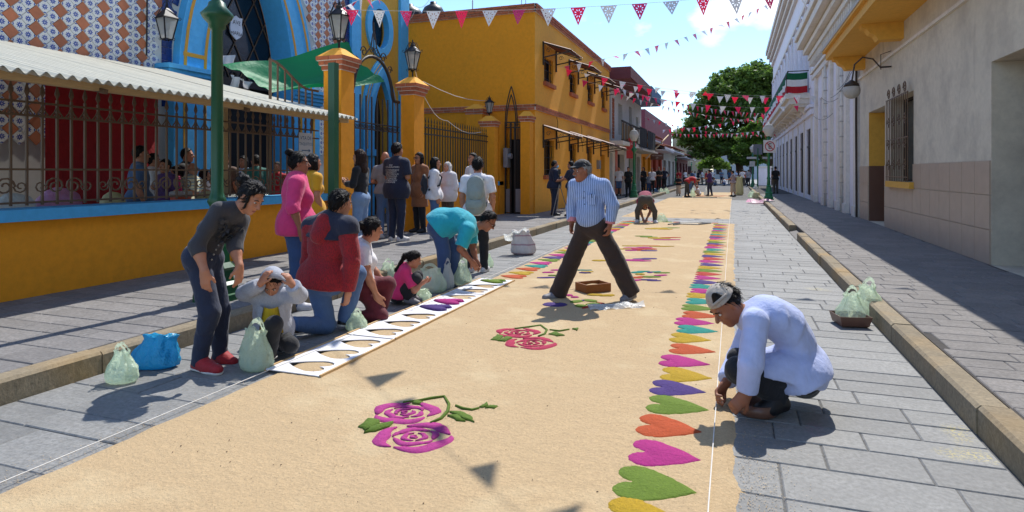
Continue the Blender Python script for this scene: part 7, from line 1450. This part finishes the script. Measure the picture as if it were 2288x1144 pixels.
tcw = person(stand(G(938, 13.4), 160, 1.72, 'down', 1), 'smiling woman in long tan coat and black trousers by the second pillar', 'coat_tan', 'jeans_black', 'shoe_black', 'long', sleeve=1.9, hem=-.75, fem=1, build=1.02, tloose=.02); glasses(tcw)
wbp = person(stand(G(970, 12.0), -60, 1.58, 'down', 1), 'woman in white shirt and jeans wearing a small black backpack', 'tee_white', 'denim_mid', 'shoe_white', 'long', sleeve=1.9, hem=-.12, fem=1, build=1.0, tloose=.02)
person(stand(G(1001, 13.9), 165, 1.52, 'down', 1), 'white haired old lady in white blouse', 'blouse_white', 'trousers_grey', 'shoe_black', 'bob', 'hair_white', 'skin_light', sleeve=1.5, hem=-.35, fem=1, build=1.1, tloose=.03)
person(stand(G(1058, 13.2), 150, 1.7, 'fold'), 'man in white shirt and dark vest behind the man with the backpack', 'blouse_white', 'jeans_black', 'shoe_black', 'short', sleeve=1.2, build=1.05)
bpm = person(stand(gz(1067, 607), 15, 1.66, 'down'), 'man in white tee and black trousers wearing a pale grey backpack', 'tee_white', 'jeans_black', 'shoe_white', 'short', lod=0, sleeve=.75, hem=-.1, build=1.0, tloose=.008, sole='sole_white')
def backpack(root, mat, label, w_=.3, h=.42, d_=.15):
    hc, FR, s, chest, right, fwd, upc, sp = root_h[root.name]; c = sp(.52)-fwd*(.125+d_/2); t = thing('backpack', c-UV*h/2, label, 'backpack')
    V, Q = sdfmesh([cone(c-upc*h*.3, c+upc*h*.28, w_*.5, w_*.42, fwd, w_/d_*.95, .03)], .011, (), folds(6, .004)); raw('pack', V, Q, mat, t, True)
    V, Q = sdfmesh([cone(c-upc*h*.28-fwd*d_*.5-right*.05, c-upc*h*.28-fwd*d_*.5+right*.05, h*.16, h*.16, fwd, 2.2, .03)], .011, (), folds(5, .003)); raw('front_pocket', V, Q, mat, t, True)
    V, Q = sdfmesh([cone(c+upc*h*.38-fwd*d_*.1, c+upc*h*.12-fwd*d_*.35, w_*.42, w_*.4, fwd, 2., .03)], .011, (), folds(9, .003)); raw('lid', V, Q, mat, t, True)
    for sd in (-1, 1): m = MB(); m.tube([c+right*sd*.09+upc*h*.4+fwd*.06, chest+right*sd*.105+upc*.085, chest+right*sd*.11+fwd*.14-upc*.06, sp(.5)+right*sd*.14+fwd*.1, c+right*sd*.14-upc*h*.35+fwd*.06], .017, 6); m.build('strap', mat, t, True)
    m = MB(); m.tube([c+upc*h*.48+right*.03+fwd*.02, c+upc*h*.58, c+upc*h*.48-right*.03+fwd*.02], .009, 5); m.build('grab_loop', mat, t)
backpack(bpm, 'pack_grey', 'pale grey backpack on the man in the white tee'); backpack(wbp, 'pack_black', 'small black backpack on the woman in the white shirt', .22, .3, .11)
# masked man and photographer at the yellow house
mk = person(stand(G(1238, 18.7), -62, 1.64, ('phone', 'phone')), 'masked man in dark jacket holding a phone by the yellow house', 'navy', 'denim_dark', 'shoe_black', 'short', sleeve=1.95, hem=-.1, build=1.16, tloose=.03, belly=.03)
hc, FR, s = root_h[mk.name][:3]; V, Q = sdfmesh([elli(hc+(FR[1]*.055-FR[2]*.06)*s, FR, A(.062, .062, .055)*s, .02)], .01); raw('face_mask', V, Q, 'mask_blue', mk, True)
person(stand(G(1277, 18.3), 75, 1.62, ('reach', 'phone')), 'man holding up a phone, half hidden behind the striped shirt man', 'navy', 'jeans_black', 'shoe_black', 'short', sleeve=.9, build=1.05)
g = A(*G(1250, 18.4)); tpd = thing('camera_tripod', g, 'thin tripod standing by the masked man', 'tripod'); m = MB()
for a in (0, 2.1, 4.2): m = MB(); m.tube([g+A(.3*math.cos(a), .3*math.sin(a), 0), g+UV*.95], .012, 5); m.build('leg', 'steel', tpd)
m = MB(); m.tube([g+UV*.9, g+UV*1.25], .016, 6); m.obox(g+UV*1.32, (RV, FV, UV), (.04, .01, .075)); m.build('head', 'black_plastic', tpd)
# further down the left pavement
B = [(1362, 35.0, 1.58, 178, ('down', 'brow'), 'tee_green', 'denim', 'short', .8, 0, 'man in green tee shading his eyes'), (1383, 34.2, 1.6, 175, 'down', 'tee_white', 'denim_mid', 'short', .8, 0, 'man in white tee and denim shorts beside the green tee man'), (1404, 32.6, 1.58, 178, 'down', 'cotton_black', 'jeans_black', 'bun', .8, 1, 'woman in black tee and trousers nearest the green lamp post'),
     (1438, 38, 1.62, 150, ('fold', 'down'), 'cotton_black', 'jeans_black', 'long', 1.8, 1, 'long haired woman in black leaning at the green shop door'), (1449, 39, 1.2, 180, 'down', 'tee_grey', 'denim', 'short', .8, 0, 'child in grey tee on the far pavement'), (1457, 39, 1.55, 190, 'down', 'blouse_white', 'jeans_black', 'short', .9, 0, 'man in pale shirt beside the child on the far pavement'),
     (1472, 42, 1.65, 200, 'fold', 'cotton_black', 'jeans_black', 'short', .9, 0, 'dark clothed man in the shade of the ochre shop'), (1484, 44, 1.66, 170, 'hip', 'navy', 'jeans_black', 'short', .9, 0, 'man in navy outside the red shop'), (1517, 58, 1.65, 180, 'down', 'tee_red', 'denim', 'short', .8, 0, 'man in bright red tee far down the left side')]
for px, D, h, hd, ar, tp_, bt, hr, sl_, fm, lab in B: person(stand(G(px, D, .15 if px < 1500 else 0), hd, h, ar, fm), lab, tp_, bt, 'shoe_black', hr, lod=2, sleeve=sl_, fem=fm, build=1.1, leg=1.05 if 'shorts' in lab else 2, group='people further down the street')
# workers on the far carpet
gD = lambda py: HC*FPX/(py-HY)
def bent(px, py, face, h, label, top, bot, hair='short'):
    D = gD(py); s = h/1.7; k = FPX/D*s; f = face
    j = dict(pL=(px, py-.88*k, .1), pR=(px, py-.88*k, -.1), sL=(px+f*.42*k, py-1.05*k, .18), sR=(px+f*.42*k, py-1.05*k, -.18), mid=(px+f*.1*k, py-1.12*k), head=(px+f*.62*k, py-.98*k), kL=(px+f*.06*k, py-.47*k, .12), kR=(px-f*.05*k, py-.47*k, -.12), aL=(px+f*.08*k, py-.08*k, .14), aR=(px-f*.1*k, py-.08*k, -.14), tL=(px+f*.25*k, py-.03*k, .14), tR=(px+f*.07*k, py-.03*k, -.14), eL=(px+f*.45*k, py-.76*k, .2), eR=(px+f*.45*k, py-.76*k, -.2), wL=(px+f*.55*k, py-.52*k, .1), wR=(px+f*.55*k, py-.52*k, -.1), gL=(px+f*.58*k, py-.38*k, .08), gR=(px+f*.58*k, py-.38*k, -.08), look=(.6*f, 0, -.8))
    if f < 0:
        for q in ('p', 's', 'k', 'a', 't', 'e', 'w', 'g'): j[q+'L'], j[q+'R'] = j[q+'R'], j[q+'L']
    return person(pxj(D, s, **j), label, top, bot, 'shoe_black', hair, lod=2, sleeve=.8, build=1.1, group='people working on the far carpets')
def squat(px, py, face, h, label, top, bot, hair='short'):
    D = gD(py); s = h/1.7; k = FPX/D*s; f = face
    j = dict(pL=(px, py-.2*k, .1), pR=(px, py-.2*k, -.1), sL=(px+f*.15*k, py-.62*k, .18), sR=(px+f*.15*k, py-.62*k, -.18), head=(px+f*.24*k, py-.82*k), kL=(px+f*.4*k, py-.4*k, .15), kR=(px+f*.38*k, py-.38*k, -.15), aL=(px+f*.14*k, py-.09*k, .14), aR=(px+f*.12*k, py-.09*k, -.14), tL=(px+f*.34*k, py-.03*k, .15), tR=(px+f*.32*k, py-.03*k, -.15), eL=(px+f*.38*k, py-.48*k, .22), eR=(px+f*.38*k, py-.48*k, -.22), wL=(px+f*.52*k, py-.3*k, .1), wR=(px+f*.52*k, py-.3*k, -.1), gL=(px+f*.58*k, py-.18*k, .06), gR=(px+f*.58*k, py-.18*k, -.06), look=(.8*f, 0, -.5))
    if f < 0:
        for q in ('p', 's', 'k', 'a', 't', 'e', 'w', 'g'): j[q+'L'], j[q+'R'] = j[q+'R'], j[q+'L']
    return person(pxj(D, s, **j), label, top, bot, 'shoe_black', hair, lod=2, sleeve=.8, build=1.1, group='people working on the far carpets')
bent(1535, 441, 1, 1.72, 'man in red tee bending over the far carpet', 'tee_red', 'trousers_grey'); bent(1543, 432, 1, 1.6, 'person in cap bending just behind the red tee man', 'tee_grey', 'denim_mid', 'bald'); squat(1563, 438, -1, 1.1, 'small child in white squatting on the far carpet', 'tee_white', 'cream_skirt')
W = [(1516, 437, 1.25, 185, 'fold', 'jeans_black', 'cream_skirt', 'pony', 1, 'girl in dark dress standing beside the far carpet'), (1586, 438, 1.62, 60, ('reach', 'reach'), 'purple_knit', 'denim_dark', 'pony', 1, 'woman in purple top holding a bag over the far carpet'), (1638, 439, 1.55, 70, ('reach', 'hip'), 'stripe_knit', 'cream_skirt', 'short', 1, 'woman in striped top walking beside the full sack')]
for px, py, h, hd, ar, tp_, bt, hr, fm, lab in W: person(stand(gz(px, py), hd, h, ar, fm, .08), lab, tp_, bt, 'shoe_black', hr, lod=2, sleeve=.8, fem=fm, build=1.12, skirt=.55 if bt == 'cream_skirt' else None, leg=1.0 if bt == 'cream_skirt' else 2, group='people working on the far carpets')
bag(gz(1579, 437), .35, .5, 'bag_white', 'white bag hanging from the purple top woman\'s hands', .7, 31)
person(stand(G(1733, 38), 20, 1.66, 'fold'), 'man in black tee leaning at the white building', 'cotton_black', 'trousers_grey', 'shoe_black', 'short', lod=2, sleeve=.8, group='people further down the street')
# crowd at the plaza end
r = random.Random(12); tops = ['tee_white', 'cloth_blue', 'lavender', 'navy', 'tee_white', 'tee_red', 'blouse_white', 'tee_grey', 'denim_light']
cnm = {'tee_white': 'white', 'cloth_blue': 'blue', 'lavender': 'lavender', 'navy': 'navy', 'tee_red': 'red', 'blouse_white': 'off white', 'tee_grey': 'grey', 'denim_light': 'pale blue'}
ordn = 'first second third fourth fifth sixth seventh eighth ninth tenth eleventh twelfth thirteenth fourteenth fifteenth sixteenth seventeenth'.split()
for i, px in enumerate(sorted((1531, 1546, 1553, 1560, 1569, 1578, 1590, 1601, 1612, 1622, 1630, 1645, 1652, 1659, 1667, 1672, 1664))):
    D = r.uniform(62, 80); tp_ = tops[i % 9]; p = G(px, D, 0)
    lab = f'{ordn[i]} person from the left in the far plaza crowd, wearing {cnm[tp_]}'
    if i in (7, 9): squat(px, HY+HC*FPX/66, -1, 1.6, lab, tp_, 'denim')
    else: person(stand(p, r.uniform(0, 360), r.uniform(1.58, 1.75), r.choice(('down', 'hip', 'fold')), i % 2), lab, tp_, r.choice(('denim_dark', 'jeans_black', 'trousers_grey')), 'shoe_black', 'short', lod=2, sleeve=.85, build=1.12, hand=False, group='crowd at the plaza')
# people under the tin canopy
I = [(310, -7.85, 1.66, -35, 'down', 'cloth_blue', 'denim_dark', 'short', 0, 'person in blue shirt at the left end of the stall'), (372, -8.55, 1.5, 180, 'down', 'purple_knit', 'denim_dark', 'short', 1, 'woman in white and purple top behind the stall'), (415, -9.2, 1.72, -60, 'down', 'cotton_black', 'jeans_black', 'short', 0, 'man in black standing at the back beneath the tin canopy'), (428, -8.45, 1.45, -80, ('reach', 'reach'), 'stripe_polo', 'jeans_black', 'bald', 0, 'man in striped polo and glasses serving at the stall'), (500, -8.9, 1.66, 20, 'down', 'cloth_brown', 'jeans_black', 'short', 0, 'person in brown top deep in the shade of the canopy'), (572, -8.5, 1.62, 60, 'down', 'green_dark', 'jeans_black', 'short', 0, 'broad man in dark green tee seen from behind at the stall'), (620, -8.7, 1.5, 200, 'down', 'tee_red', 'jeans_black', 'short', 0, 'person in red beneath the canopy beside the green tee man')]
I += [(340, -9.0, 1.6, -40, 'fold', 'blouse_white', 'denim_dark', 'bun', 1, 'woman in off white blouse at the back left of the stall'), (455, -8.7, 1.35, -30, 'reach', 'tee_white', 'denim_dark', 'bob', 1, 'seated woman in white at the stall beside the lamp post'), (545, -9.3, 1.62, 190, 'fold', 'lavender', 'jeans_black', 'long', 1, 'woman in lavender in the dark doorway'), (655, -9.0, 1.55, 170, 'down', 'blouse_white', 'jeans_black', 'short', 0, 'man in pale shirt behind the paper notice'), (395, -8.9, 1.4, 100, 'reach', 'tee_pink', 'denim_dark', 'pony', 1, 'woman in pink seated deep under the canopy')]
for px, X, h, hd, ar, tp_, bt, hr, fm, lab in I:
    q = onX(px, 380, X); p_ = person(stand((q[0], q[1], .15), hd, h, ar, fm), lab, tp_, bt, 'shoe_black', hr, lod=1, sleeve=.85, fem=fm, build=1.15, group='people at the churchyard stall', hairm='hair_black' if hr != 'bald' else 'hair_grey')
    if 'glasses' in lab: glasses(p_)
